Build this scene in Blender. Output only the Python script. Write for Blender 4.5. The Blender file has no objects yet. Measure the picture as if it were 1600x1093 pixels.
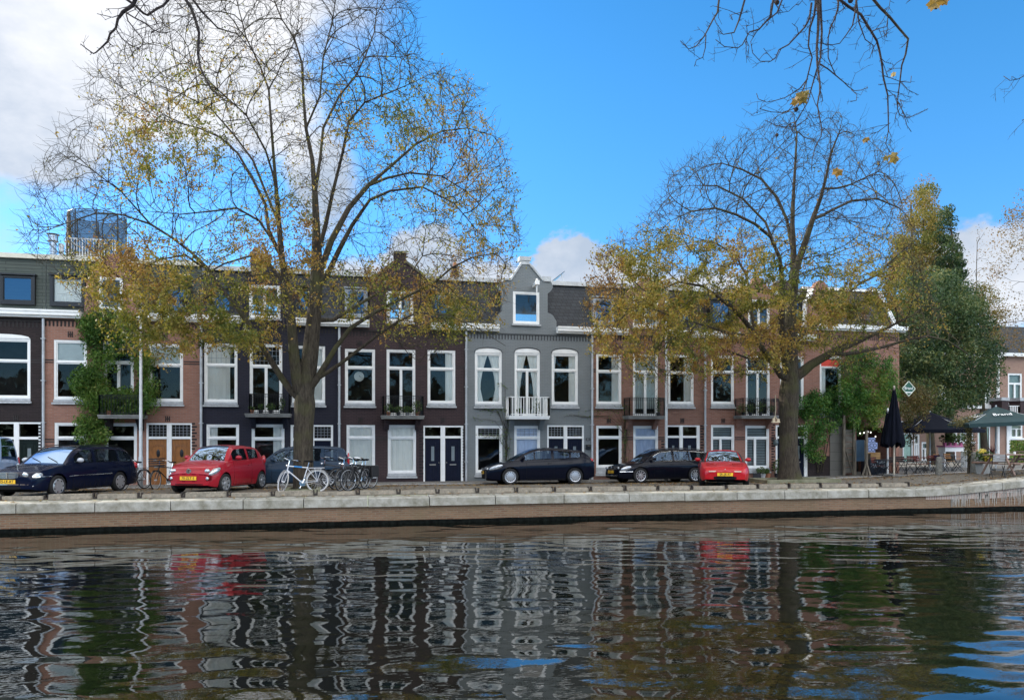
import bpy, bmesh, math, random
import numpy as np
from mathutils import Vector, Matrix, kdtree, noise
from mathutils.geometry import tessellate_polygon
random.seed(7); np.random.seed(7)
SC = bpy.context.scene
COL = SC.collection
# ------------------------------------------------------------------ camera
H = 2.6; YH = 685.0; FPX = 1155.0; YAW = math.radians(11.9)
SY, CY = math.sin(YAW), math.cos(YAW)
cam_d = bpy.data.cameras.new('camera'); cam = bpy.data.objects.new('camera', cam_d); COL.objects.link(cam)
cam_d.sensor_width = 36.0; cam_d.sensor_fit = 'HORIZONTAL'; cam_d.lens = 36.0*FPX/1600.0
cam_d.shift_y = (YH-546.5)/1600.0
cam_d.clip_start = 0.05; cam_d.clip_end = 3000
cam.location = (0, 0, H); cam.rotation_euler = (math.radians(90), 0, -YAW)
SC.camera = cam
SC.view_settings.view_transform = 'Standard'; SC.view_settings.look = 'None'
SC.view_settings.exposure = 1.05; SC.view_settings.gamma = 1.0
# ------------------------------------------------------------------ sun and sky
SUN_EL = math.radians(29); SUN_AZ = math.radians(-52)      # azimuth measured from +Y towards +X: beyond the houses, left
sun_dir = Vector((math.sin(SUN_AZ)*math.cos(SUN_EL), math.cos(SUN_AZ)*math.cos(SUN_EL), math.sin(SUN_EL)))
sd = bpy.data.lights.new('sun', 'SUN'); sun = bpy.data.objects.new('sun', sd); COL.objects.link(sun)
sd.energy = 3.2; sd.angle = math.radians(0.5); sd.color = (1.0, 0.93, 0.82)
sun.rotation_euler = sun_dir.to_track_quat('Z', 'Y').to_euler(); sun.location = (-30, 60, 40)

def pxdir(px, py):
    t = (px-800)/FPX; u = (YH-py)/FPX
    return Vector((SY+CY*t, CY-SY*t, u))
W = bpy.data.worlds.new('World'); SC.world = W; W.use_nodes = True
def world_sky():
    nt = W.node_tree; N = nt.nodes; L = nt.links; N.clear()
    out = N.new('ShaderNodeOutputWorld'); bg = N.new('ShaderNodeBackground'); L.new(bg.outputs[0], out.inputs[0])
    bg.inputs[1].default_value = 0.15
    sky = N.new('ShaderNodeTexSky'); sky.sky_type = 'NISHITA'; sky.sun_disc = False
    sky.sun_elevation = SUN_EL; sky.sun_rotation = SUN_AZ
    sky.air_density = 1.0; sky.dust_density = 0.1; sky.ozone_density = 3.0
    hs = N.new('ShaderNodeHueSaturation'); hs.inputs['Saturation'].default_value = 1.30; hs.inputs['Value'].default_value = 1.08
    L.new(sky.outputs[0], hs.inputs['Color'])
    tint = N.new('ShaderNodeMix'); tint.data_type = 'RGBA'; tint.blend_type = 'MULTIPLY'; tint.inputs[0].default_value = 1; tint.inputs[7].default_value = (.68, .79, .80, 1)
    L.new(hs.outputs[0], tint.inputs[6])
    tc = N.new('ShaderNodeTexCoord')
    nrm = N.new('ShaderNodeVectorMath'); nrm.operation = 'NORMALIZE'; L.new(tc.outputs['Generated'], nrm.inputs[0])
    def noise_n(scale, detail, rough, off=(0, 0, 0)):
        mp = N.new('ShaderNodeMapping'); mp.inputs['Location'].default_value = off
        mp.inputs['Scale'].default_value = (1, 1, 1.7)
        L.new(nrm.outputs[0], mp.inputs[0])
        n = N.new('ShaderNodeTexNoise'); n.inputs['Scale'].default_value = scale; n.inputs['Detail'].default_value = detail
        n.inputs['Roughness'].default_value = rough; L.new(mp.outputs[0], n.inputs['Vector']); return n.outputs['Fac']
    def M(op, a, b=None, c=None, clamp=False):
        m = N.new('ShaderNodeMath'); m.operation = op; m.use_clamp = clamp
        for i, v in enumerate((a, b, c)):
            if v is None: continue
            if isinstance(v, (int, float)): m.inputs[i].default_value = v
            else: L.new(v, m.inputs[i])
        return m.outputs[0]
    n1 = noise_n(5.0, 9, 0.62); n2 = noise_n(2.2, 5, 0.55, (3, 1, 2)); n3 = noise_n(11, 6, 0.6, (1, 5, 2))
    def ramp(v, a, b):
        r = N.new('ShaderNodeMapRange'); r.interpolation_type = 'SMOOTHSTEP'
        r.inputs['From Min'].default_value = a; r.inputs['From Max'].default_value = b; L.new(v, r.inputs['Value']); return r.outputs[0]
    def blob(px, py, rx, ry, amp, soft, nn=None):
        c = pxdir(px, py).normalized()
        s = N.new('ShaderNodeVectorMath'); s.operation = 'SUBTRACT'; L.new(nrm.outputs[0], s.inputs[0]); s.inputs[1].default_value = c
        m = N.new('ShaderNodeVectorMath'); m.operation = 'MULTIPLY'; L.new(s.outputs[0], m.inputs[0])
        m.inputs[1].default_value = (FPX/rx, FPX/rx, FPX/ry)
        l = N.new('ShaderNodeVectorMath'); l.operation = 'LENGTH'; L.new(m.outputs[0], l.inputs[0])
        d = M('ADD', l.outputs['Value'], M('MULTIPLY', M('SUBTRACT', nn or n1, 0.5), -amp))
        return ramp(d, 1.0+soft, 1.0-soft)
    nf = M('ADD', M('MULTIPLY', n1, .45), M('MULTIPLY', noise_n(24, 8, .62, (7, 2, 4)), .55))
    blobs = [(0, 80, 165, 140, 1.5, .26), (250, 70, 160, 140, 1.5, .26), (385, 130, 80, 100, 2.0, .3), (120, -140, 300, 150, 1.5, .28), (500, 290, 50, 70, 2.0, .35), (60, 225, 110, 50, 1.6, .35),
             (662, 412, 62, 52, 2.4, .16, nf), (560, 440, 80, 30, 2.2, .3, nf), (750, 440, 80, 34, 2.4, .25, nf), (893, 420, 56, 48, 2.4, .16, nf), (965, 432, 62, 34, 2.4, .22, nf),
             (1060, 455, 120, 30, 1.3, .4), (1520, 405, 50, 42, 2.4, .22, nf), (1620, 430, 100, 60, 2.2, .25, nf), (60, 520, 160, 30, 1.3, .4),
             (-900, 100, 400, 260, 1.8, .4)]
    sp0 = N.new('ShaderNodeSeparateXYZ'); L.new(nrm.outputs[0], sp0.inputs[0])
    tg = N.new('ShaderNodeMix'); tg.data_type = 'RGBA'; L.new(ramp(sp0.outputs['Z'], .06, .46), tg.inputs[0])
    tg.inputs[6].default_value = (.45, .60, .76, 1); tg.inputs[7].default_value = (.70, .81, .80, 1); L.new(tg.outputs[2], tint.inputs[7])
    cov = None
    for b in blobs:
        o = blob(*b); cov = o if cov is None else M('MAXIMUM', cov, o)
    # broken cloud added unseen behind the viewer and overhead, as fill light
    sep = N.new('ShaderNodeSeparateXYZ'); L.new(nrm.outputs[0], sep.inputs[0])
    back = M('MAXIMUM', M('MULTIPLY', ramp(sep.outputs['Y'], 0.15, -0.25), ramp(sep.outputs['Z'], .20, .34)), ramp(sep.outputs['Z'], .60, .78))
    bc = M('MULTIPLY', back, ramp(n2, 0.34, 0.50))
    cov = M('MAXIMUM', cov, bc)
    cr = N.new('ShaderNodeMix'); cr.data_type = 'RGBA'
    # bright towards the sun, blue-grey away from it
    g = blob(235, 65, 230, 175, 1.3, .6)
    low = ramp(sep.outputs['Z'], 0.30, 0.16)
    br = M('ADD', M('MULTIPLY', g, 0.75), M('MULTIPLY', low, 0.50))
    br = M('SUBTRACT', br, .10)
    br = M('ADD', br, M('MULTIPLY', M('SUBTRACT', n3, 0.5), 0.9), clamp=True)
    L.new(br, cr.inputs[0])
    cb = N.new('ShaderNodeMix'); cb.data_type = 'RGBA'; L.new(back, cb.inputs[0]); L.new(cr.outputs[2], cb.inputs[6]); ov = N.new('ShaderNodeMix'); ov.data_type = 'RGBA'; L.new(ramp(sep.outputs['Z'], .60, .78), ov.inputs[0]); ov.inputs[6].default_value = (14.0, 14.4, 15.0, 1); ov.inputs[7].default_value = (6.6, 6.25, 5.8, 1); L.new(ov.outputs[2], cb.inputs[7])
    cr.inputs[6].default_value = (1.7, 1.98, 2.4, 1); cr.inputs[7].default_value = (4.1, 4.0, 3.95, 1)
    mx = N.new('ShaderNodeMix'); mx.data_type = 'RGBA'
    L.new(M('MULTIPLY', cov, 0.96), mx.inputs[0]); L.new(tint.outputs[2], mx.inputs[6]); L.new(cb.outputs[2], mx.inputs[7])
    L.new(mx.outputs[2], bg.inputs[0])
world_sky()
# ------------------------------------------------------------------ layout helpers (world: X along the quay, Y away, Z up, water at 0)
YQ = 22.0; YF = 31.4
def fx(px, Y=YF):                     # X of picture column px in the plane at Y
    d = pxdir(px, 0); return Y*d.x/d.y
def fz(px, py, Y=YF):
    d = pxdir(px, py); return H+Y/d.y*d.z
def P(px, py, Y):
    d = pxdir(px, py); k = Y/d.y; return Vector((d.x*k, Y, H+d.z*k))
def mpp(px, Y):                       # metres per picture pixel there
    return (Y/pxdir(px, 0).y)/FPX
def lerp_tab(x, tab):
    if x <= tab[0][0]: return tab[0][1]
    for (a, b), (c, d) in zip(tab, tab[1:]):
        if x <= c: return b+(d-b)*(x-a)/(c-a)
    return tab[-1][1]
GT = [(22.0, .88), (23.0, .905), (24.0, .92), (26, .92), (29.3, .75), (34, .745), (60, .745)]
def gz(X, Y):
    r = max(0.0, X-19.3)
    r = r*r/(r+1.2) if r > 0 else 0
    k = lerp_tab(Y, [(22, .088), (26, .05), (31, .024), (60, .012)])
    return lerp_tab(Y, GT)+min(r*k, 1.3)
# ------------------------------------------------------------------ materials
MATS = {}
def nodes_mat(name):
    m = bpy.data.materials.new(name); m.use_nodes = True; nt = m.node_tree
    return m, nt, nt.nodes, nt.links, nt.nodes['Principled BSDF']
def coords(N, L, mode='wall', scale=1.0):
    tc = N.new('ShaderNodeTexCoord')
    if mode == 'obj': return tc.outputs['Object']
    s = N.new('ShaderNodeSeparateXYZ'); L.new(tc.outputs['Object'], s.inputs[0])
    a = N.new('ShaderNodeMath'); a.operation = 'ADD'; L.new(s.outputs[0], a.inputs[0]); L.new(s.outputs[1], a.inputs[1])
    c = N.new('ShaderNodeCombineXYZ'); L.new(a.outputs[0], c.inputs[0]); L.new(s.outputs[2], c.inputs[1]); return c.outputs[0]
def mat(name, col, rough=.6, metal=0, spec=.5, var=.12, vscale=3.0, bump=0.0, bscale=30, coat=0, stretch=(1, 1, 1), grime=None):
    if name in MATS: return MATS[name]
    m, nt, N, L, B = nodes_mat(name)
    B.inputs['Roughness'].default_value = rough; B.inputs['Metallic'].default_value = metal
    B.inputs['Specular IOR Level'].default_value = spec
    if coat: B.inputs['Coat Weight'].default_value = coat; B.inputs['Coat Roughness'].default_value = .03
    c = (*col, 1)
    if var:
        tc = N.new('ShaderNodeTexCoord'); mp = N.new('ShaderNodeMapping'); mp.inputs['Scale'].default_value = stretch
        L.new(tc.outputs['Object'], mp.inputs[0])
        n = N.new('ShaderNodeTexNoise'); n.inputs['Scale'].default_value = vscale; n.inputs['Detail'].default_value = 6
        n.inputs['Roughness'].default_value = .65; L.new(mp.outputs[0], n.inputs['Vector'])
        r = N.new('ShaderNodeValToRGB'); r.color_ramp.elements[0].position = .3; r.color_ramp.elements[1].position = .7
        g = grime or tuple(x*(1-var*2) for x in col)
        r.color_ramp.elements[0].color = (*g, 1); r.color_ramp.elements[1].color = tuple(min(1, x*(1+var)) for x in col)+(1,)
        L.new(n.outputs['Fac'], r.inputs[0]); L.new(r.outputs[0], B.inputs['Base Color'])
    else: B.inputs['Base Color'].default_value = c
    if bump:
        tc = N.new('ShaderNodeTexCoord'); n = N.new('ShaderNodeTexNoise'); n.inputs['Scale'].default_value = bscale; n.inputs['Detail'].default_value = 4
        L.new(tc.outputs['Object'], n.inputs['Vector']); b = N.new('ShaderNodeBump'); b.inputs['Strength'].default_value = bump; b.inputs['Distance'].default_value = .02
        L.new(n.outputs['Fac'], b.inputs['Height']); L.new(b.outputs[0], B.inputs['Normal'])
    MATS[name] = m; return m
def brick(name, c1, c2, mortar, bw=.22, bh=.065, ms=.010, rough=.85, dirt=.25, bump=.3, mode='wall', dirtcol=None, off=.5, msm=.1):
    if name in MATS: return MATS[name]
    m, nt, N, L, B = nodes_mat(name); B.inputs['Roughness'].default_value = rough; B.inputs['Specular IOR Level'].default_value = .3
    v = coords(N, L, mode)
    b = N.new('ShaderNodeTexBrick'); L.new(v, b.inputs['Vector']); b.inputs['Scale'].default_value = 1; b.offset = off
    b.inputs['Brick Width'].default_value = bw; b.inputs['Row Height'].default_value = bh; b.inputs['Mortar Size'].default_value = ms
    b.inputs['Mortar Smooth'].default_value = msm; b.inputs['Bias'].default_value = -.1
    b.inputs['Color1'].default_value = (*c1, 1); b.inputs['Color2'].default_value = (*c2, 1); b.inputs['Mortar'].default_value = (*mortar, 1)
    n = N.new('ShaderNodeTexNoise'); n.inputs['Scale'].default_value = .9; n.inputs['Detail'].default_value = 8; n.inputs['Roughness'].default_value = .7
    tc = N.new('ShaderNodeTexCoord'); L.new(tc.outputs['Object'], n.inputs['Vector'])
    r = N.new('ShaderNodeMapRange'); r.inputs['From Min'].default_value = .35; r.inputs['From Max'].default_value = .7; r.inputs['To Max'].default_value = dirt
    L.new(n.outputs['Fac'], r.inputs['Value'])
    # rain streaks and repointed patches that belong to the wall
    mp = N.new('ShaderNodeMapping'); mp.inputs['Scale'].default_value = (5, 5, .35); L.new(tc.outputs['Object'], mp.inputs[0])
    ns = N.new('ShaderNodeTexNoise'); ns.inputs['Scale'].default_value = 1.0; ns.inputs['Detail'].default_value = 5; L.new(mp.outputs[0], ns.inputs['Vector'])
    rs = N.new('ShaderNodeMapRange'); rs.inputs['From Min'].default_value = .5; rs.inputs['From Max'].default_value = .75; rs.inputs['To Max'].default_value = dirt*.8; L.new(ns.outputs['Fac'], rs.inputs['Value'])
    mxa = N.new('ShaderNodeMath'); mxa.operation = 'MAXIMUM'; L.new(r.outputs[0], mxa.inputs[0]); L.new(rs.outputs[0], mxa.inputs[1])
    mx = N.new('ShaderNodeMix'); mx.data_type = 'RGBA'; L.new(mxa.outputs[0], mx.inputs[0]); L.new(b.outputs['Color'], mx.inputs[6])
    d = dirtcol or tuple(x*.45 for x in c1); mx.inputs[7].default_value = (*d, 1)
    L.new(mx.outputs[2], B.inputs['Base Color'])
    bp = N.new('ShaderNodeBump'); bp.inputs['Strength'].default_value = bump; bp.inputs['Distance'].default_value = .01; bp.invert = True
    L.new(b.outputs['Fac'], bp.inputs['Height']); L.new(bp.outputs[0], B.inputs['Normal'])
    MATS[name] = m; return m
def glass(name, refl=.10, tint=(.8, .85, .85), gcol=(1, 1, 1), boost=1.0, rough=.015, wavy=.08):
    if name in MATS: return MATS[name]
    m, nt, N, L, B = nodes_mat(name); N.remove(B)
    out = N['Material Output']
    t = N.new('ShaderNodeBsdfTransparent'); t.inputs[0].default_value = (*tint, 1)
    g = N.new('ShaderNodeBsdfGlossy'); g.inputs['Roughness'].default_value = rough; g.inputs['Color'].default_value = (*gcol, 1)
    fr = N.new('ShaderNodeFresnel'); fr.inputs[0].default_value = 1.5
    ma = N.new('ShaderNodeMath'); ma.operation = 'MULTIPLY_ADD'; ma.use_clamp = True
    L.new(fr.outputs[0], ma.inputs[0]); ma.inputs[1].default_value = boost; ma.inputs[2].default_value = refl-.04*boost
    if wavy:
        tc = N.new('ShaderNodeTexCoord'); n = N.new('ShaderNodeTexNoise'); n.inputs['Scale'].default_value = 1.6; n.inputs['Detail'].default_value = 2
        L.new(tc.outputs['Object'], n.inputs['Vector']); b = N.new('ShaderNodeBump'); b.inputs['Strength'].default_value = wavy; b.inputs['Distance'].default_value = .03
        L.new(n.outputs['Fac'], b.inputs['Height']); L.new(b.outputs[0], g.inputs['Normal'])
    mx = N.new('ShaderNodeMixShader'); L.new(ma.outputs[0], mx.inputs[0]); L.new(t.outputs[0], mx.inputs[1]); L.new(g.outputs[0], mx.inputs[2])
    L.new(mx.outputs[0], out.inputs[0]); MATS[name] = m; return m
def leafmat(name, cols, trans=.4, attr='tone'):
    """leaf colours by a random number stored on each leaf"""
    if name in MATS: return MATS[name]
    m, nt, N, L, B = nodes_mat(name); N.remove(B); out = N['Material Output']
    a = N.new('ShaderNodeAttribute'); a.attribute_name = attr
    r = N.new('ShaderNodeValToRGB'); els = r.color_ramp.elements
    while len(els) < len(cols): els.new(.5)
    for i, c in enumerate(cols): els[i].position = i/(len(cols)-1); els[i].color = (*c, 1)
    L.new(a.outputs['Fac'], r.inputs[0])
    d = N.new('ShaderNodeBsdfPrincipled'); d.inputs['Roughness'].default_value = .55; d.inputs['Specular IOR Level'].default_value = .35
    t = N.new('ShaderNodeBsdfTranslucent'); L.new(r.outputs[0], d.inputs['Base Color'])
    hs = N.new('ShaderNodeHueSaturation'); hs.inputs['Value'].default_value = 1.25; hs.inputs['Saturation'].default_value = 1.1
    L.new(r.outputs[0], hs.inputs['Color']); L.new(hs.outputs[0], t.inputs[0])
    mx = N.new('ShaderNodeMixShader'); mx.inputs[0].default_value = trans
    L.new(d.outputs[0], mx.inputs[1]); L.new(t.outputs[0], mx.inputs[2]); L.new(mx.outputs[0], out.inputs[0]); MATS[name] = m; return m
# ------------------------------------------------------------------ objects
ORG = {}
def props(o, label=None, cat=None, group=None, kind=None):
    if label: o['label'] = label
    if cat: o['category'] = cat
    if group: o['group'] = group
    if kind: o['kind'] = kind
    return o
def empty(name, loc, label, cat, group=None, kind=None):
    o = bpy.data.objects.new(name, None); COL.objects.link(o); o.location = loc; o.empty_display_size = .3
    ORG[o.name] = Vector(loc); return props(o, label, cat, group, kind)
class MB:
    def __init__(s): s.v = []; s.f = []
    def add(s, vs, fs):
        b = len(s.v); s.v += [tuple(v) for v in vs]; s.f += [tuple(i+b for i in f) for f in fs]; return s
    def box(s, x0, x1, y0, y1, z0, z1):
        return s.add([(x0, y0, z0), (x1, y0, z0), (x1, y1, z0), (x0, y1, z0), (x0, y0, z1), (x1, y0, z1), (x1, y1, z1), (x0, y1, z1)],
                     [(0, 3, 2, 1), (4, 5, 6, 7), (0, 1, 5, 4), (1, 2, 6, 5), (2, 3, 7, 6), (3, 0, 4, 7)])
    def quad(s, *p): return s.add(p, [tuple(range(len(p)))])
    def bar(s, a, b, w, h=None, up=(0, 0, 1)):
        a = Vector(a); b = Vector(b); d = (b-a).normalized(); h = h or w
        u = Vector(up)
        if abs(d.dot(u)) > .95: u = Vector((0, 1, 0))
        r = d.cross(u).normalized(); u = r.cross(d)
        vs = [p+r*(sx*w/2)+u*(sz*h/2) for p in (a, b) for sx, sz in ((-1, -1), (1, -1), (1, 1), (-1, 1))]
        return s.add(vs, [(0, 3, 2, 1), (4, 5, 6, 7), (0, 1, 5, 4), (1, 2, 6, 5), (2, 3, 7, 6), (3, 0, 4, 7)])
    def tube(s, pts, r, n=6, cap=True, closed=False):
        pts = [Vector(p) for p in pts]; m = len(pts)
        rs = r if isinstance(r, (list, tuple)) else [r]*m
        base = len(s.v); u = None
        for i, p in enumerate(pts):
            if closed: d = pts[(i+1) % m]-pts[i-1]
            else: d = pts[min(i+1, m-1)]-pts[max(i-1, 0)]
            if d.length < 1e-9: d = Vector((0, 0, 1))
            d.normalize()
            if u is None: u = d.cross(Vector((0.13, .31, 1))) if abs(d.z) < .9 else d.cross(Vector((1, .1, 0)))
            u = u-d*u.dot(d)
            if u.length < 1e-6: u = d.orthogonal()
            u.normalize(); w = d.cross(u)
            for k in range(n):
                a = 2*math.pi*k/n; s.v.append(tuple(p+(u*math.cos(a)+w*math.sin(a))*rs[i]))
        for i in range(m if closed else m-1):
            j = (i+1) % m
            for k in range(n):
                k2 = (k+1) % n; s.f.append((base+i*n+k, base+i*n+k2, base+j*n+k2, base+j*n+k))
        if cap and not closed:
            s.f.append(tuple(base+k for k in reversed(range(n)))); s.f.append(tuple(base+(m-1)*n+k for k in range(n)))
        return s
    def lathe(s, prof, c, axis='z', n=16, a0=0, a1=2*math.pi):
        base = len(s.v); c = Vector(c); full = abs(a1-a0-2*math.pi) < 1e-6; cols = n if full else n+1
        for r, h in prof:
            for k in range(cols):
                a = a0+(a1-a0)*k/n; x, y = r*math.cos(a), r*math.sin(a)
                v = {'z': (x, y, h), 'y': (x, h, y), 'x': (h, x, y)}[axis]; s.v.append(tuple(c+Vector(v)))
        for i in range(len(prof)-1):
            for k in range(n):
                k2 = (k+1) % cols if full else k+1
                s.f.append((base+i*cols+k, base+i*cols+k2, base+(i+1)*cols+k2, base+(i+1)*cols+k))
        return s
    def prism(s, outer, y0, y1, holes=()):
        """XZ outline with holes, thickness y0..y1"""
        loops = [list(outer)]+[list(h) for h in holes]
        tri = tessellate_polygon([[Vector((x, z, 0)) for x, z in l] for l in loops])
        flat = [p for l in loops for p in l]; n = len(flat)
        vs = [(x, y0, z) for x, z in flat]+[(x, y1, z) for x, z in flat]; fs = []
        for t in tri:
            fs.append(tuple(t)); fs.append(tuple(i+n for i in reversed(t)))
        o = 0
        for l in loops:
            m = len(l)
            for i in range(m):
                j = (i+1) % m; fs.append((o+i, o+j, o+n+j, o+n+i))
            o += m
        return s.add(vs, fs)
    def ell(s, c, r, nu=10, nv=6, rot=None):
        vs = []; fs = []; c = Vector(c)
        for i in range(nv+1):
            t = math.pi*i/nv
            for k in range(nu):
                a = 2*math.pi*k/nu; v = Vector((r[0]*math.sin(t)*math.cos(a), r[1]*math.sin(t)*math.sin(a), r[2]*math.cos(t)))
                if rot: v = rot @ v
                vs.append(c+v)
        for i in range(nv):
            for k in range(nu):
                k2 = (k+1) % nu; fs.append((i*nu+k, (i+1)*nu+k, (i+1)*nu+k2, i*nu+k2))
        return s.add(vs, fs)
    def build(s, name, m, parent=None, loc=None, smooth=False, label=None, cat=None, group=None, kind=None, angle=None, bevel=None, fix=False):
        me = bpy.data.meshes.new(name)
        o0 = ORG[parent.name] if parent is not None else Vector(loc if loc is not None else (0, 0, 0))
        me.from_pydata([(v[0]-o0.x, v[1]-o0.y, v[2]-o0.z) for v in s.v], [], s.f)
        me.update()
        if fix:
            bm = bmesh.new(); bm.from_mesh(me); bmesh.ops.remove_doubles(bm, verts=bm.verts, dist=1e-5)
            bmesh.ops.recalc_face_normals(bm, faces=bm.faces); bm.to_mesh(me); bm.free()
        if smooth:
            me.polygons.foreach_set('use_smooth', [True]*len(me.polygons))
            if angle: me.set_sharp_from_angle(angle=math.radians(angle))
        o = bpy.data.objects.new(name, me); COL.objects.link(o)
        if m is not None: me.materials.append(m)
        if parent is not None: o.parent = parent
        else: o.location = o0
        ORG[o.name] = o0.copy()
        if bevel:
            b = o.modifiers.new('bevel', 'BEVEL'); b.width = bevel; b.segments = 2; b.limit_method = 'ANGLE'
        return props(o, label, cat, group, kind)
def text_mesh(txt, size, extrude=.004):
    cu = bpy.data.curves.new('lettering', 'FONT'); cu.body = txt; cu.size = size; cu.extrude = extrude; cu.align_x = 'CENTER'; cu.align_y = 'CENTER'
    cu.resolution_u = 3
    ob = bpy.data.objects.new('tmp', cu); COL.objects.link(ob)
    dg = bpy.context.evaluated_depsgraph_get(); me = bpy.data.meshes.new_from_object(ob.evaluated_get(dg))
    vs = [v.co.copy() for v in me.vertices]; fs = [tuple(p.vertices) for p in me.polygons]
    bpy.data.objects.remove(ob); bpy.data.curves.remove(cu); bpy.data.meshes.remove(me)
    return vs, fs
def lettering(txt, size, M4, m, parent, name='lettering', squash=1.0):
    vs, fs = text_mesh(txt, size)
    mb = MB(); mb.add([M4 @ Vector((v.x*squash, v.y, v.z)) for v in vs], fs)
    return mb.build(name, m, parent)
def frame_M(o, right, up):
    r = Vector(right).normalized(); u = Vector(up).normalized(); n = r.cross(u)
    m = Matrix.Identity(4)
    for i in range(3): m[i][0] = r[i]; m[i][1] = u[i]; m[i][2] = n[i]; m[i][3] = o[i]
    return m
def copy_tree(o, parent=None):
    c = o.copy(); COL.objects.link(c); c.parent = parent
    for ch in list(o.children): copy_tree(ch, c)
    return c
# shared materials
WHITE = mat('white_paint', (.88, .88, .86), .45, var=.035, vscale=4)
CREAM = mat('cream_paint', (.66, .63, .53), .5, var=.08, vscale=4)
STONE = mat('sill_stone', (.46, .48, .50), .7, var=.15, vscale=9)
LEAD = mat('lead_grey', (.30, .33, .37), .5, var=.15)
BLACK = mat('black_paint', (.012, .012, .014), .35, var=.2)
PIPE = mat('zinc_pipe', (.52, .54, .56), .45, metal=.3, var=.15)
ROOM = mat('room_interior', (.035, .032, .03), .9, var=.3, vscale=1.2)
GL = glass('window_glass', .035, (.92, .95, .95))
GLD = glass('roof_window_glass', .21, (.25, .3, .34), gcol=(.7, .85, 1.0), boost=1.5, wavy=.05)
CURT = mat('curtain_cloth', (.93, .92, .87), .9, var=.03, vscale=2)
CURTB = mat('pale_blue_curtain', (.62, .70, .86), .9, var=.06, vscale=2)
BLIND = mat('roller_blind', (.62, .66, .64), .9, var=.06, vscale=2)
SLATE = brick('roof_slates', (.022, .027, .034), (.042, .048, .056), (.008, .009, .011), bw=.24, bh=.16, ms=.012, dirt=.5, dirtcol=(.03, .032, .035), bump=.6, rough=.6)
SLATEB = brick('brown_roof_tiles', (.045, .038, .034), (.078, .066, .058), (.016, .014, .012), bw=.24, bh=.16, ms=.012, dirt=.4, bump=.6, rough=.7)
BOARD = brick('green_grey_cladding', (.075, .09, .08), (.09, .105, .09), (.03, .04, .035), bw=2.5, bh=.13, ms=.012, dirt=.4, rough=.7)
# ================================================================== setting: ground, canal, quay
PAVE = brick('street_clinkers', (.145, .128, .105), (.195, .172, .14), (.085, .078, .066), bw=.20, bh=.10, ms=.012, dirt=.6, bump=.5, dirtcol=(.11, .105, .085), mode='obj')
WALKP = brick('sidewalk_tiles', (.17, .165, .155), (.21, .20, .185), (.11, .105, .10), bw=.30, bh=.30, ms=.012, dirt=.5, bump=.3, dirtcol=(.15, .15, .135), mode='obj')
def sheet(name, xs, ys, zf, m, kind='structure', dz=0):
    vs = [(x, y, zf(x, y)+dz) for y in ys for x in xs]; n = len(xs)
    fs = [(j*n+i, j*n+i+1, (j+1)*n+i+1, (j+1)*n+i) for j in range(len(ys)-1) for i in range(n-1)]
    return MB().add(vs, fs).build(name, m, kind=kind, smooth=True)
XS = [-700, -200, -80, -40]+[x*.8 for x in range(-37, 75)]+[80, 200, 700]
sheet('street', XS, [YQ+.62, 23, 23.5, 24, 25, 26, 27, 28, 29, 29.76], gz, PAVE)
sheet('sidewalk', XS, [29.9, 31, 32, 34, 36, 40, 50, 80, 200, 900], lambda x, y: gz(x, y)+.045, WALKP)
KERB = mat('kerb_stone', (.36, .355, .34), .8, var=.2, vscale=6, bump=.3)
mb = MB()
for a, b in zip(XS[3:-3], XS[4:-2]):
    z0, z1 = gz(a, 29.83)+.05, gz(b, 29.83)+.05
    mb.add([(a, 29.76, z0-.2), (b, 29.76, z1-.2), (b, 29.9, z1-.2), (a, 29.9, z0-.2), (a, 29.76, z0), (b, 29.76, z1), (b, 29.9, z1), (a, 29.9, z0)],
           [(0, 1, 5, 4), (4, 5, 6, 7), (2, 3, 7, 6)])
mb.build('kerb', KERB, kind='structure')
# near bank under and behind the viewer, shade put into its colour
sheet('near_bank', [-700, -100, -20, 0, 20, 100, 700], [-900, -200, -20, .6], lambda x, y: .85, mat('shaded_bank_ground', (.045, .045, .042), .9))
mb = MB(); mb.quad((-300, .6, .85), (300, .6, .85), (300, .6, -1.5), (-300, .6, -1.5)); mb.build('near_bank_wall', mat('old_wall', (.2, .15, .12)), kind='structure')
# trees and shrubs of the bank behind the viewer: they are what the street windows mirror
def near_belt():
    rng = np.random.RandomState(6); n = 26000; x = rng.uniform(-75, 75, n); c = np.sin(x*.37)+np.sin(x*.83+1)*.7+np.sin(x*1.9)*.3
    z = .8+(6.5+1.2*c)*rng.uniform(0, 1, n)**.8; y = -15+rng.normal(0, 1.6, n); s = rng.uniform(.25, .6, n)
    a = rng.normal(size=(n, 3)); a /= np.linalg.norm(a, axis=1)[:, None]; b = rng.normal(size=(n, 3)); b -= (a*b).sum(1)[:, None]*a; b /= np.linalg.norm(b, axis=1)[:, None]
    P_ = np.stack([x, y, z], 1); V = np.stack([P_-a*s[:, None], P_+b*s[:, None]*.6, P_+a*s[:, None], P_-b*s[:, None]*.6], 1).reshape(-1, 3)
    mb = MB(); mb.v = [tuple(v) for v in V]; mb.f = [(4*i, 4*i+1, 4*i+2, 4*i+3) for i in range(n)]
    mb.build('tree_belt', mat('belt_foliage', (.05, .06, .025), .8, var=.3), kind='stuff', label='dark belt of trees and shrubs on the bank behind the viewer', cat='trees')
near_belt()
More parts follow.
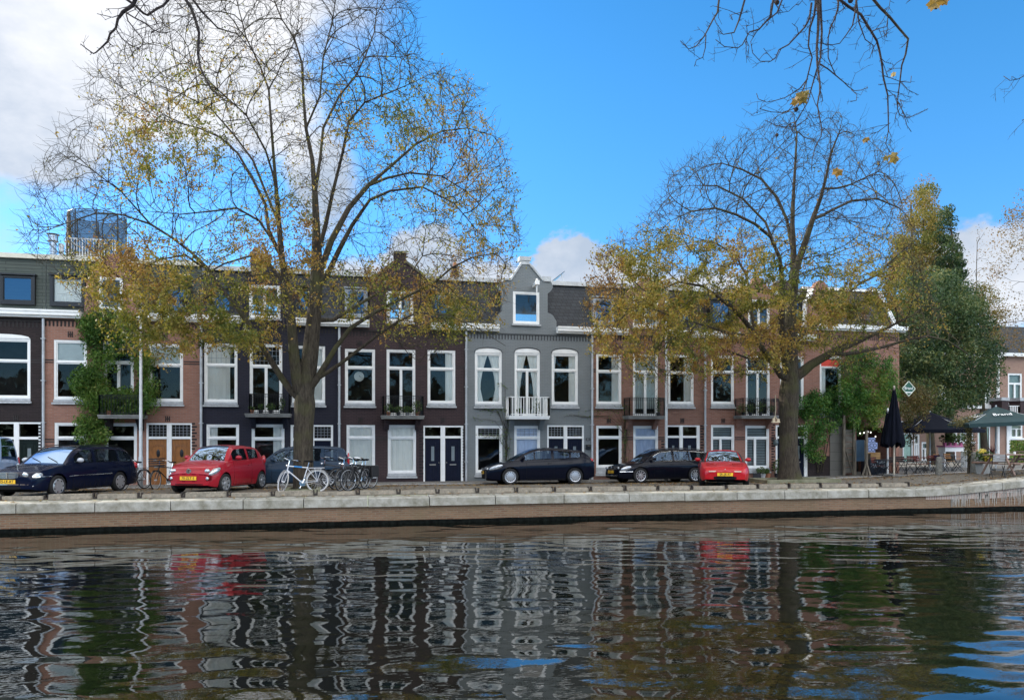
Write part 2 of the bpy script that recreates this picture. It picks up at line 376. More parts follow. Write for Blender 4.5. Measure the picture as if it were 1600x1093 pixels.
# water: real ripples in the mesh, finer ones as bump
def water():
    rng = np.random.RandomState(3)
    xs = np.concatenate([np.linspace(-160, -26, 24), np.arange(-25.9, 31, .085), np.linspace(31.2, 160, 24)])
    ys = np.concatenate([[-.0, 1.5, 3.0, 4.5], np.arange(5.2, YQ+.02, .055), [YQ+.15]])
    X, Y = np.meshgrid(xs, ys)
    Z = np.zeros_like(X)
    # long gentle wind ripples, crests mostly along the canal
    for i in range(46):
        lam = .40*(1.066**i); th = math.pi/2+rng.normal(0, .42)
        if i % 5 == 0: th = rng.uniform(0, math.pi)
        k = 2*math.pi/lam; amp = .0031*lam**1.05*(1 if lam < 3 else 3/lam)*.25
        px, py = rng.uniform(-3, 3, 2)
        wob = .35*np.sin(X*.21+px)+.3*np.sin(Y*.33+py)+.2*np.sin((X*.5-Y*.4)+px)
        Z += amp*(1.7 if lam < .8 else 1)*np.sin(k*(math.cos(th)*X+math.sin(th)*Y)+rng.uniform(0, 6.28)+wob*1.8)
    Z *= 1+.55*np.clip((9.5-Y)/3, 0, 1)
    Z = Z*np.clip((YQ+.2-Y)/1.2, .12, 1)+.09
    vs = np.stack([X, Y, Z], -1).reshape(-1, 3); n = len(xs); m = len(ys)
    idx = np.arange(n*m).reshape(m, n)
    fs = np.stack([idx[:-1, :-1], idx[:-1, 1:], idx[1:, 1:], idx[1:, :-1]], -1).reshape(-1, 4)
    me = bpy.data.meshes.new('water'); me.vertices.add(len(vs)); me.vertices.foreach_set('co', vs.ravel())
    me.loops.add(fs.size); me.loops.foreach_set('vertex_index', fs.ravel().astype(np.int32))
    me.polygons.add(len(fs)); me.polygons.foreach_set('loop_start', (np.arange(len(fs))*4).astype(np.int32))
    me.update(calc_edges=True); me.polygons.foreach_set('use_smooth', [True]*len(fs))
    o = bpy.data.objects.new('water', me); COL.objects.link(o); o['kind'] = 'structure'
    mt, nt, N, L, B = nodes_mat('canal_water')
    B.inputs['Base Color'].default_value = (.003, .004, .0025, 1); B.inputs['Roughness'].default_value = .012; B.inputs['IOR'].default_value = 2.75
    tc = N.new('ShaderNodeTexCoord'); mp = N.new('ShaderNodeMapping'); mp.inputs['Scale'].default_value = (1.0, 2.6, 1); L.new(tc.outputs['Object'], mp.inputs[0])
    n1 = N.new('ShaderNodeTexNoise'); n1.inputs['Scale'].default_value = 2.6; n1.inputs['Detail'].default_value = 3; n1.inputs['Roughness'].default_value = .5
    L.new(mp.outputs[0], n1.inputs['Vector'])
    b = N.new('ShaderNodeBump'); b.inputs['Strength'].default_value = .11; b.inputs['Distance'].default_value = .02
    L.new(n1.outputs['Fac'], b.inputs['Height']); L.new(b.outputs[0], B.inputs['Normal'])
    me.materials.append(mt)
water()
# quay wall (a thing): brickwork, algae band, coping stones
QB = brick('quay_brick', (.15, .075, .048), (.25, .14, .085), (.20, .16, .115), bw=.22, bh=.063, ms=.012, dirt=.75, bump=.8, dirtcol=(.16, .12, .07))
def quay():
    q = empty('quay_wall', (0, YQ, 0), 'low brick canal quay wall with pale coping stones above a black waterline', 'quay wall')
    xs = [-60]+[x*.5 for x in range(-60, 80)]+[60, 120]
    def top(x): return gz(x, YQ)-.25
    mb = MB()
    for a, b in zip(xs, xs[1:]):
        mb.quad((a, YQ, .20), (b, YQ, .20), (b, YQ, top(b)), (a, YQ, top(a)))
    mb.build('brickwork', QB, q)
    ALG = mat('wet_algae', (.006, .008, .007), .85, var=.5, vscale=8, bump=.6, spec=.08)
    mb = MB(); r = random.Random(5); pr = .22
    for a, b in zip(xs, xs[1:]):
        nr = .205+r.uniform(-.007, .009)
        mb.quad((a, YQ-.02, -.6), (b, YQ-.02, -.6), (b, YQ-.02, nr), (a, YQ-.02, pr)); mb.quad((a, YQ-.02, pr), (b, YQ-.02, nr), (b, YQ+.01, nr), (a, YQ+.01, pr)); pr = nr
    mb.build('algae_band', ALG, q)
    # soldier course with lime streaks where the wall rises to the bridge
    SOL = brick('soldier_course', (.20, .105, .085), (.28, .16, .12), (.42, .39, .35), bw=.068, bh=.24, ms=.016, dirt=.6, bump=.6, dirtcol=(.40, .37, .34), off=0)
    mb = MB()
    for i in range(24):
        a = 19.2+i*.5; b = a+.5
        mb.quad((a, YQ-.012, max(.5, top(a)-.30)), (b, YQ-.012, max(.5, top(b)-.30)), (b, YQ-.012, top(b)), (a, YQ-.012, top(a)))
    mb.build('soldier_course', SOL, q)
    LIME = mat('lime_streak', (.36, .34, .31), .9, var=.2, vscale=12, stretch=(6, 1, .6))
    mb = MB(); r = random.Random(8)
    for i in range(130):
        x = 20.2+abs(r.gauss(0, 1))*3.2; w = r.uniform(.01, .05); h = r.uniform(.1, .55); z1 = top(x)-.02-r.random()*.15
        mb.quad((x, YQ-.016, max(.24, z1-h)), (x+w*.4, YQ-.016, max(.23, z1-h*1.1)), (x+w, YQ-.016, z1), (x, YQ-.016, z1))
    mb.build('lime_streaks', LIME, q)
    COP = mat('coping_stone', (.335, .33, .30), .85, var=.22, vscale=3.2, bump=.6, bscale=14, grime=(.17, .16, .12), spec=.2)
    x = -24.0; r = random.Random(2)
    joints = []
    while x < 42:
        w = r.uniform(1.55, 2.15); joints.append((x, x+w)); x += w
    for a, b in joints:
        g = .012; dz = r.uniform(-.008, .008); dy = r.uniform(-.012, .012); mb = MB(); n = 4
        y0, y1 = YQ-.09+dy, YQ+.62
        for i in range(n+1):
            X = a+g+(b-a-2*g)*i/n; z = gz(X, YQ)+dz
            mb.v += [(X, y0, z-.26), (X, y0, z-.03), (X, y0+.03, z), (X, y1, z+.01), (X, y1, z-.26)]
        for i in range(n):
            for k in range(4): mb.f.append((i*5+k, (i+1)*5+k, (i+1)*5+k+1, i*5+k+1))
            mb.f.append((i*5+4, (i+1)*5+4, (i+1)*5, i*5))
        mb.f.append((4, 3, 2, 1, 0)); mb.f.append(tuple(n*5+k for k in range(5)))
        mb.build('coping_stone', COP, q)
quay()
# stop beams lying behind the coping
def stop_beams():
    WD = mat('weathered_stop_beam', (.27, .235, .185), .9, var=.35, vscale=7, bump=.8, bscale=18, grime=(.12, .11, .085))
    DK = mat('rusty_iron_foot', (.035, .028, .024), .8)
    r = random.Random(4); px = -62
    step = {0: 61}
    X = fx(-70, YQ+.95); pro = None; i = 0
    while X < 18.2:
        l = r.uniform(1.02, 1.14); xm = X+l/2
        h = r.uniform(.10, .15)
        o = empty('stop_beam', (xm, YQ+.95, gz(xm, YQ+.95)), 'weathered low stop beam in the row behind the quay coping', 'stop beam', 'stop beams along the quay edge')
        z = gz(xm, YQ+.95); mb = MB(); t = r.uniform(-.015, .015)
        mb.add([(X, YQ+.85, z-.03), (X+l, YQ+.85+t, z-.03), (X+l, YQ+1.05+t, z-.03), (X, YQ+1.05, z-.03),
                (X+.01, YQ+.86, z+h), (X+l-.01, YQ+.86+t, z+h+t), (X+l, YQ+1.04+t, z+h+t), (X, YQ+1.04, z+h)],
               [(0, 3, 2, 1), (4, 5, 6, 7), (0, 1, 5, 4), (1, 2, 6, 5), (2, 3, 7, 6), (3, 0, 4, 7)])
        mb.build('beam', WD, o, bevel=.012)
        mb = MB(); e = X+l
        mb.box(e+.015, e+.105, YQ+.87, YQ+1.03, z-.02, z+.05); mb.box(e-.01, e+.03, YQ+.9, YQ+1.0, z, z+h+.03); mb.box(e+.09, e+.13, YQ+.9, YQ+1.0, z, z+h+.025)
        mb.build('iron_foot', DK, o); X += l+.12
stop_beams()
# fallen leaves and weeds on the quay
def litter():
    r = random.Random(11); mb = MB(); tones = []
    for i in range(9500):
        x = r.uniform(-14, 30)
        band = r.random()
        y = r.gauss(29.5, .25) if band < .36 else (r.uniform(22.1, 29.6) if band < .85 else r.gauss(23.2, .12))
        if 10 < x < 17 and r.random() < .5: y = r.uniform(24, 28)
        y = min(31.3, max(22.05, y)); s = r.uniform(.03, .072); a = r.uniform(0, 6.28)
        z = gz(x, y)+.006+(.05 if y > 29.75 else 0)
        c, d = math.cos(a)*s, math.sin(a)*s; t = r.uniform(0, .03)
        mb.add([(x-c, y-d, z), (x+d*.6, y-c*.6, z+t), (x+c, y+d, z+.01), (x-d*.6, y+c*.6, z+t*.5)], [(0, 1, 2, 3)])
        tones.append(r.random())
    o = mb.build('fallen_leaves', leafmat('fallen_leaf', [(.13, .06, .03), (.22, .12, .04), (.30, .2, .06), (.16, .10, .05)], .1), kind='stuff',
                 label='brown and yellow fallen leaves scattered on the paving', cat='leaves')
    at = o.data.attributes.new('tone', 'FLOAT', 'FACE'); at.data.foreach_set('value', tones)
    mb = MB(); tn = []
    for cx, cy, n, sp in ((fx(187, 23.1), 23.1, 60, .10), (fx(1030, 23.1), 23.1, 20, .08), (fx(660, 23.1), 23.1, 16, .1), (fx(1380, 23), 23.0, 20, .1), (fx(560, 23), 23.05, 20, .15)):
        for i in range(n):
            x = r.gauss(cx, sp); y = r.gauss(cy, .04); z = gz(x, y); h = r.uniform(.05, .16); w = .012; dx = r.uniform(-.06, .06)
            mb.add([(x-w, y, z), (x+w, y, z), (x+dx, y-.03, z+h)], [(0, 1, 2)]); tn.append(r.random())
    o = mb.build('weeds', leafmat('weed_green', [(.06, .11, .02), (.12, .18, .04)], .3), kind='stuff', label='small green weeds sprouting along the quay edge', cat='weeds')
    at = o.data.attributes.new('tone', 'FLOAT', 'FACE'); at.data.foreach_set('value', tn)
litter()
# ================================================================== houses
DG = mat('door_navy', (.007, .010, .026), .45, var=.15, spec=.15)
DGR = mat('door_dark_green', (.010, .018, .016), .45, var=.15, spec=.15)
OAK = mat('varnished_oak_door', (.30, .115, .025), .35, var=.22, vscale=5, stretch=(6, 6, .8), coat=.3)
BRASS = mat('letter_plate', (.35, .33, .30), .35, metal=.7)
IRON = mat('black_iron', (.012, .013, .015), .4, metal=.4)
TERRA = mat('terracotta', (.30, .12, .06), .8)
PLANT = leafmat('pot_plant_leaf', [(.02, .05, .012), (.05, .10, .02), (.09, .13, .03)], .25)
CONC = mat('balcony_slab', (.20, .20, .19), .8, var=.2)
def set_tone(o, tones):
    at = o.data.attributes.new('tone', 'FLOAT', 'FACE'); at.data.foreach_set('value', tones)
def curtain(parent, x0, x1, z0, z1, y, m=CURT, gather=None, name='curtain'):
    """hanging folds; gather=(a,b): bottom drawn towards this share of the width"""
    n = max(8, int((x1-x0)/.022)); mb = MB(); rows = 7 if gather else 2
    ph = random.uniform(0, 6)
    for j in range(rows+1):
        v = j/rows
        for i in range(n+1):
            u = i/n; x = x0+(x1-x0)*u
            if gather is not None:
                k = math.sin(min(1, v/.72)*math.pi/2)*.62 if v < .72 else .62-.25*(v-.72)/.28
                x = x+((x0 if gather == 'l' else x1)-x)*k
            mb.v.append((x, y+.013*math.sin(x0*7+u*n*.62+ph)+.006*math.sin(u*n*1.7), z1-(z1-z0)*v))
    for j in range(rows):
        for i in range(n): mb.f.append((j*(n+1)+i, (j+1)*(n+1)+i, (j+1)*(n+1)+i+1, j*(n+1)+i+1))
    return mb.build(name, m, parent, smooth=True)
def window(house, r, fr=.075, transom=None, mull=None, curtain_=None, sill=True, Y=YF, arch=0, wood=WHITE, glz=GL, name='window', muntins=None, apron=0.0, inner=.045, blind=None, label=None, leaded=None, tm=.05):
    x0, x1, z0, z1 = r; mb = MB(); ya, yb = Y+.018, Y+.10
    mb.box(x0, x0+fr, ya, yb, z0, z1); mb.box(x1-fr, x1, ya, yb, z0, z1)
    mb.box(x0+fr, x1-fr, ya, yb, z1-fr, z1); mb.box(x0+fr, x1-fr, ya, yb, z0, z0+fr)
    gx0, gx1, gz0, gz1 = x0+fr, x1-fr, z0+fr, z1-fr
    zt = None
    if transom is not None:
        zt = transom; mb.box(gx0, gx1, ya-.004, yb, zt-tm/2, zt+tm/2)
    # sash frames, set back
    def sash(a, b, c, d, t=inner):
        y0, y1 = Y+.045, Y+.085
        mb.box(a+.002, a+t, y0, y1, c, d); mb.box(b-t, b-.002, y0, y1, c, d); mb.box(a+t, b-t, y0, y1, c, c+t); mb.box(a+t, b-t, y0, y1, d-t, d)
    cells = [(gx0, gx1, gz0, zt-tm/2), (gx0, gx1, zt+tm/2, gz1)] if zt else [(gx0, gx1, gz0, gz1)]
    if mull is not None:
        c = cells[0]; xm = x0+(x1-x0)*.5
        for m_ in (mull if isinstance(mull, (list, tuple)) else [mull]):
            xm = x0+(x1-x0)*m_
            mb.box(xm-.055, xm+.055, ya+.006, yb, c[2], c[3])
    if inner:
        for c in cells: sash(*c)
    if muntins:
        for (a, b, c, d) in muntins: mb.box(x0+(x1-x0)*a, x0+(x1-x0)*b, Y+.05, Y+.08, z0+(z1-z0)*c, z0+(z1-z0)*d)
    if arch:
        n = 8; out = [(x0, z1-.001), (x1, z1-.001)]; xc = (x0+x1)/2; hw = (x1-x0)/2; arcp = [(xc+hw*math.cos(math.pi*k/n), z1+arch*math.sin(math.pi*k/n)**.8) for k in range(n+1)]
        mb.prism([(x0, z1)]+[(x1, z1)]+arcp[1:-1], Y-.012, Y+.05)
    w = mb.build(name, wood, house, label=label)
    MB().quad((gx0, Y+.066, gz0), (gx1, Y+.066, gz0), (gx1, Y+.066, gz1), (gx0, Y+.066, gz1)).build('pane', glz, w)
    if leaded:
        mb = MB(); lx0, lx1, lz0, lz1 = gx0, gx1, (zt+tm/2 if zt else gz0), gz1; nx, nz = leaded
        for i in range(1, nx): xx = lx0+(lx1-lx0)*i/nx; mb.box(xx-.006, xx+.006, Y+.055, Y+.064, lz0, lz1)
        for i in range(1, nz): zz = lz0+(lz1-lz0)*i/nz; mb.box(lx0, lx1, Y+.057, Y+.062, zz-.006, zz+.006)
        mb.build('leading', LEAD, w)
    if sill:
        mb = MB(); sh = .085
        if apron: mb.box(x0-.01, x1+.01, Y-.035, Y+.03, z0-apron, z0); 
        zz = z0-apron
        mb.add([(x0-.05, Y-.10, zz-sh), (x1+.05, Y-.10, zz-sh), (x1+.05, Y+.05, zz-sh), (x0-.05, Y+.05, zz-sh), (x0-.05, Y-.10, zz-.03), (x1+.05, Y-.10, zz-.03), (x1+.05, Y+.05, zz-.002), (x0-.05, Y+.05, zz-.002)],
               [(0, 3, 2, 1), (4, 5, 6, 7), (0, 1, 5, 4), (1, 2, 6, 5), (2, 3, 7, 6), (3, 0, 4, 7)])
        mb.build('sill', STONE, w)
    yc = Y+.125; w_ = gx1-gx0
    k = curtain_
    if k == 'full': curtain(w, gx0, gx1, gz0, gz1, yc)
    elif k == 'fullb': curtain(w, gx0, gx1, gz0, gz1, yc, CURTB)
    elif k == 'left': curtain(w, gx0, gx0+w_*.3, gz0, gz1, yc)
    elif k == 'right': curtain(w, gx1-w_*.33, gx1, gz0, gz1, yc)
    elif k == 'wideleft': curtain(w, gx0, gx0+w_*.80, gz0, gz1, yc)
    elif k == 'sides': curtain(w, gx0, gx0+w_*.16, gz0, gz1, yc, gather='l'); curtain(w, gx1-w_*.3, gx1, gz0, gz1, yc)
    elif k == 'tied': curtain(w, gx0, gx0+w_*.48, gz0, gz1, yc, gather='l'); curtain(w, gx1-w_*.5, gx1, gz0, gz1, yc, gather='r')
    if blind:
        MB().box(gx0, gx1, yc-.02, yc-.01, gz1-(gz1-gz0)*blind, gz1).build('blind', BLIND, w)
    return w
def doors(house, r, zt, leafm, panels, Y=YF, glass_top='leaded', post=.12, mat_=WHITE, lite=True, style='panel', thr=.04):
    """door pair in a white frame with fan lights; panels: list of (x0,x1)"""
    x0, x1, z0, z1 = r; mb = MB(); ya, yb = Y+.012, Y+.11
    mb.box(x0, panels[0][0], ya, yb, z0, z1); mb.box(panels[-1][1], x1, ya, yb, z0, z1)
    if len(panels) > 1: mb.box(panels[0][1], panels[1][0], ya-.01, yb, z0, z1)
    for a, b in panels:
        mb.box(a, b, ya, yb, z1-.07, z1); mb.box(a, b, ya, yb, zt-.05, zt+.05)
    f = mb.build('door_frame', mat_, house)
    for a, b in panels:
        lt = MB().quad((a, Y+.06, zt+.05), (b, Y+.06, zt+.05), (b, Y+.06, z1-.07), (a, Y+.06, z1-.07)).build('fanlight', GL, f)
        if glass_top == 'leaded':
            mb = MB()
            for i in range(1, 5): xx = a+(b-a)*i/5; mb.box(xx-.008, xx+.008, Y+.045, Y+.056, zt+.05, z1-.07)
            for i in range(1, 4): zz = zt+.05+(z1-.12-zt)*i/4; mb.box(a, b, Y+.047, Y+.054, zz-.008, zz+.008)
            mb.build('leading', LEAD, lt)
        d = MB(); d.box(a+.004, b-.004, Y+.06, Y+.10, z0+thr, zt-.052)
        w = b-a; h = zt-.05-z0; yb2 = Y+.06
        def ring(u0, u1, v0, v1, t=.014, q=None):
            q = q or d
            X0, X1, Z0, Z1 = a+w*u0, a+w*u1, z0+h*v0, z0+h*v1
            q.box(X0, X0+t, yb2-.012, yb2, Z0, Z1); q.box(X1-t, X1, yb2-.012, yb2, Z0, Z1); q.box(X0+t, X1-t, yb2-.012, yb2, Z0, Z0+t); q.box(X0+t, X1-t, yb2-.012, yb2, Z1-t, Z1)
        if style == 'panel':
            for u0, u1 in ((.12, .32), (.68, .88)): ring(u0, u1, .50, .92)
            for u0, u1 in ((.12, .46), (.54, .88)): ring(u0, u1, .08, .36)
            ring(.38, .62, .48, .84); ring(.1, .9, .93, .97)
        else:
            ring(.16, .84, .08, .44, .02); ring(.16, .84, .52, .88, .02)
        do = d.build('door', leafm, house)
        if style == 'panel':
            MB().box(a+w*.40, a+w*.60, yb2-.006, yb2-.001, z0+h*.50, z0+h*.82).build('door_light', mat('frosted_door_glass', (.20, .24, .26), .3), do)
        else:
            q = MB(); q.ell((a+w*.52, yb2-.004, z0+h*.70), (w*.10, .02, h*.085), 10, 6); q.build('door_light', BLACK, do)
            q = MB()
            for k in range(9):
                t0 = math.pi*k/9; t1 = math.pi*(k+1)/9
                q.bar((a+w*.5+w*.30*math.cos(t0), yb2-.01, z0+h*(.80+.075*math.sin(t0))), (a+w*.5+w*.30*math.cos(t1), yb2-.01, z0+h*(.80+.075*math.sin(t1))), .02)
            q.build('arch_moulding', OAK, do)
        MB().box(a+w*.3, a+w*.7, yb2-.016, yb2-.001, z0+h*.40, z0+h*.43).build('letter_plate', BRASS, do)
        MB().ell((b-w*.10 if a == panels[0][0] else a+w*.10, yb2-.03, z0+h*.46), (.025, .03, .025), 8, 5).build('door_handle', BRASS, do)
    return f
def railing(parent, x0, x1, y0, y1, z0, z1, m, step=.10, rb=.008, tr=.02, top=True, style='bars'):
    mb = MB()
    def side(a, b):
        a = Vector(a); b = Vector(b); L_ = (b-a).length; n = max(2, int(L_/step))
        mb.bar(a+Vector((0, 0, z1)), b+Vector((0, 0, z1)), tr*1.6, tr); mb.bar(a+Vector((0, 0, z0+.06)), b+Vector((0, 0, z0+.06)), tr, tr)
        for i in range(n+1):
            p = a+(b-a)*i/n; w = rb*2*(2.2 if i in (0, n) else 1)
            mb.box(p.x-w/2, p.x+w/2, p.y-w/2, p.y+w/2, z0, z1-tr*.5)
        if style == 'curl':
            mb.bar(a+Vector((0, 0, z1-.12)), b+Vector((0, 0, z1-.12)), tr*.7, tr*.7)
            for i in range(n):
                p = a+(b-a)*(i+.5)/n; mb.lathe([(.03, -.005), (.03, .005), (.022, .005), (.022, -.005), (.03, -.005)], (p.x, p.y, z1-.06), 'y', 8)
    side((x0, y0, 0), (x1, y0, 0)); side((x0, y0, 0), (x0, y1, 0)); side((x1, y0, 0), (x1, y1, 0))
    return mb.build('railing', m, parent)
def leafball(mb, tones, c, rx, rz, n, s, r, ry=None):
    for i in range(n):
        v = Vector((r.gauss(0, 1), r.gauss(0, 1), r.gauss(0, 1))).normalized()*(r.random()**.4)
        p = Vector(c)+Vector((v.x*rx, v.y*(ry or rx), v.z*rz)); a = Vector((r.uniform(-1, 1), r.uniform(-1, 1), r.uniform(-1, 1))).normalized(); b = a.orthogonal().normalized()
        q = s*r.uniform(.6, 1.2); mb.add([p-a*q, p+b*q*.45, p+a*q, p-b*q*.45], [(0, 1, 2, 3)]); tones.append(min(1, max(0, r.gauss(.5, .25))))
def potted(x, y, z, label, group=None, pr=.09, ph=.16, rx=.14, rz=.16, n=60, pm=TERRA, s=.05, leafm=None, cat='plant', hang=0):
    o = empty('potted_plant', (x, y, z), label, cat, group)
    MB().lathe([(.001, 0), (pr*.75, 0), (pr, ph), (pr*.85, ph), (pr*.8, ph-.02), (.001, ph-.02)], (x, y, z), 'z', 10).build('pot', pm, o)
    mb = MB(); tn = []; leafball(mb, tn, (x, y, z+ph+rz*.7-hang), rx, rz+hang*.5, n, s, random.Random(int(x*97+y*13))); f = mb.build('foliage', leafm or PLANT, o); set_tone(f, tn)
    return o
def balcony(house, px0, px1, pyt, pyb, prt, prx, wallm, white=False, depth=.75):
    x0, x1 = fx(px0), fx(px1)
    Yb = YF-depth; k = Yb/YF
    z1 = fz(px0+20, pyt, Yb); z0 = z1-.13; zr = fz((px0+px1)/2, prt, Yb)
    xa, xb = fx(px0, Yb), fx(px1, Yb); ra, rb_ = fx(prx[0], Yb+.05), fx(prx[1], Yb+.05)
    b = MB().box(xa, xb, Yb, YF-.002, z0, z1).box(xa-.02, xb+.02, Yb-.02, YF-.004, z1-.05, z1+.012).build('balcony', WHITE if white else CONC, house)
    for s in (-1, 1):
        xx = xa+.12 if s < 0 else xb-.32; mb = MB()
        for i in range(6):
            dd = depth*.62*(1-i/6.0)**.8; mb.box(xx, xx+.2, YF-dd, YF-.003, z0-.075*(i+1)+.003, z0-.075*i-(.0 if i else .002))
        mb.build('bracket', wallm, b)
    railing(b, ra, rb_, Yb+.05, YF-.01, z1+.012, zr, WHITE if white else IRON, step=.115 if white else .10, rb=.016 if white else .008, tr=.035 if white else .02, style='bars' if white else 'curl')
    return b, z1, (ra, rb_, Yb)
def anchor3(mb, px, py, Y=YF):
    x, z = fx(px, Y), fz(px, py, Y)
    for dx in (-.07, 0, .07): mb.box(x+dx-.016, x+dx+.016, Y-.025, Y-.001, z-.11, z+.11)
    mb.box(x-.09, x+.09, Y-.018, Y-.002, z-.018, z+.018)
def wall_with(house, outer, holes, m, t=.32, name='wall'):
    return MB().prism(outer, YF, YF+t, holes).build(name, m, house)
def H_rect(px0, px1, pyt, pyb, Y=YF):
    """window rectangle from picture edges"""
    pm = (px0+px1)/2; return (fx(px0, Y), fx(px1, Y), fz(pm, pyb, Y), fz(pm, pyt, Y))
ZC = 7.49; ZU = 9.55                       # cornice top, upper eave
BASE = .70
def house(label, px0, px1, wallm, wins, cornice, gable=None, roofm=SLATE, dark=None, dentil_py=None, anchors=(), quoin=True, bands=(), zc=ZC, roof=True, pipe=None, dent_col=None, zu=ZU, boards=False, holes_extra=(), band_y=True, front=None):
    X0, X1 = fx(px0), fx(px1)
    hs = empty('row_house', ((X0+X1)/2, YF, BASE), label, 'house', 'canal houses in the terrace')
    outer = [(X0+.002, BASE-.3), (X1-.002, BASE-.3), (X1-.002, zc-.2)]
    holes = []
    for w in wins: holes.append([(w[0], w[2]), (w[1], w[2]), (w[1], w[3]), (w[0], w[3])])
    if gable: outer += gable['outline']
    outer += [(X0+.002, zc-.2)]
    if gable and gable.get('hole'):
        g = gable['hole']; holes.append([(g[0], g[2]), (g[1], g[2]), (g[1], g[3]), (g[0], g[3])])
    holes += [list(h) for h in holes_extra]
    wall_with(hs, outer, holes, wallm)
    # side walls, back
    mb = MB(); D = YF+9
    mb.box(X0+.002, X0+.12, YF+.322, D, BASE-.3, zc-.2); mb.box(X1-.12, X1-.002, YF+.322, D, BASE-.3, zc-.2); mb.box(X0+.12, X1-.12, D-.2, D, BASE-.3, zc+1.6)
    mb.build('side_wall', wallm, hs)
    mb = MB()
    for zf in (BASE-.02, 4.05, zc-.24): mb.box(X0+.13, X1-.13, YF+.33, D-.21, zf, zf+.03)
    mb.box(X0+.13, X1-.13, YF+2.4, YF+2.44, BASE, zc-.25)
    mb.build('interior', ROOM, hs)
    # cornice pieces
    for a, b in cornice:
        mb = MB(); A, Bx = fx(a), fx(b)
        if a <= px0+1: A = X0+.004
        if b >= px1-1: Bx = X1-.004
        mb.box(A, Bx, YF-.30, YF+.36, zc-.19, zc); mb.box(A, Bx, YF-.20, YF-.002, zc-.27, zc-.192); mb.box(A, Bx, YF-.33, YF-.302, zc-.06, zc+.012); mb.build('cornice', WHITE, hs)
    # mansard + fascia + flat roof
    if roof:
        ya = YF+.14; yb = YF+.95; mb = MB()
        cuts = []
        if gable: cuts = [(gable['x0'], gable['x1'])]
        xs = [X0+.01]
        segs = [(X0+.01, cuts[0][0]), (cuts[0][1], X1-.01)] if cuts else [(X0+.01, X1-.01)]
        if boards:
            ya = YF+.30; yb = YF+.34
        for a, b in segs: MB().quad((a, ya, zc-.02), (b, ya, zc-.02), (b, yb, zu-.02), (a, yb, zu-.02)).build('mansard_roof', BOARD if boards else roofm, hs)
        mb = MB(); mb.box(X0+.01, X1-.01, yb-.12, YF+8.8, zu-.02, zu+.16); mb.build('roof_edge', CREAM if boards else mat('eave_board', (.55, .56, .56), .5), hs)
        mb = MB()
        for xx in (X0+.011, X1-.13): MB().add([(xx, ya, zc-.2), (xx+.12, ya, zc-.2), (xx+.12, YF+8.9, zc-.2), (xx, YF+8.9, zc-.2), (xx, yb+.02, zu-.03), (xx+.12, yb+.02, zu-.03), (xx+.12, YF+8.9, zu-.03), (xx, YF+8.9, zu-.03)], [(0, 3, 2, 1), (4, 5, 6, 7), (0, 1, 5, 4), (1, 2, 6, 5), (2, 3, 7, 6), (3, 0, 4, 7)]).build('party_wall', LEAD, hs)
    # dentils
    if dentil_py:
        mb = MB(); z = fz((px0+px1)/2, dentil_py)
        x = X0+.08
        while x < X1-.1:
            mb.box(x, x+.06, YF-.012, YF-.001, z-.11, z+.09); x += .135
        mb.box(X0+.01, X1-.01, YF-.035, YF-.002, z+.10, z+.15)
        mb.build('dentil_band', dent_col or mat('dark_dentil_brick', (.03, .026, .026), .9), hs)
    if anchors:
        for a in anchors:
            mb = MB(); anchor3(mb, *a); mb.build('brick_relief', mat('dark_relief_brick', (.035, .03, .03), .9), hs)
    if bands:
        for (a, b, py) in bands:
            mb = MB(); z = fz((a+b)/2, py); mb.box(fx(a), fx(b), YF-.010, YF-.001, z-.025, z+.025); mb.box(fx(a), fx(b), YF-.010, YF-.001, z-.115, z-.07); mb.build('string_band', mat('dark_string_brick', (.04, .034, .034), .9), hs)
    if pipe:
        X = fx(pipe, YF-.1); mb = MB(); mb.tube([(X, YF-.09, BASE), (X, YF-.09, zc-.3)], .05, 8)
        for z in (1.6, 3.2, 4.8, 6.4): mb.box(X-.075, X+.075, YF-.15, YF-.002, z, z+.035)
        mb.build('downpipe', PIPE, hs)
    return hs
def quoins(hs, px, py0, py1, col=None):
    mb = MB(); z0, z1 = fz(px, py1), fz(px, py0); X = fx(px); z = z0; i = 0
    while z < z1:
        mb.box(X-.09, X+(.10 if i % 2 else .03), YF-.014, YF-.001, z, z+.062); z += .125; i += 1
    mb.build('quoin_strip', col or mat('dark_quoin_brick', (.02, .018, .02), .9), hs)
def roof_window(hs, px0, px1, pyt, pyb, dY=.2, frame=BLACK, glz=GLD, fr=.07, mull=None, curtain_=None):
    Y = YF+dY; r = H_rect(px0, px1, pyt, pyb, Y)
    w = window(hs, r, fr=fr, Y=Y, sill=False, wood=frame, glz=glz, name='dormer_window', mull=mull, inner=.03, curtain_=curtain_)
    mb = MB(); mb.box(r[0]-.06, r[0]-.001, Y+.02, Y+1.2, r[2]-.1, r[3]+.04); mb.box(r[1]+.001, r[1]+.06, Y+.02, Y+1.2, r[2]-.1, r[3]+.04)
    mb.box(r[0]-.1, r[1]+.1, Y-.04, Y+1.2, r[3]+.041, r[3]+.10); mb.box(r[0], r[1], Y+.02, Y+.5, r[2]-.1, r[2]-.001); mb.box(r[0], r[1], Y+.9, Y+.95, r[2], r[3])
    mb.build('dormer_cheek', frame, w)
    return w
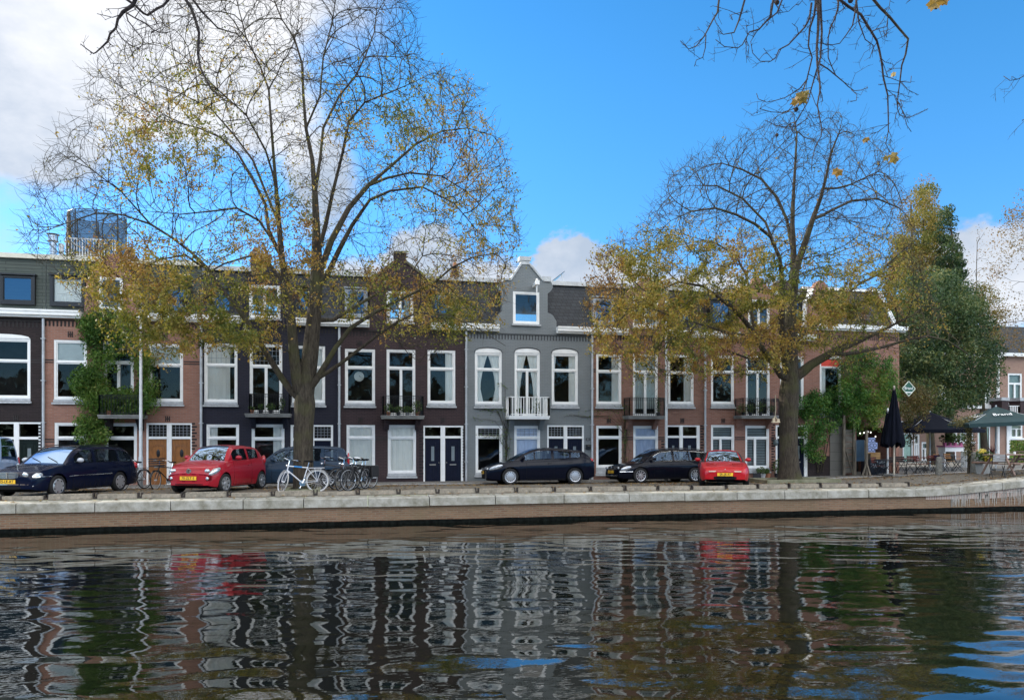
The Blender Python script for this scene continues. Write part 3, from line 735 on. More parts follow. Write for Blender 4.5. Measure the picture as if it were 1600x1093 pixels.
# --- brick colours
B_BLACK = brick('blackened_brick', (.032, .022, .022), (.048, .033, .032), (.018, .015, .015), dirt=.5, dirtcol=(.02, .016, .018))
B_RED = brick('red_brick', (.29, .13, .088), (.385, .185, .13), (.30, .21, .17), dirt=.5, dirtcol=(.19, .095, .075))
B_NAVY = brick('navy_painted_brick', (.026, .026, .040), (.030, .030, .046), (.018, .018, .028), dirt=.4, dirtcol=(.018, .018, .026), bump=.5)
B_PURP = brick('purple_brown_brick', (.062, .040, .042), (.078, .050, .052), (.035, .025, .027), dirt=.4, dirtcol=(.04, .028, .03))
B_GREY = brick('grey_painted_brick', (.215, .235, .245), (.23, .25, .26), (.16, .175, .185), dirt=.55, dirtcol=(.165, .18, .175), bump=.6, ms=.006)
B_RED2 = brick('weathered_red_brick', (.235, .105, .074), (.33, .16, .115), (.25, .18, .145), dirt=.45, dirtcol=(.15, .085, .065))
B_RED3 = brick('rosy_red_brick', (.27, .115, .08), (.36, .17, .12), (.31, .22, .18), dirt=.45, dirtcol=(.19, .095, .075))

def gable_outline(cx, shoulder, cap_y, base_py, sc=1.0, straight=False, neck=None):
    """neck gable like the grey house: list of (x,z) from right cornice up over the cap to the left, cx = centre column"""
    R = [(869.5, 512), (869.5, 501.6), (866.5, 497), (864.5, 493), (860.5, 490), (855.8, 488), (855.8, 458), (859, 456), (860, 455), (863.5, 450), (864, 447), (862.5, 442), (860, 440), (849, 439.5), (827, 413), (827, 407), (829, 405), (829, 401.6)]
    Lf = [(812.4, 401.6), (812.4, 405), (814.5, 407), (814.5, 413), (797.8, 437.6), (788.6, 437.6), (781, 441), (778.6, 445), (779.5, 450), (780.4, 453), (784, 455), (784.5, 486), (780, 489), (776.8, 494), (774, 499), (773, 506), (773, 511)]
    pts = R+Lf; out = []
    for x, y in pts:
        X = cx+(x-821.5)*sc; Yp = cap_y+(y-401.6)*(base_py-cap_y)/(511-401.6)
        if straight:
            pass
        out.append((X, Yp))
    return out
def px_outline(pts, zc):
    o = [(fx(x), fz(x, y)) for x, y in pts]
    o[0] = (o[0][0], zc-.2); o[-1] = (o[-1][0], zc-.2); return o
def gable_coping(hs, pts, m, idx, name='gable_coping', t=.09):
    mb = MB()
    P3 = [(fx(x), fz(x, y)) for x, y in pts]
    for i, j in idx:
        a, b = P3[i], P3[j]
        mb.bar((a[0], YF+.15, a[1]+t*.4), (b[0], YF+.15, b[1]+t*.4), .42, t, up=(0, 0, 1) if abs(b[0]-a[0]) > .05 else (1, 0, 0))
    mb.build(name, m, hs)
def attic_window(hs, g, mull=None, curtain_=None, glz=None):
    return window(hs, g, fr=.085, mull=mull, sill=True, curtain_=curtain_, glz=glz or glass('attic_glass', .09, (.6, .65, .65), boost=1.5), inner=.04)
def hoist(hs, px, py):
    x, z = fx(px), fz(px, py); mb = MB()
    mb.bar((x, YF-.001, z), (x-.03, YF-.75, z+.02), .12, .14); mb.box(x-.1, x+.06, YF-.80, YF-.76, z-.08, z+.1); mb.box(x-.05, x-.01, YF-.7, YF-.66, z-.55, z-.06); mb.ell((x-.03, YF-.7, z+.14), (.05, .05, .05), 8, 5)
    mb.build('hoist_beam', WHITE, hs)
# ---------------------------------------------------------------- H1 black brick house, cut by the picture's left edge
w1 = H_rect(-42, 47.5, 528, 622); d1 = (fx(-14), fx(63.5), BASE, fz(30, 659))
h1 = house('blackened brick house with curved arch window at the left end of the terrace', -150, 66.5, B_BLACK, [w1, d1, H_rect(-120, -70, 531, 622), H_rect(-120, -60, 659, 725)], [(-150, 66.5)], dentil_py=504, anchors=((25, 653),), boards=True, pipe=67.5, bands=((48, 66, 562),))
window(h1, w1, transom=fz(3, 563), tm=.03, arch=.16, apron=.1); window(h1, H_rect(-120, -70, 531, 622)); window(h1, H_rect(-120, -60, 659, 725), transom=fz(-90, 684))
doors(h1, d1, fz(30, 684), DGR, [(fx(-8), fx(21.5)), (fx(29.5), fx(60))], glass_top=None)
roof_window(h1, 2, 51, 431, 471, .16, fr=.05); quoins(h1, 64.3, 664, 716)
hw_ = [H_rect(-330, -285, 531, 622), H_rect(-250, -205, 531, 622), H_rect(-330, -285, 660, 735), H_rect(-250, -205, 660, 735)]
h0 = house('red brick house beyond the left edge of the view', -370, -150.5, B_RED, hw_, [(-370, -150.5)], dentil_py=500, roofm=SLATE)
for r_ in hw_: window(h0, r_, transom=r_[2]+(r_[3]-r_[2])*.68)
# ---------------------------------------------------------------- H2 red brick with climber
G2 = [(215, 500), (213, 498), (213, 440), (203, 425), (190, 410), (186, 402), (182, 396), (166, 396), (162, 402), (158, 410), (145, 425), (135, 440), (130, 500), (129, 502)]
wa = H_rect(84, 136, 531, 624); wb = H_rect(161, 209, 533, 645); wc = H_rect(232, 286, 537, 627)
ga = H_rect(85, 137, 660, 734); gb = H_rect(163, 214, 660.5, 734); gd = (fx(228.5), fx(300), BASE, fz(264, 660.5)); g2 = H_rect(154, 192, 432, 484)
h2 = house('red brick house with oak front doors, half covered by a green climber', 66.5, 313.5, B_RED, [wa, wb, wc, ga, gb, gd], [(66.5, 128), (216, 313.5)], gable=dict(outline=px_outline(G2, ZC), hole=g2, x0=fx(132), x1=fx(213)),
           dentil_py=508, anchors=((110, 522), (258, 528), (262, 654)), boards=True, pipe=314, bands=((66, 84, 562), (287, 312, 565), (67, 85, 686)), roofm=SLATEB)
window(h2, wa, transom=fz(110, 565.5), apron=.10, blind=.34); window(h2, wb, transom=fz(185, 566), mull=.5, sill=False); window(h2, wc, transom=fz(259, 570), apron=.10, blind=.34)
window(h2, ga, transom=fz(110, 684)); window(h2, gb, transom=fz(188, 684)); doors(h2, gd, fz(264, 683.5), OAK, [(fx(231.5), fx(260.5)), (fx(268), fx(297.5))], style='arch')
attic_window(h2, g2); roof_window(h2, 80, 130, 432, 474, .16, fr=.05, glz=GL, curtain_='full'); roof_window(h2, 243, 295, 448, 488, .16, fr=.05); quoins(h2, 303.5, 661, 702)
b2, zb, rr = balcony(h2, 153, 222, 648, 653, 617, (155, 220), B_BLACK)
# ---------------------------------------------------------------- H3 navy house
G3 = [(448, 501), (446, 499), (446, 440), (436, 428), (424, 412), (420, 404), (420, 398), (406, 398), (406, 404), (402, 412), (388, 428), (380, 440), (378, 499), (377, 501)]
wa = H_rect(319, 371, 536, 628); wb = H_rect(390, 441, 537, 645); wc = H_rect(456, 508, 540, 629)
ga = H_rect(322.5, 373.5, 662.5, 734); gb = H_rect(393, 444.5, 662.5, 736); gd = (fx(454), fx(520.5), BASE, fz(487, 663.5)); g3 = H_rect(389, 438, 445, 497)
h3 = house('dark navy painted house behind the big bare tree trunk', 313.5, 533, B_NAVY, [wa, wb, wc, ga, gb, gd], [(313.5, 377), (449, 533)], gable=dict(outline=px_outline(G3, ZC), hole=g3, x0=fx(380), x1=fx(446)),
           dentil_py=514, anchors=(), pipe=530, roofm=SLATE)
window(h3, wa, transom=fz(345, 570), apron=.1, arch=.0, curtain_='wideleft', leaded=(6, 3)); window(h3, wb, transom=fz(415, 572), mull=.5, sill=False, leaded=(7, 4)); window(h3, wc, transom=fz(482, 574), apron=.1, curtain_='right')
window(h3, ga, transom=fz(348, 684), curtain_='left'); window(h3, gb, transom=fz(419, 685), curtain_='right'); doors(h3, gd, fz(487, 686), DG, [(fx(458), fx(484)), (fx(491), fx(517))])
attic_window(h3, g3, mull=.5); roof_window(h3, 326, 362, 452, 488); roof_window(h3, 463, 488, 450, 486)
mb = MB()
for r in (wa, wb, wc):
    n = 8; xc = (r[0]+r[1])/2; hw = (r[1]-r[0])/2; arcp = [(xc+hw*math.cos(math.pi*k/n), r[3]+.17*math.sin(math.pi*k/n)) for k in range(n+1)]
    mb.prism([(r[0], r[3]+.002), (r[1], r[3]+.002)]+arcp[1:-1], YF-.015, YF-.001)
mb.build('window_arch', BLACK, h3)
b3, zb3, rr3 = balcony(h3, 383, 453, 646, 651, 615, (390, 452), B_NAVY)
# ---------------------------------------------------------------- H4 purple brick with gable
G4 = [(672, 507), (670, 505), (670, 440), (664, 432), (633, 409), (633, 404), (635, 402), (635, 395.5), (615, 395.5), (615, 402), (617, 404), (617, 409), (582, 437), (578, 442), (578, 505), (577, 507)]
wa = H_rect(539, 586, 545, 630); wb = H_rect(604, 649, 546, 649); wc = H_rect(668, 711.5, 547, 630)
ga = H_rect(541.5, 586, 663.5, 739); gb = H_rect(606, 650, 663.5, 739); gd = (fx(661.5), fx(724), BASE, fz(693, 664.5)); g4 = H_rect(604, 646, 455, 503)
h4 = house('purple-brown brick house with pointed gable and paired navy doors', 533, 727.5, B_PURP, [wa, wb, wc, ga, gb, gd], [(533, 577), (673, 727.5)], gable=dict(outline=px_outline(G4, ZC), hole=g4, x0=fx(580), x1=fx(670)),
           dentil_py=523, anchors=((562, 536), (626.5, 538), (690, 540), (563, 656), (692, 656)), pipe=728.5, bands=((587, 603, 571), (650, 667, 572), (712, 727, 572), (587, 605, 683)), roofm=SLATEB)
window(h4, wa, transom=fz(562, 574), apron=.1); window(h4, wb, transom=fz(626, 575), mull=.5, sill=False); window(h4, wc, transom=fz(690, 576), apron=.1, curtain_='right')
window(h4, ga, transom=fz(563, 683.5), curtain_='full', apron=.12); window(h4, gb, transom=fz(628, 683.5), curtain_='full', apron=.12); doors(h4, gd, fz(693, 682.5), DG, [(fx(664), fx(688.5)), (fx(695.5), fx(720.5))], glass_top=None)
attic_window(h4, g4, mull=.5, curtain_='sides'); roof_window(h4, 541, 572, 452, 493, .2, frame=LEAD); roof_window(h4, 676, 703, 457, 492, .2, frame=BLACK)
gable_coping(h4, G4, mat('mossy_coping', (.22, .20, .13), .9, var=.3), [(3, 4), (7, 8), (11, 12)]); quoins(h4, 658, 668, 745); quoins(h4, 726.3, 668, 745)
b4, zb4, rr4 = balcony(h4, 596.5, 662.5, 649, 654, 618, (599, 661), B_PURP)
# ---------------------------------------------------------------- H5 grey gabled house
G5 = gable_outline(821.5, 0, 401.6, 511)
wa = H_rect(742, 784, 551, 631); wb = H_rect(804, 843.5, 551, 650); wc = H_rect(862, 903, 552, 631.5)
ga = H_rect(743, 785, 664.5, 738); gb = H_rect(803.5, 844, 665, 738); gd = (fx(855), fx(912.5), BASE, fz(884, 664)); g5 = H_rect(801.5, 843, 455.5, 506)
h5 = house('grey painted house with white capped neck gable and white balcony', 727.5, 925.5, B_GREY, [wa, wb, wc, ga, gb, gd], [(727.5, 779), (869, 925.5)], gable=dict(outline=px_outline(G5, ZC), hole=g5, x0=fx(784), x1=fx(856)),
           dentil_py=527, pipe=925.5, dent_col=mat('grey_dentil', (.07, .075, .08), .9))
for w_, px in ((wa, 763), (wb, 823), (wc, 882)):
    pass
window(h5, wa, transom=fz(763, 577), apron=.1, arch=.20, curtain_='tied'); window(h5, wb, transom=fz(823, 578), mull=.5, sill=False, arch=.19, curtain_='tied'); window(h5, wc, transom=fz(882, 578.5), apron=.1, arch=.19, curtain_='sides')
window(h5, ga, transom=fz(763, 682.5), leaded=(6, 4), apron=.1); window(h5, gb, transom=fz(823, 683.5), leaded=(5, 3), curtain_='fullb'); doors(h5, gd, fz(884, 683), DG, [(fx(857.5), fx(881)), (fx(886.5), fx(910))])
attic_window(h5, g5, glz=glass('attic_glass_bright', .07, (.5, .55, .55), boost=1.2, gcol=(1, .97, .92)))
gable_coping(h5, G5, mat('grey_white_coping', (.50, .52, .53), .6, var=.15), [(12, 13), (13, 14), (16, 17), (21, 22), (22, 23)], t=.075)
MB().box(fx(811.5), fx(829.5), YF-.05, YF+.36, fz(820, 407), fz(820, 401.5)+.02).box(fx(814), fx(827.5), YF-.02, YF+.33, fz(820, 413), fz(820, 407)-.001).box(fx(848), fx(861), YF-.03, YF+.35, fz(855, 440)+.001, fz(855, 432)).box(fx(787), fx(799), YF-.03, YF+.35, fz(793, 438)+.001, fz(793, 436)).build('gable_cap', mat('grey_white_coping', (.50, .52, .53), .6, var=.15), h5)
hoist(h5, 834, 447)
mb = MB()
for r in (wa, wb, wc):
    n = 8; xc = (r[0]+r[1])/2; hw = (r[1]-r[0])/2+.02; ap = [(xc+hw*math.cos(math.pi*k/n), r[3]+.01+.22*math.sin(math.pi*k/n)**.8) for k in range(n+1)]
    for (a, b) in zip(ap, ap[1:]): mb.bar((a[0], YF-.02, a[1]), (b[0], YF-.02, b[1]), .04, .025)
mb.build('arch_dark_line', mat('dark_arch_trim', (.06, .065, .07), .8), h5)  # thin dark bars along each window arch
b5, zb5, rr5 = balcony(h5, 795.5, 858.5, 649.5, 655, 620, (796.5, 857.5), B_GREY, white=True)
quoins(h5, 848.5, 700, 742, LEAD)
# ---------------------------------------------------------------- H6 red brick
G6 = [(1040, 511), (1040, 509), (1040, 458), (1034, 452), (1016, 440), (1016, 434), (1003, 434), (1003, 440), (985, 452), (979, 458), (979, 509), (979, 511)]
wa = H_rect(931.5, 971, 553, 631); wb = H_rect(989, 1028, 553, 650); wc = H_rect(1044, 1084, 554, 631)
ga = H_rect(931.5, 971.5, 664.5, 730); gb = H_rect(989.5, 1028.5, 665, 738); gd = (fx(1040.5), fx(1093.5), BASE, fz(1067, 664)); g6 = H_rect(989, 1029, 463, 511)
h6 = house('weathered red brick house with black balcony beside the grey house', 925.5, 1103.5, B_RED2, [wa, wb, wc, ga, gb, gd], [(925.5, 979), (1040, 1103.5)], gable=dict(outline=px_outline(G6, ZC), hole=g6, x0=fx(980), x1=fx(1039)),
           dentil_py=529, anchors=((952, 545), (1064, 546), (951, 657), (1066, 657)), pipe=1102, bands=((1029, 1043, 577), (1085, 1102, 578), (925, 931, 577), (971, 989, 683), (1028, 1040, 683)), roofm=SLATEB)
window(h6, wa, transom=fz(951, 580), apron=.12, curtain_='right'); window(h6, wb, transom=fz(1008, 581), mull=.5, sill=False, blind=.9); window(h6, wc, transom=fz(1064, 582), apron=.12, curtain_='right')
window(h6, ga, transom=fz(951, 683), apron=.28); window(h6, gb, transom=fz(1008, 683.5), curtain_='fullb'); doors(h6, gd, fz(1067, 682), DG, [(fx(1043.5), fx(1062)), (fx(1067), fx(1089))], glass_top=None)
attic_window(h6, g6, mull=.5, curtain_='right'); roof_window(h6, 920+9, 955+3, 466, 504, .2, frame=LEAD); roof_window(h6, 1044, 1080, 468, 505)
b6, zb6, rr6 = balcony(h6, 982.5, 1039, 649.5, 654.5, 621, (984, 1038), B_RED2); quoins(h6, 1097, 664, 700); quoins(h6, 1036, 688, 742)
# ---------------------------------------------------------------- H7 rosy brick
G7 = [(1218, 515), (1218, 513), (1218, 470), (1212, 462), (1192, 440), (1192, 434), (1178, 434), (1178, 440), (1158, 462), (1152, 470), (1152, 513), (1152, 515)]
wa = H_rect(1111, 1147, 555, 631); wb = H_rect(1165.5, 1203, 556, 650); wc = H_rect(1219, 1256, 556, 632)
ga = H_rect(1111, 1147.5, 663.5, 731); gb = H_rect(1164.5, 1202, 664.5, 731); gd = (fx(1212), fx(1262), BASE, fz(1237, 664)); g7 = H_rect(1169, 1203, 468, 511)
h7 = house('rosy red brick house with shuttered ground floor windows behind the red roadster', 1103.5, 1270, B_RED3, [wa, wb, wc, ga, gb, gd], [(1103.5, 1152), (1218, 1270)], gable=dict(outline=px_outline(G7, ZC), hole=g7, x0=fx(1153), x1=fx(1217)),
           dentil_py=534, anchors=((1130, 657),), bands=((1148, 1165, 578), (1203, 1219, 578), (1103, 1111, 577), (1148, 1164, 683), (1204, 1212, 683)), roofm=SLATEB)
window(h7, wa, transom=fz(1129, 581), apron=.12); window(h7, wb, transom=fz(1184, 581), mull=.5, sill=False); window(h7, wc, transom=fz(1237, 580), apron=.12)
for r, pm in ((ga, 1129), (gb, 1183)):
    w = window(h7, r, transom=fz(pm, 684), mull=.42, apron=.14)
    mb = MB(); x0, x1, z0, z1 = r; z = z0+.12
    while z < z1-.12:
        mb.add([(x0+.1, YF+.14, z), (x1-.1, YF+.14, z), (x1-.1, YF+.155, z+.05), (x0+.1, YF+.155, z+.05)], [(0, 1, 2, 3)]); z += .075
    mb.build('louvre_slats', mat('louvre_grey', (.30, .36, .38), .6), w)
doors(h7, gd, fz(1237, 683), DG, [(fx(1215), fx(1235)), (fx(1240.5), fx(1257))], glass_top=None); quoins(h7, 1208, 664, 735)
attic_window(h7, g7, mull=.5); roof_window(h7, 1112, 1142, 470, 507); roof_window(h7, 1226, 1252, 470, 508)
b7, zb7, rr7 = balcony(h7, 1159, 1220, 649, 654, 622, (1161, 1219), B_RED3, white=False)
# ---------------------------------------------------------------- corner house
ZC8 = fz(1395, 511)
wa = H_rect(1281, 1315, 556, 652)
G8 = [(1300, 513), (1300, 511), (1300, 470), (1293, 447), (1288, 440), (1283, 437), (1277, 440), (1270, 452), (1264, 470), (1262, 511), (1262, 513)]
X0, X1 = fx(1270), fx(1405)
cafe_hole = [(fx(1338), BASE-.1), (fx(1400), BASE-.1), (fx(1400), fz(1370, 668)), (fx(1338), fz(1370, 668))]
h8 = empty('corner_house', ((X0+X1)/2, YF, BASE), 'brick corner house with cafe terrace front under thick green climber', 'house')
MB().prism([(X0+.002, BASE-.3), (X1, BASE-.3), (X1, ZC8-.2), (X0+.002, ZC8-.2)], YF, YF+.32, [[(wa[0], wa[2]), (wa[1], wa[2]), (wa[1], wa[3]), (wa[0], wa[3])], cafe_hole]).build('wall', B_RED3, h8)
MB().box(X1-.3, X1-.001, YF+.322, YF+9, BASE-.3, ZC8-.2).box(X0+.002, X0+.2, YF+.322, YF+9, BASE-.3, ZC8-.2).box(X0+.2, X1-.3, YF+8.8, YF+9, BASE-.3, ZC8-.2).build('side_wall', B_RED3, h8)
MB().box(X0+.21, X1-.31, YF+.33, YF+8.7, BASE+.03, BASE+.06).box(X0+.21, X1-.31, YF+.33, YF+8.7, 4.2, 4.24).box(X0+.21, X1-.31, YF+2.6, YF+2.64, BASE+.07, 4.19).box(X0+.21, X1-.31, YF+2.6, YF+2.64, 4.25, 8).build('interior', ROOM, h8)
MB().box(X0+.004, X1+.28, YF-.30, YF+.4, ZC8-.19, ZC8).box(X0+.004, X1+.2, YF-.2, YF-.002, ZC8-.27, ZC8-.191).box(X1+.002, X1+.30, YF+.4, YF+9, ZC8-.19, ZC8).build('cornice', WHITE, h8)
xr, zr = fx(1372, YF+.95), fz(1372, 455, YF+.95)
mb = MB(); mb.quad((X0+.02, YF+.14, ZC8-.01), (X1-.1, YF+.14, ZC8-.01), (xr, YF+.95, zr), (X0+.02, YF+.95, zr)); mb.quad((X1-.1, YF+.14, ZC8-.01), (X1-.1, YF+8.9, ZC8-.01), (xr, YF+8, zr), (xr, YF+.95, zr)); mb.quad((X0+.02, YF+.95, zr), (xr, YF+.95, zr), (xr, YF+8, zr), (X0+.02, YF+8, zr)); mb.quad((X0+.02, YF+.14, ZC8-.01), (X0+.02, YF+.95, zr), (X0+.02, YF+8, zr), (X0+.02, YF+8.9, ZC8-.01))
mb.build('hipped_roof', SLATEB, h8)
MB().bar((X1-.12, YF+.11, ZC8), (xr-.03, YF+.92, zr+.02), .11, .10).bar((X1+.06, YF+.12, ZC8), (xr+.12, YF+.95, zr+.02), .05, .06).box(X0+.02, xr, YF+.83, YF+.99, zr-.08, zr+.05).build('roof_trim', WHITE, h8)
mb = MB(); x = X0+.1; z = fz(1340, 526)
while x < X1-.1: mb.box(x, x+.05, YF-.012, YF-.001, z-.16, z+.05); x += .11
mb.build('dentil_band', mat('dark_dentil_brick', (.03, .026, .026)), h8)
w = window(h8, wa, transom=fz(1298, 573), sill=False, curtain_='left'); MB().box(wa[0]+.1, wa[1]-.1, YF+.03, YF+.05, fz(1298, 572), fz(1298, 562)).build('red_panel', mat('red_sign_panel', (.62, .045, .02), .5, var=.05), w)
mb = MB(); anchor3(mb, 1302, 545); mb.build('brick_relief', mat('dark_relief_brick', (.03, .03, .03)), h8)
# steep brick dormer of the corner house
mb = MB().prism(px_outline(G8, ZC8), YF+.0, YF+.3); mb.build('brick_dormer', B_RED3, h8)
gable_coping(h8, G8, WHITE, [(8, 9), (7, 8)], t=.08)
# rendered wall panel with a small ornament plant and timber gate on the ground floor
PLA = brick('grey_render_blocks', (.16, .155, .14), (.19, .185, .165), (.10, .10, .09), bw=1.6, bh=.42, ms=.012, dirt=.5, dirtcol=(.11, .105, .09))
MB().box(fx(1296), fx(1317.5), YF-.05, YF-.003, BASE, fz(1306, 640)).build('render_panel', PLA, h8)
MB().box(fx(1262), fx(1296)-.004, YF-.03, YF-.003, BASE, fz(1280, 712)).build('plinth', B_BLACK, h8)
# ================================================================== cars
TYRE = mat('tyre_rubber', (.012, .012, .013), .8, var=.2)
ALLOY = mat('alloy_rim', (.55, .56, .58), .3, metal=.7, var=.05)
CHROME = mat('chrome', (.75, .76, .78), .12, metal=1, var=0)
CARGL = None
def cargl():
    global CARGL
    if CARGL: return CARGL
    m, nt, N, L, B = nodes_mat('car_glass'); N.remove(B)
    d = N.new('ShaderNodeBsdfDiffuse'); d.inputs[0].default_value = (.012, .016, .02, 1)
    t = N.new('ShaderNodeBsdfTransparent'); t.inputs[0].default_value = (.55, .62, .62, 1)
    g = N.new('ShaderNodeBsdfGlossy'); g.inputs[0].default_value = (.32, .45, .64, 1); g.inputs[1].default_value = .015
    a = N.new('ShaderNodeMixShader'); a.inputs[0].default_value = .62; L.new(d.outputs[0], a.inputs[1]); L.new(t.outputs[0], a.inputs[2])
    fr = N.new('ShaderNodeFresnel'); fr.inputs[0].default_value = 1.6; ma = N.new('ShaderNodeMath'); ma.operation = 'MULTIPLY_ADD'; ma.use_clamp = True
    ma.inputs[1].default_value = .85; ma.inputs[2].default_value = .03; L.new(fr.outputs[0], ma.inputs[0])
    x = N.new('ShaderNodeMixShader'); L.new(ma.outputs[0], x.inputs[0]); L.new(a.outputs[0], x.inputs[1]); L.new(g.outputs[0], x.inputs[2])
    L.new(x.outputs[0], N['Material Output'].inputs[0]); CARGL = m; return m
def paint(name, col, rough=.35, coat=None, metal=0):
    return mat(name, col, rough if max(col) > .2 else .22, metal, var=0, coat=coat if coat is not None else (.7 if max(col) > .2 else .22), spec=.15 if max(col) > .2 else .06)
PLATE = mat('yellow_plate', (.85, .50, .02), .5, var=0); PLTXT = mat('plate_lettering', (.02, .02, .02), .6, var=0)
LAMPG = None
def lampg():
    return mat('headlamp_glass', (.62, .66, .70), .12, metal=.55, var=.25, vscale=14, coat=1)
REDL = mat('tail_lamp_red', (.45, .012, .02), .2, var=0, coat=1)
SEAT = mat('car_interior', (.012, .012, .013), .9, var=0, spec=.08)
def interp(tab, s):
    """smooth (monotone cubic) through (s,z)"""
    if s <= tab[0][0]: return tab[0][1]
    if s >= tab[-1][0]: return tab[-1][1]
    for i in range(len(tab)-1):
        if tab[i][0] <= s <= tab[i+1][0]: break
    def slope(i):
        if i <= 0 or i >= len(tab)-1: 
            j = max(0, min(len(tab)-2, i-(1 if i else 0))); return (tab[j+1][1]-tab[j][1])/(tab[j+1][0]-tab[j][0])
        a = (tab[i][1]-tab[i-1][1])/(tab[i][0]-tab[i-1][0]); b = (tab[i+1][1]-tab[i][1])/(tab[i+1][0]-tab[i][0])
        return 0 if a*b <= 0 else 2*a*b/(a+b)
    x0, y0 = tab[i]; x1, y1 = tab[i+1]; h = x1-x0; t = (s-x0)/h; m0, m1 = slope(i)*h, slope(i+1)*h
    return (2*t**3-3*t*t+1)*y0+(t**3-2*t*t+t)*m0+(-2*t**3+3*t*t)*y1+(t**3-t*t)*m1
def wheel(root, x, y, side, R, style, Wd=.19, steer=0):
    c = (x, y, R); rim = R*.70
    mb = MB(); w = Wd/2
    prof = [(rim, -w*.8), (R*.90, -w), (R*.985, -w*.75), (R, -w*.4), (R, w*.4), (R*.985, w*.75), (R*.90, w), (rim, w*.8)]
    mb.lathe(prof, (0, 0, 0), 'y', 28); mb2 = MB()
    s = side
    mb2.lathe([(rim, s*w*.80), (rim*.93, s*w*.78), (rim*.90, s*w*.35), (rim*.3, s*w*.2), (.001, s*w*.2)], (0, 0, 0), 'y', 24)
    mb2d = mb2
    mb3 = MB()
    def spoke(a, w0, w1, r0, r1, y0, y1):
        ca, sa = math.cos(a), math.sin(a); pts = []
        for r, ww, yy in ((r0, w0, y0), (r1, w1, y1)):
            for q in (-1, 1): pts.append((r*ca-q*ww*sa, s*yy, r*sa+q*ww*ca))
        back = [(p[0]*.99, p[1]-s*.02, p[2]*.99) for p in pts]
        mb3.add(pts+back, [(0, 1, 3, 2), (4, 6, 7, 5), (0, 2, 6, 4), (1, 5, 7, 3), (2, 3, 7, 6), (0, 4, 5, 1)])
    if style == 'spokes10':
        for k in range(10): spoke(2*math.pi*k/10, .022, .016, rim*.2, rim*.93, w*.75, w*.85)
    elif style == 'spokes14':
        for k in range(14): spoke(2*math.pi*k/14, .03, .035, rim*.2, rim*.86, w*.95, w*.88)
    elif style == 'cap':
        mb3.lathe([(rim*.97, s*w*.85), (rim*.80, s*w*.98), (rim*.35, s*w*.93), (.001, s*w*.98)], (0, 0, 0), 'y', 24)
    elif style == 'spokes7':
        for k in range(7): spoke(2*math.pi*k/7, .03, .05, rim*.2, rim*.93, w*.8, w*.85)
    mb3.lathe([(rim*.26, s*w*.72), (rim*.24, s*w*.98), (.001, s*w*1.0)], (0, 0, 0), 'y', 14)
    mb3.lathe([(rim*1.0, s*w*.82), (rim*.99, s*w*.92), (rim*.90, s*w*.86)], (0, 0, 0), 'y', 24)
    rot = Matrix.Rotation(steer, 4, 'Z')
    for q in (mb, mb2d, mb3): q.v = [tuple(rot @ Vector(v)+Vector(c)) for v in q.v]
    wh = mb.build('wheel', TYRE, root, smooth=True, angle=40)
    mb2d.build('rim_well', mat('rim_shadow', (.03, .03, .032), .5, var=0), wh); r = mb3.build('rim', ALLOY, wh)
    if style == 'cap':
        q = MB()
        for k in range(7):
            a = 2*math.pi*(k+.5)/7; q.ell((rim*.78*math.cos(a), s*w*.99, rim*.78*math.sin(a)), (.026, .006, .026), 8, 4)
        q.v = [tuple(rot @ Vector(v)+Vector(c)) for v in q.v]; q.build('cap_hole', SEAT, wh)
    elif style == 'spokes14':
        q = MB()
        for k in range(14):
            a = 2*math.pi*(k+.5)/14; q.ell((rim*.74*math.cos(a), s*w*.93, rim*.74*math.sin(a)), (.018, .005, .018), 6, 4)
        q.v = [tuple(rot @ Vector(v)+Vector(c)) for v in q.v]; q.build('cap_hole', SEAT, wh)
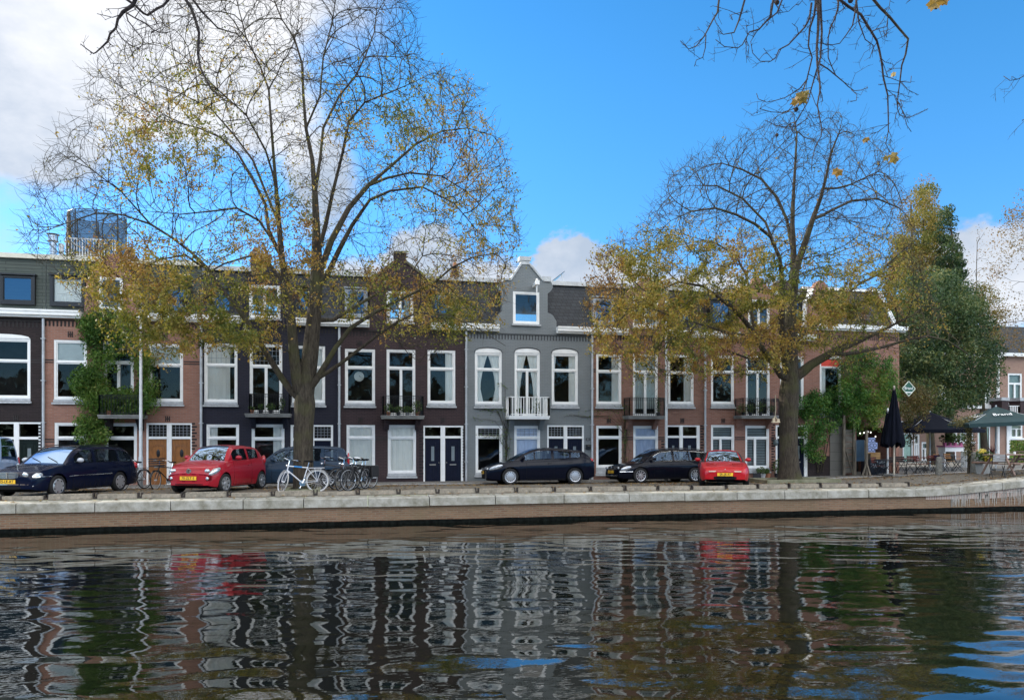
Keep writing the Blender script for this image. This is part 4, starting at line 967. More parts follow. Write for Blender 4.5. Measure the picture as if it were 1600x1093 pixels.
def make_car(label, group, cat, pm, S):
    """car with its nose at +X; S = measurements"""
    L_, Wd, R = S['L'], S['W'], S['R']; hw = Wd/2; fa = S['fa']; ra = fa+S['wb']
    X = lambda s: L_/2-s
    root = empty('parked_car', (0, 0, 0), label, cat, group)
    top = S['top']; sill = S.get('sill', .20); Ra = R+.05; ne = S.get('nose_end', .62); te = S.get('tail_end', .5); nt_, tt_ = S.get('nose_taper', .22), S.get('tail_taper', .12)
    def w(s):
        f = 1.0
        if s < ne: f -= nt_*((1-s/ne)**2.4)
        if s > L_-te: f -= tt_*((1-(L_-s)/te)**2.4)
        return hw*f
    def zb(s):
        z = sill+(.06*max(0, 1-s/.35)**2)+(.10*max(0, 1-(L_-s)/.4)**2)
        for a in (fa, ra):
            d = abs(s-a)
            if d < Ra: z = max(z, R+math.sqrt(Ra*Ra-d*d))
        return z
    st = sorted(set([0, L_]+[round(L_*i/88, 4) for i in range(89)]+[a+q*Ra*k for a in (fa, ra) for q in (-1, 1) for k in (1.0, .98, .92)]))
    st = [s for s in st if 0 <= s <= L_]
    fr = [0, .12, .28, .5, .7, .84, .93, 1.0]; crown = [(.955, .012), (.80, .03), (.45, .05), (0, .058)]
    def sec(s):
        W_ = w(s); b = zb(s); t = interp(top, s)-.04; pts = []
        zl = sill
        for u in fr:
            z = b+(t-b)*u; h = (z-zl)/(t-zl) if t > zl else 1
            k = 1-.045*((h-.52)/.5)**2-(.02 if h < .12 else 0)-.035*max(0, h-.75)/.25
            if abs(h-.62) < .02: k += .0
            pts.append((X(s), W_*k, z))
        e = pts[-1][1]
        for cy, cz in crown: pts.append((X(s), e*cy, t+cz*(.8 if s < fa or s > ra else 1)))
        return pts
    rows = [sec(s) for s in st]; n = len(rows[0]); mb = MB()
    for sg in (1, -1):
        b0 = len(mb.v)
        for r in rows:
            for p in r: mb.v.append((p[0], p[1]*sg, p[2]))
        for i in range(len(rows)-1):
            for k in range(n-1):
                q = (b0+i*n+k, b0+(i+1)*n+k, b0+(i+1)*n+k+1, b0+i*n+k+1); mb.f.append(q if sg < 0 else q[::-1])
    m0 = len(rows)*n
    for i, rev in ((0, False), (len(rows)-1, True)):                       # nose and tail faces, slightly bulged
        pr = [rows[i][k] for k in range(n)]; base = len(mb.v); bl = .05 if i == 0 else -.03
        for fcol in (1, .8, .5, 0, -.5, -.8, -1):
            for p in pr: mb.v.append((p[0]+bl*(1-fcol*fcol)*(1 if i == 0 else 1), p[1]*fcol, p[2]))
        for a in range(6):
            for k in range(n-1):
                q = (base+a*n+k, base+a*n+k+1, base+(a+1)*n+k+1, base+(a+1)*n+k); mb.f.append(q if rev else q[::-1])
    body = mb.build('body', pm, root, smooth=True, angle=38, fix=True)
    # underbody
    MB().box(-L_/2+.2, L_/2-.2, -hw+.24, hw-.24, .16, .42).box(X(ra-Ra-.02), X(fa+Ra+.02), -hw+.06, hw-.06, .17, .36).build('underbody', SEAT, root)
    MB().box(X(ra+Ra), X(fa-Ra*.6), -hw+.25, hw-.25, .421, .62).build('wheel_housing', SEAT, root)
    # greenhouse
    g0, g1, g2, g3 = S['gh']; roof = S['roof']; tb = S.get('tumble', .30); ins = S.get('inset', .035)
    def belt(s): return interp(top, s)-.03
    def rz(s):
        if s <= g1: u = (s-g0)/(g1-g0); return belt(s)+.012+(interp(roof, g1)-belt(g1))*(math.sin(max(0, u)*math.pi/2)**S.get('wsp', 1.12)) if u > 0 else belt(s)
        if s >= g2: u = (g3-s)/(g3-g2); return belt(s)+.012+(interp(roof, g2)-belt(g2))*(math.sin(max(0, u)*math.pi/2)**S.get('rsp', 1.0)) if u > 0 else belt(s)
        return interp(roof, s)
    def gsec(s):
        bz = belt(s); r = max(rz(s), bz+.004); hb = w(s)*.915-ins; h = r-bz; top_w = hb-tb*h
        rd = min(.10, h*.35); c = min(.11, top_w*.3)
        return [(hb, bz-.02), (hb-tb*(h-rd)*.5, bz+(h-rd)*.5), (hb-tb*(h-rd), bz+h-rd), (top_w-c*.35, r-rd*.35), (top_w-c, r-.012), (top_w*.5, r+.012), (0, r+.022)]
    gs = [g0+(g3-g0)*i/60 for i in range(61)]; gs = sorted(set(gs+[g1, g2]))
    if not S.get('no_gh'):
        mb = MB(); rws = [gsec(s) for s in gs]; n = 7
        wins = S['win']
        def in_win(s0, s1): return any(a-.001 <= (s0+s1)/2 <= b+.001 for a, b in wins)
        for sg in (1, -1):
            b0 = len(mb.v)
            for s, r in zip(gs, rws):
                for y, z in r: mb.v.append((X(s), y*sg, z))
            for i in range(len(gs)-1):
                for k in range(n-1):
                    sm = (gs[i]+gs[i+1])/2
                    if k >= 4 and (sm < g1-.05 or sm > g2+.06): continue     # glass there
                    if k >= 4 and S.get('open_roof') and g1 < sm < g2: pass
                    q = (b0+i*n+k, b0+(i+1)*n+k, b0+(i+1)*n+k+1, b0+i*n+k+1)
                    if k < 2 and in_win(gs[i], gs[i+1]): continue
                    mb.f.append(q if sg < 0 else q[::-1])
        rf = mb.build('roof', S.get('roof_mat') or pm, root, smooth=True, angle=45)
        for lo, hi, nm in ((g0+.01, g1-.02, 'windscreen'), (g2+.03, g3-.02, 'rear_window')):
            mb = MB(); ss = [lo+(hi-lo)*i/10 for i in range(11)]
            for s in ss:
                r = gsec(s)
                for f in (-1, -.5, 0, .5, 1):
                    y = r[4][0]*f; z = r[4][1]+(r[6][1]-r[4][1])*(1-f*f); mb.v.append((X(s), y, z-.004))
            for i in range(10):
                for k in range(4): mb.f.append((i*5+k, (i+1)*5+k, (i+1)*5+k+1, i*5+k+1))
            mb.build(nm, cargl(), root, smooth=True)
        # side windows
        for sg in (1, -1):
            for a, b in wins:
                mb = MB(); m_ = 10; pts = 0
                for i in range(m_+1):
                    s = a+(b-a)*i/m_; r = gsec(s); lo, hi = r[0], r[2]
                    for v in (0, .5, 1):
                        vv = .10+.86*v; y = lo[0]+(hi[0]-lo[0])*vv-.006; z = lo[1]+(hi[1]-lo[1])*vv; mb.v.append((X(s), y*sg, z))
                for i in range(m_):
                    for k in range(2): mb.f.append((i*3+k, (i+1)*3+k, (i+1)*3+k+1, i*3+k+1))
                mb.build('side_window', cargl(), root, smooth=True)
                mb = MB(); ra_ = gsec(a); e = [(a, .05), (b, .05)]
                # dark or bright window surround
                for v in ((.04,) if not S.get('trim') else (.04, .99)):
                    pl = []
                    for i in range(m_+1):
                        s = a+(b-a)*i/m_; r = gsec(s); pl.append((X(s), (r[0][0]+(r[2][0]-r[0][0])*v+.004)*sg, r[0][1]+(r[2][1]-r[0][1])*v))
                    mb.tube(pl, .011, 4)
                mb.build('window_trim', S.get('trim') or SEAT, root)
        # seats
        for sx in (X(g1+.35), X(g1+1.15)):
            for sy in (-.36, .36):
                q = MB(); q.box(sx-.12, sx, sy-.22, sy+.22, .62, 1.02); q.ell((sx-.06, sy, min(1.14, interp(roof, g1+.4)-.22)), (.06, .13, .10), 8, 6); q.build('seat', SEAT, root)
        MB().box(X(g3-.25), X(g0+.25), -hw*.80, hw*.80, .55, interp(top, (g1+g2)/2)-.12).build('cabin_floor', SEAT, root)
    # wheels
    yo = hw-.085-S.get('wheel_in', .0)
    for a, nm in ((fa, 'f'), (ra, 'r')):
        for sg in (1, -1): wheel(root, X(a), yo*sg, sg, R, S['rim'], steer=(S.get('steer', 0) if nm == 'f' else 0))
    # surface helper for placing lamps and seams
    def surf(s, h, sg=1, off=.004):
        z0, t = sill, interp(top, s)-.04; z = z0+(t-z0)*h; k = 1-.045*((h-.52)/.5)**2-.035*max(0, h-.75)/.25
        return Vector((X(s), (w(s)*k+off)*sg, z))
    # door seams, handles, sill strip
    mb = MB()
    for sg in (1, -1):
        for s in S['seams']:
            mb.tube([surf(s+(.04*(h-.5) if s > ra-.6 else 0), h, sg, .0) for h in (.06, .3, .55, .8, .99)], .005, 4)
        mb.tube([surf(s, .05, sg, .0) for s in [S['seams'][0]+(S['seams'][-1]-S['seams'][0])*i/8 for i in range(9)]], .005, 4)
    mb.build('door_seams', SEAT, root)
    for sg in (1, -1):
        for s in S['handles']:
            mb = MB(); a = surf(s, .80, sg, .012); b = surf(s+.17, .805, sg, .012); mb.tube([a, b], .013, 6); mb.build('door_handle', S.get('handle_mat') or pm, root)
        if S.get('strip'):
            mb = MB(); mb.tube([surf(s, .52, sg, .004) for s in [fa+Ra+.06+(ra-fa-2*Ra-.12)*i/10 for i in range(11)]], .014, 4); mb.build('side_strip', S['strip'], root)
        # mirrors
        m0_ = Vector((X(g0+S.get('mir', .42)), (w(g0+.4)*.93)*sg, belt(g0+.4)+.06))
        mb = MB(); mb.ell(m0_+Vector((0, .11*sg, .03)), (.075, .105, .072), 12, 8); mb.bar(m0_, m0_+Vector((0, .06*sg, .01)), .05, .03); mb.build('mirror', S.get('mirror_mat') or pm, root, smooth=True)
    # lamps
    for sg in (1, -1):
        for hd in S['head']:
            if len(hd) == 5:
                s, h, rx, ry, rz_ = hd; c = surf(s, h, sg, -.022); T = surf(max(0, s-.06), h, sg)-surf(s+.06, h, sg); rot = Matrix.Rotation(math.atan2(T.y, T.x), 3, 'Z') @ Matrix.Rotation(S.get('lamp_tilt', .3), 3, 'Y')
                MB().ell(c, (rx, ry, rz_), 14, 8, rot).build('headlight', lampg(), root, smooth=True); continue
            s, y, z, rx, ry, rz_ = hd; rot = Matrix.Rotation(-.35*sg, 3, 'Z') @ Matrix.Rotation(S.get('lamp_tilt', .3), 3, 'Y')
            MB().ell((X(s), y*sg, z), (rx, ry, rz_), 14, 8, rot).build('headlight', lampg(), root, smooth=True)
        for (s, y, z, rx, ry, rz_) in S['tail']:
            MB().ell((X(s), y*sg, z), (rx, ry, rz_), 12, 8).build('tail_light', REDL, root, smooth=True)
    xf = X(0)
    # grille, bumper openings, plates
    for (nm, y0, y1, z0, z1, m_, dx) in S['front']:
        n = 8; mb = MB()
        for i in range(n+1):
            y = y0+(y1-y0)*i/n; xx = xf+.05*(1-min(1, abs(y)/(w(0)))**2)+dx
            rnd = 1-(abs(2*i/n-1)**4)*.45; zc_ = (z0+z1)/2; hh = (z1-z0)/2*rnd
            mb.v += [(xx, y, zc_-hh), (xx, y, zc_+hh), (xx-.05, y, zc_+hh), (xx-.05, y, zc_-hh)]
        for i in range(n):
            for k in range(4): mb.f.append((i*4+k, (i+1)*4+k, (i+1)*4+(k+1) % 4, i*4+(k+1) % 4))
        mb.f += [(0, 1, 2, 3), (n*4+3, n*4+2, n*4+1, n*4)]
        mb.build(nm, m_, root, fix=True)
    pz = S['plate_z']; px_ = xf+.062+S.get('plate_dx', 0)
    pl = MB().box(px_, px_+.012, -.26+S.get('plate_y', 0), .26+S.get('plate_y', 0), pz-.055, pz+.055).build('number_plate', PLATE, root)
    lettering(S['plate'], .115, frame_M((px_+.014, S.get('plate_y', 0), pz), (0, 1, 0), (0, 0, 1)), PLTXT, pl, squash=.92)
    if S.get('wipers', 1):
        mb = MB()
        for y0 in (-.1, .45):
            s0, s1 = g0+.05, g0+.22
            a = Vector((X(s0), y0, rz(s0)+.03)); b = Vector((X(s1), y0-.45, rz(s1)+.03)); mb.tube([a, b], .008, 4)
        mb.build('wiper', SEAT, root)
    for f in S.get('extra', []): f(root, X, w, surf, belt, rz, gsec, body)
    return root
def place_car(root, x, y, heading, scale=1.0, zoff=0):
    """heading = direction of travel (x,y)"""
    a = math.atan2(heading[1], heading[0]); root.rotation_mode = 'QUATERNION'
    d = Vector((math.cos(a), math.sin(a))); h = 1.3
    zf_, zr_ = gz(x+d.x*h, y+d.y*h), gz(x-d.x*h, y-d.y*h); nrm = Vector((-d.y, d.x)); zl, zrr = gz(x+nrm.x*.8, y+nrm.y*.8), gz(x-nrm.x*.8, y-nrm.y*.8)
    fx_ = Vector((d.x*2*h, d.y*2*h, zf_-zr_)).normalized(); up = fx_.cross(Vector((nrm.x*1.6, nrm.y*1.6, zl-zrr)).normalized()).normalized(); ly = up.cross(fx_)
    m = Matrix.Identity(4)
    for i in range(3): m[i][0] = fx_[i]; m[i][1] = ly[i]; m[i][2] = up[i]
    root.rotation_quaternion = m.to_quaternion(); root.location = (x, y, (zf_+zr_+zl+zrr)/4+zoff); root.scale = (scale,)*3
def rails(root, X, S0, S1, ytop, z, m):
    for sg in (1, -1):
        n = 8; mb = MB(); pl = [(X(S0+(S1-S0)*i/n), ytop*sg, z(S0+(S1-S0)*i/n)+(.045 if 0 < i < n else 0)) for i in range(n+1)]
        mb.tube(pl, .014, 6); mb.build('roof_rail', m, root)
GRP = 'cars parked along the quay'
# 1 dark blue estate, left
def c_estate():
    pm = paint('midnight_blue_paint', (.004, .007, .022))
    def ex(root, X, w, surf, belt, rz, gsec, body):
        rails(root, X, 1.75, 4.0, .56, lambda s: rz(s)-.01, BLACK)
        mb = MB()
        for k in range(4): mb.box(X(0)+.052, X(0)+.075, -.30+.012*k, .30-.012*k, .70-.045*k, .713-.045*k)
        mb.box(X(0)+.05, X(0)+.08, -.012, .012, .555, .73); mb.build('grille_bars', CHROME, root)
        q = MB(); q.tube([(X(.30), 0, .80), (X(.30), 0, .90)], .006, 6); q.lathe([(.030, -.003), (.036, 0), (.030, .003)], (X(.30), 0, .93), 'x', 14)
        for k in range(3): q.bar((X(.30), 0, .93), (X(.30), .034*math.sin(k*2.094), .93+.034*math.cos(k*2.094)), .005)
        q.build('bonnet_emblem', CHROME, root)
        q = MB(); q.tube([(X(s), (w(s)+.006)*1, .60) for s in (0.02, .1, .2, .32, .45, .55)], .016, 5); q.tube([(X(s), -(w(s)+.006), .60) for s in (0.02, .1, .2, .32, .45, .55)], .016, 5)
        q.tube([(X(0)+.05, y, .485) for y in (-.25, 0, .25)], .0, 3) ; q.build('bumper_strip', CHROME, root)
        for sg in (1, -1): MB().ell((X(.06), .62*sg, .345), (.06, .11, .045), 10, 6).build('fog_light', lampg(), root)
    S = dict(L=4.54, W=1.73, R=.31, fa=.82, wb=2.715, top=[(0, .64), (.08, .74), (.5, .84), (1.2, .94), (1.6, .98), (3.4, .99), (4.2, .98), (4.5, .90), (4.54, .86)],
             roof=[(1.9, 1.40), (2.6, 1.46), (3.6, 1.44), (4.05, 1.38)], gh=(1.22, 2.12, 3.95, 4.50), win=[(1.62, 2.42), (2.52, 3.22), (3.27, 3.55), (3.64, 4.22)], rim='cap', seams=[1.42, 2.47, 3.38],
             handles=[2.25, 3.2], strip=CHROME, head=[(.17, .80, .155, .055, .085), (.015, .50, .655, .06, .115, .078)], tail=[(4.42, .74, .80, .12, .10, .13)],
             front=[('grille', -.32, .32, .545, .735, mat('grille_grey', (.25, .26, .28), .3, metal=.8), .0), ('bumper_trim', -.62, .62, .375, .40, CHROME, .0), ('bumper_slot', -.4, .4, .25, .34, SEAT, .0)],
             plate_z=.465, plate='25-LK-RT', trim=None, mirror_mat=paint('silver_mirror', (.45, .47, .5)), extra=[ex], nose_taper=.20, lamp_tilt=.25)
    return make_car('dark blue estate car with twin oval headlights and chrome grille at the left', GRP, 'car', pm, S)
def c_up():
    pm = paint('cherry_red_paint', (.34, .010, .022))
    def ex(root, X, w, surf, belt, rz, gsec, body):
        q = MB(); q.lathe([(.001, .012), (.075, .012), (.082, 0), (.07, -.01)], (X(0)+.048, 0, .685), 'x', 20); e = q.build('front_emblem', CHROME, root)
        q = MB(); q.lathe([(.062, .014), (.072, .0145), (.072, .012)], (X(0)+.048, 0, .685), 'x', 20)
        q.build('emblem_ring', mat('emblem_grey', (.12, .13, .15), .4), e)
        lettering('V', .062, frame_M((X(0)+.062, 0, .706), (0, 1, 0), (0, 0, 1)), PLTXT, e); lettering('W', .062, frame_M((X(0)+.062, 0, .665), (0, 1, 0), (0, 0, 1)), PLTXT, e)
        q = MB()
        for sg in (-1, 1): q.ell((X(0)+.02, .58*sg, .47), (.03, .05, .05), 10, 6)
        q.build('fog_light', lampg(), root)
        q = MB(); q.tube([(X(0)+.05*(1-(y/.75)**2)+.008, y, .735-.03*(y/.6)**2*0) for y in (-.42, -.2, 0, .2, .42)], .006, 4); q.build('bonnet_seam', SEAT, root)
    ring = []
    S = dict(L=3.54, W=1.64, R=.30, fa=.66, wb=2.42, top=[(0, .66), (.06, .76), (.35, .88), (.9, .99), (1.2, 1.02), (2.3, 1.04), (2.9, 1.08), (3.4, 1.02), (3.54, .95)],
             roof=[(1.5, 1.43), (2.1, 1.475), (2.8, 1.45), (3.1, 1.40)], gh=(.92, 1.62, 3.05, 3.50), win=[(1.28, 2.22), (2.32, 2.98)], rim='spokes7', seams=[1.18, 2.36],
             handles=[2.08], head=[(.20, .80, .23, .06, .085), (.03, .55, .70, .07, .10, .06)], tail=[(3.42, .70, .98, .1, .08, .16)], nose_taper=.26, nose_end=.6,
             front=[('bumper_moulding', -.68, .68, .365, .605, paint('cherry_red_shadow', (.12, .004, .008)), -.002), ('bumper_panel', -.60, .60, .39, .58, pm, .008), ('lower_slot', -.45, .45, .27, .305, SEAT, .004)],
             plate_z=.475, plate='70-ZLT-5', extra=[ex], tumble=.34, lamp_tilt=.45, steer=-.1, plate_dx=.006)
    return make_car('small bright red three-door city car with a round front emblem', GRP, 'car', pm, S)
def c_mpv():
    pm = paint('steel_blue_paint', (.025, .045, .075))
    S = dict(L=4.25, W=1.75, R=.31, fa=.80, wb=2.62, top=[(0, .62), (.1, .76), (.5, .86), (1.1, .98), (3.6, 1.02), (4.15, .98), (4.25, .9)],
             roof=[(1.8, 1.50), (2.4, 1.57), (3.5, 1.55), (3.9, 1.50)], gh=(1.0, 1.95, 3.86, 4.22), win=[(1.42, 2.36), (2.46, 3.16), (3.26, 3.76)], rim='spokes10', seams=[1.4, 2.42, 3.3],
             handles=[2.2, 3.1], head=[(.24, .78, .2, .05, .09)], tail=[(4.15, .72, 1.05, .05, .07, .26)], front=[('grille', -.35, .35, .56, .66, SEAT, .0)], plate_z=.44, plate='43-PX-GB')
    return make_car('steel blue family car half hidden behind the big tree trunk', GRP, 'car', pm, S)
def c_hatch():
    pm = paint('black_blue_paint', (.004, .0055, .013))
    def ex(root, X, w, surf, belt, rz, gsec, body):
        q = MB(); q.box(X(4.12), X(3.72), -.50, .50, 1.325, 1.352); q.build('roof_spoiler', pm, root)
        MB().tube([(X(3.2), 0, 1.46), (X(3.38), 0, 1.60)], .006, 4).build('aerial', SEAT, root)
        for sg in (1, -1):
            MB().ell((X(.09), .60*sg, .33), (.09, .12, .05), 10, 6).build('fog_light', lampg(), root)
            MB().ell(surf(1.42, .72, sg, .0), (.03, .012, .014), 8, 5).build('side_repeater', lampg(), root)
    S = dict(L=4.40, W=1.75, R=.325, fa=.90, wb=2.64, top=[(0, .60), (.08, .70), (.4, .84), (1.0, .95), (1.5, 1.00), (3.2, 1.06), (3.9, 1.11), (4.25, 1.05), (4.4, .90)],
             roof=[(2.0, 1.40), (2.5, 1.46), (3.2, 1.42), (3.8, 1.335)], gh=(1.0, 2.15, 3.72, 4.30), win=[(1.50, 1.86), (1.92, 2.60), (2.70, 3.34), (3.42, 3.78)], rim='spokes14', seams=[1.55, 2.67, 3.42],
             handles=[2.42, 3.25], head=[(.34, .84, .30, .055, .085), (.05, .56, .63, .06, .10, .05)], tail=[(4.25, .66, .95, .13, .08, .09)], nose_taper=.30, nose_end=.75, tail_taper=.18,
             front=[('grille', -.4, .4, .60, .68, mat('grille_grey', (.2, .2, .2), .3, metal=.6), -.01), ('lower_grille', -.45, .45, .26, .42, SEAT, .0)], plate_z=.50, plate='49-KTB-2', plate_dx=.0, tail_end=.7)
    return make_car('black five-door hatchback parked in front of the grey house', GRP, 'car', pm, S)
def c_wagon():
    pm = paint('deep_black_paint', (.004, .005, .010))
    def ex(root, X, w, surf, belt, rz, gsec, body):
        rails(root, X, 1.9, 4.3, .56, lambda s: rz(s)-.01, BLACK)
        q = MB(); q.tube([(X(0)+.052*(1-(y/.7)**2)-.0, y, .335) for y in (-.55, -.3, 0, .3, .55)], .013, 5)
        for sg in (1, -1): q.tube([(X(s), (w(s)+.004)*sg, .50) for s in (.03, .12, .25, .4, .55)], .013, 5)
        q.build('bumper_strip', CHROME, root)
        q = MB(); q.lathe([(.001, .01), (.07, .01), (.078, 0)], (X(0)+.05, 0, .69), 'x', 18); q.build('front_emblem', CHROME, root)
    S = dict(L=4.72, W=1.80, R=.335, fa=.93, wb=2.71, top=[(0, .62), (.08, .72), (.45, .83), (1.1, .93), (1.6, .98), (3.4, 1.0), (4.3, .99), (4.6, .95), (4.72, .86)],
             roof=[(2.0, 1.42), (2.7, 1.50), (3.8, 1.47), (4.25, 1.42)], gh=(1.15, 2.20, 4.15, 4.66), win=[(1.60, 2.55), (2.65, 3.38), (3.43, 4.25)], rim='spokes10', seams=[1.6, 2.6, 3.5],
             handles=[2.38, 3.3], trim=CHROME, head=[(.28, .80, .25, .06, .09), (.03, .56, .66, .05, .10, .06)], tail=[(4.62, .76, .85, .1, .1, .09)], nose_taper=.26, nose_end=.7,
             front=[('grille', -.30, .30, .46, .745, mat('chrome_grille', (.15, .15, .16), .25, metal=.8), .0), ('lower_grille', -.55, .55, .25, .33, SEAT, .0)], plate_z=.50, plate='18-SRT-6', extra=[ex])
    return make_car('black estate car with chrome window line parked beside the red roadster', GRP, 'car', pm, S)
def c_roadster():
    pm = paint('signal_red_paint', (.42, .008, .014))
    HT = mat('soft_top', (.015, .015, .018), .7, var=.1)
    def ex(root, X, w, surf, belt, rz, gsec, body):
        for sg in (1, -1):
            q = MB(); q.box(X(0)+.03-.06, X(0)+.035, .42*sg-.12, .42*sg+.12, .515, .56); q.build('indicator', mat('indicator_lens', (.75, .55, .45), .2, coat=1), root)
            q = MB(); q.tube([(X(.17), .44*sg-.16, .742), (X(.17), .44*sg+.16, .735), (X(.45), .44*sg+.17, .775), (X(.45), .44*sg-.17, .79), (X(.17), .44*sg-.16, .742)], .005, 4); q.build('pop_up_lamp_seam', SEAT, root)
        q = MB(); fr_ = []
        for v in (0, .5, 1): fr_.append(v)
        pl = []
        for s in (.0, .25, .5, .75, 1.0):
            ss = 1.24+(1.72-1.24)*s; r = gsec(ss); pl.append((X(ss), r[4][0]+.03, r[3][1]))
        top_ = gsec(1.72); arc = pl+[(X(1.72), top_[4][0]*f, top_[4][1]+(top_[6][1]-top_[4][1])*(1-f*f)+.01) for f in (.8, .4, 0, -.4, -.8)]+[(p[0], -p[1], p[2]) for p in reversed(pl)]
        q.tube(arc, .024, 6); q.build('windscreen_frame', pm, root)
        MB().ell((X(.03)+.0, 0, .605), (.02, .035, .02), 8, 5).build('bonnet_badge', CHROME, root)
    S = dict(L=3.95, W=1.675, R=.29, fa=.80, wb=2.265, top=[(0, .56), (.06, .66), (.3, .745), (.8, .84), (1.3, .86), (2.4, .86), (3.2, .86), (3.8, .78), (3.95, .68)],
             roof=[(1.66, 1.20), (2.0, 1.235), (2.4, 1.20)], gh=(1.20, 1.74, 2.36, 2.98), win=[(1.62, 2.24)], rim='spokes7', seams=[1.35, 2.35], handles=[2.15], head=[], tail=[(3.84, .60, .70, .1, .14, .07)],
             roof_mat=HT, front=[('mouth_opening', -.38, .38, .255, .375, SEAT, .012)], plate_z=.435, plate='SR-JB-97', extra=[ex], nose_taper=.20, nose_end=.55, tumble=.36, mir=.28, plate_dx=.014, rsp=.8)
    return make_car('low red two-seat roadster with folded-down headlights facing the canal', GRP, 'car', pm, S)
def c_van():
    pm = paint('pale_blue_van_paint', (.30, .42, .62))
    S = dict(L=4.60, W=1.80, R=.32, fa=.88, wb=2.75, top=[(0, .66), (.1, .86), (.5, 1.00), (1.0, 1.10), (4.3, 1.12), (4.55, 1.08), (4.6, 1.0)],
             roof=[(1.7, 1.74), (2.2, 1.84), (4.2, 1.84), (4.5, 1.80)], gh=(.9, 1.75, 4.45, 4.6), win=[(1.45, 2.3)], rim='cap', seams=[1.45, 2.4, 3.4], handles=[2.25, 3.3], head=[(.2, .7, .2, .05, .12)], tail=[(4.56, .77, 1.0, .04, .05, .2)],
             front=[('grille', -.4, .4, .5, .6, SEAT, 0)], plate_z=.4, plate='VB-12-X', strip=SEAT)
    return make_car('pale blue delivery van cut off by the left edge of the view', GRP, 'van', pm, S)
def ray_at(px, Y): return P(px, YH, Y)
car = c_estate(); 
def place_by_front(car, S_L, fa, wb, pxf, Yf_, head, side, W, scale=1.0, zoff=0):
    """put the near front wheel's ground contact on picture column pxf at depth row Yf_"""
    h = Vector(head).normalized(); p = ray_at(pxf, Yf_); left = Vector((-h.y, h.x))
    off = (W/2-.09)*scale*(1 if side == 'l' else -1)
    c = Vector((p.x, p.y))-left*off-h*(S_L/2-fa)*scale
    place_car(car, c.x, c.y, h, scale, zoff)
place_by_front(car, 4.54, .82, 2.715, 87, 23.62, (-.335, -.942), 'l', 1.73)
place_by_front(c_up(), 3.54, .66, 2.42, 349, 24.2, (-.327, -.945), 'l', 1.64)
place_by_front(c_mpv(), 4.25, .80, 2.62, 398, 27.3, (-1, -.02), 'l', 1.75, .96)
place_by_front(c_hatch(), 4.40, .90, 2.64, 797, 28.15, (-1, -.0), 'l', 1.75, .99)
place_by_front(c_wagon(), 4.72, .93, 2.71, 1000, 28.0, (-.985, -.11), 'l', 1.80, .93)
place_by_front(c_roadster(), 3.95, .80, 2.265, 1097, 24.55, (-.42, -.907), 'r', 1.675)
place_car(c_van(), fx(14, 28)-2.3, 28.0, (-1, 0))
# ================================================================== trees
def grow(seeds, attr, D=.42, infl=3.2, kill=.75, iters=55, up=.10, rnd=.12, seed=1, limit=14000, jig=1.0):
    """space colonisation: seeds = [(pos, parent, radius)], attr = attraction points"""
    r = random.Random(seed); pos = [Vector(s[0]) for s in seeds]; par = [s[1] for s in seeds]; rad = [s[2] for s in seeds]; nman = len(pos)
    A = [Vector(a) for a in attr]; nch = {}
    for it in range(iters):
        kd = kdtree.KDTree(len(pos))
        for i, p in enumerate(pos): kd.insert(p, i)
        kd.balance(); pull = {}; keep = []
        for a in A:
            _, i, d = kd.find(a)
            if d < kill: continue
            keep.append(a)
            if d < infl:
                v = (a-pos[i])/d; q = pull.get(i); pull[i] = (q+v) if q else v
        A = keep
        if not pull or len(pos) > limit: break
        for i, v in pull.items():
            if v.length < 1e-4: continue
            pd = (pos[i]-pos[par[i]]).normalized() if par[i] >= 0 else Vector((0, 0, 1))
            if nch.get(i, 0) >= 3: continue
            d = (v.normalized()+pd*.75+Vector((r.gauss(0, rnd), r.gauss(0, rnd), up+r.gauss(0, rnd)))*jig).normalized()
            q = pos[i]+d*D*r.uniform(.85, 1.15); _, j, dd = kd.find(q)
            if j != i and dd < D*.45: continue
            nch[i] = nch.get(i, 0)+1; pos.append(q); par.append(i); rad.append(0)
    return pos, par, rad, nman
def radii(pos, par, rad, nman, tip=.008, ex=2.35):
    n = len(pos); acc = [0.0]*n; R = [0.0]*n
    for i in range(n-1, -1, -1):
        rr = acc[i]**(1/ex) if acc[i] else tip
        if rad[i] > 0: rr = rad[i] if i < nman else max(rr, rad[i])
        R[i] = rr
        if par[i] >= 0: acc[par[i]] += rr**ex
    for i in range(nman, n):
        p = par[i]
        if p >= 0 and R[i] > R[p]*.92: R[i] = R[p]*.92
    return R
def skeleton_mesh(mb, pos, par, R, minr=0):
    n = len(pos); ch = [[] for _ in range(n)]
    for i, p in enumerate(par):
        if p >= 0: ch[p].append(i)
    stack = [i for i in range(n) if par[i] < 0]; started = [(s, None) for s in stack]
    while started:
        i, p = started.pop(); chain = [i]; pl = []; rl = []
        if p is not None:
            d = pos[i]-pos[p]; pl.append(pos[p]+d*.02); rl.append(min(R[p], R[i]*1.25))
        cur = i
        while True:
            pl.append(pos[cur]); rl.append(R[cur])
            c = ch[cur]
            if not c: break
            b = max(c, key=lambda k: R[k])
            for k in c:
                if k != b: started.append((k, cur))
            cur = b
        if len(pl) > 1:
            m = max(rl); mb.tube(pl, rl, 12 if m > .15 else (8 if m > .06 else (5 if m > .02 else 3)), cap=False)
def poly_in(px, py, poly):
    c = False; j = len(poly)-1
    for i in range(len(poly)):
        xi, yi = poly[i]; xj, yj = poly[j]
        if (yi > py) != (yj > py) and px < (xj-xi)*(py-yi)/(yj-yi)+xi: c = not c
        j = i
    return c
def proj(p):
    d = Vector(p)-Vector((0, 0, H)); dep = d.x*SY+d.y*CY; lat = d.x*CY-d.y*SY
    return 800+FPX*lat/dep, YH-FPX*d.z/dep
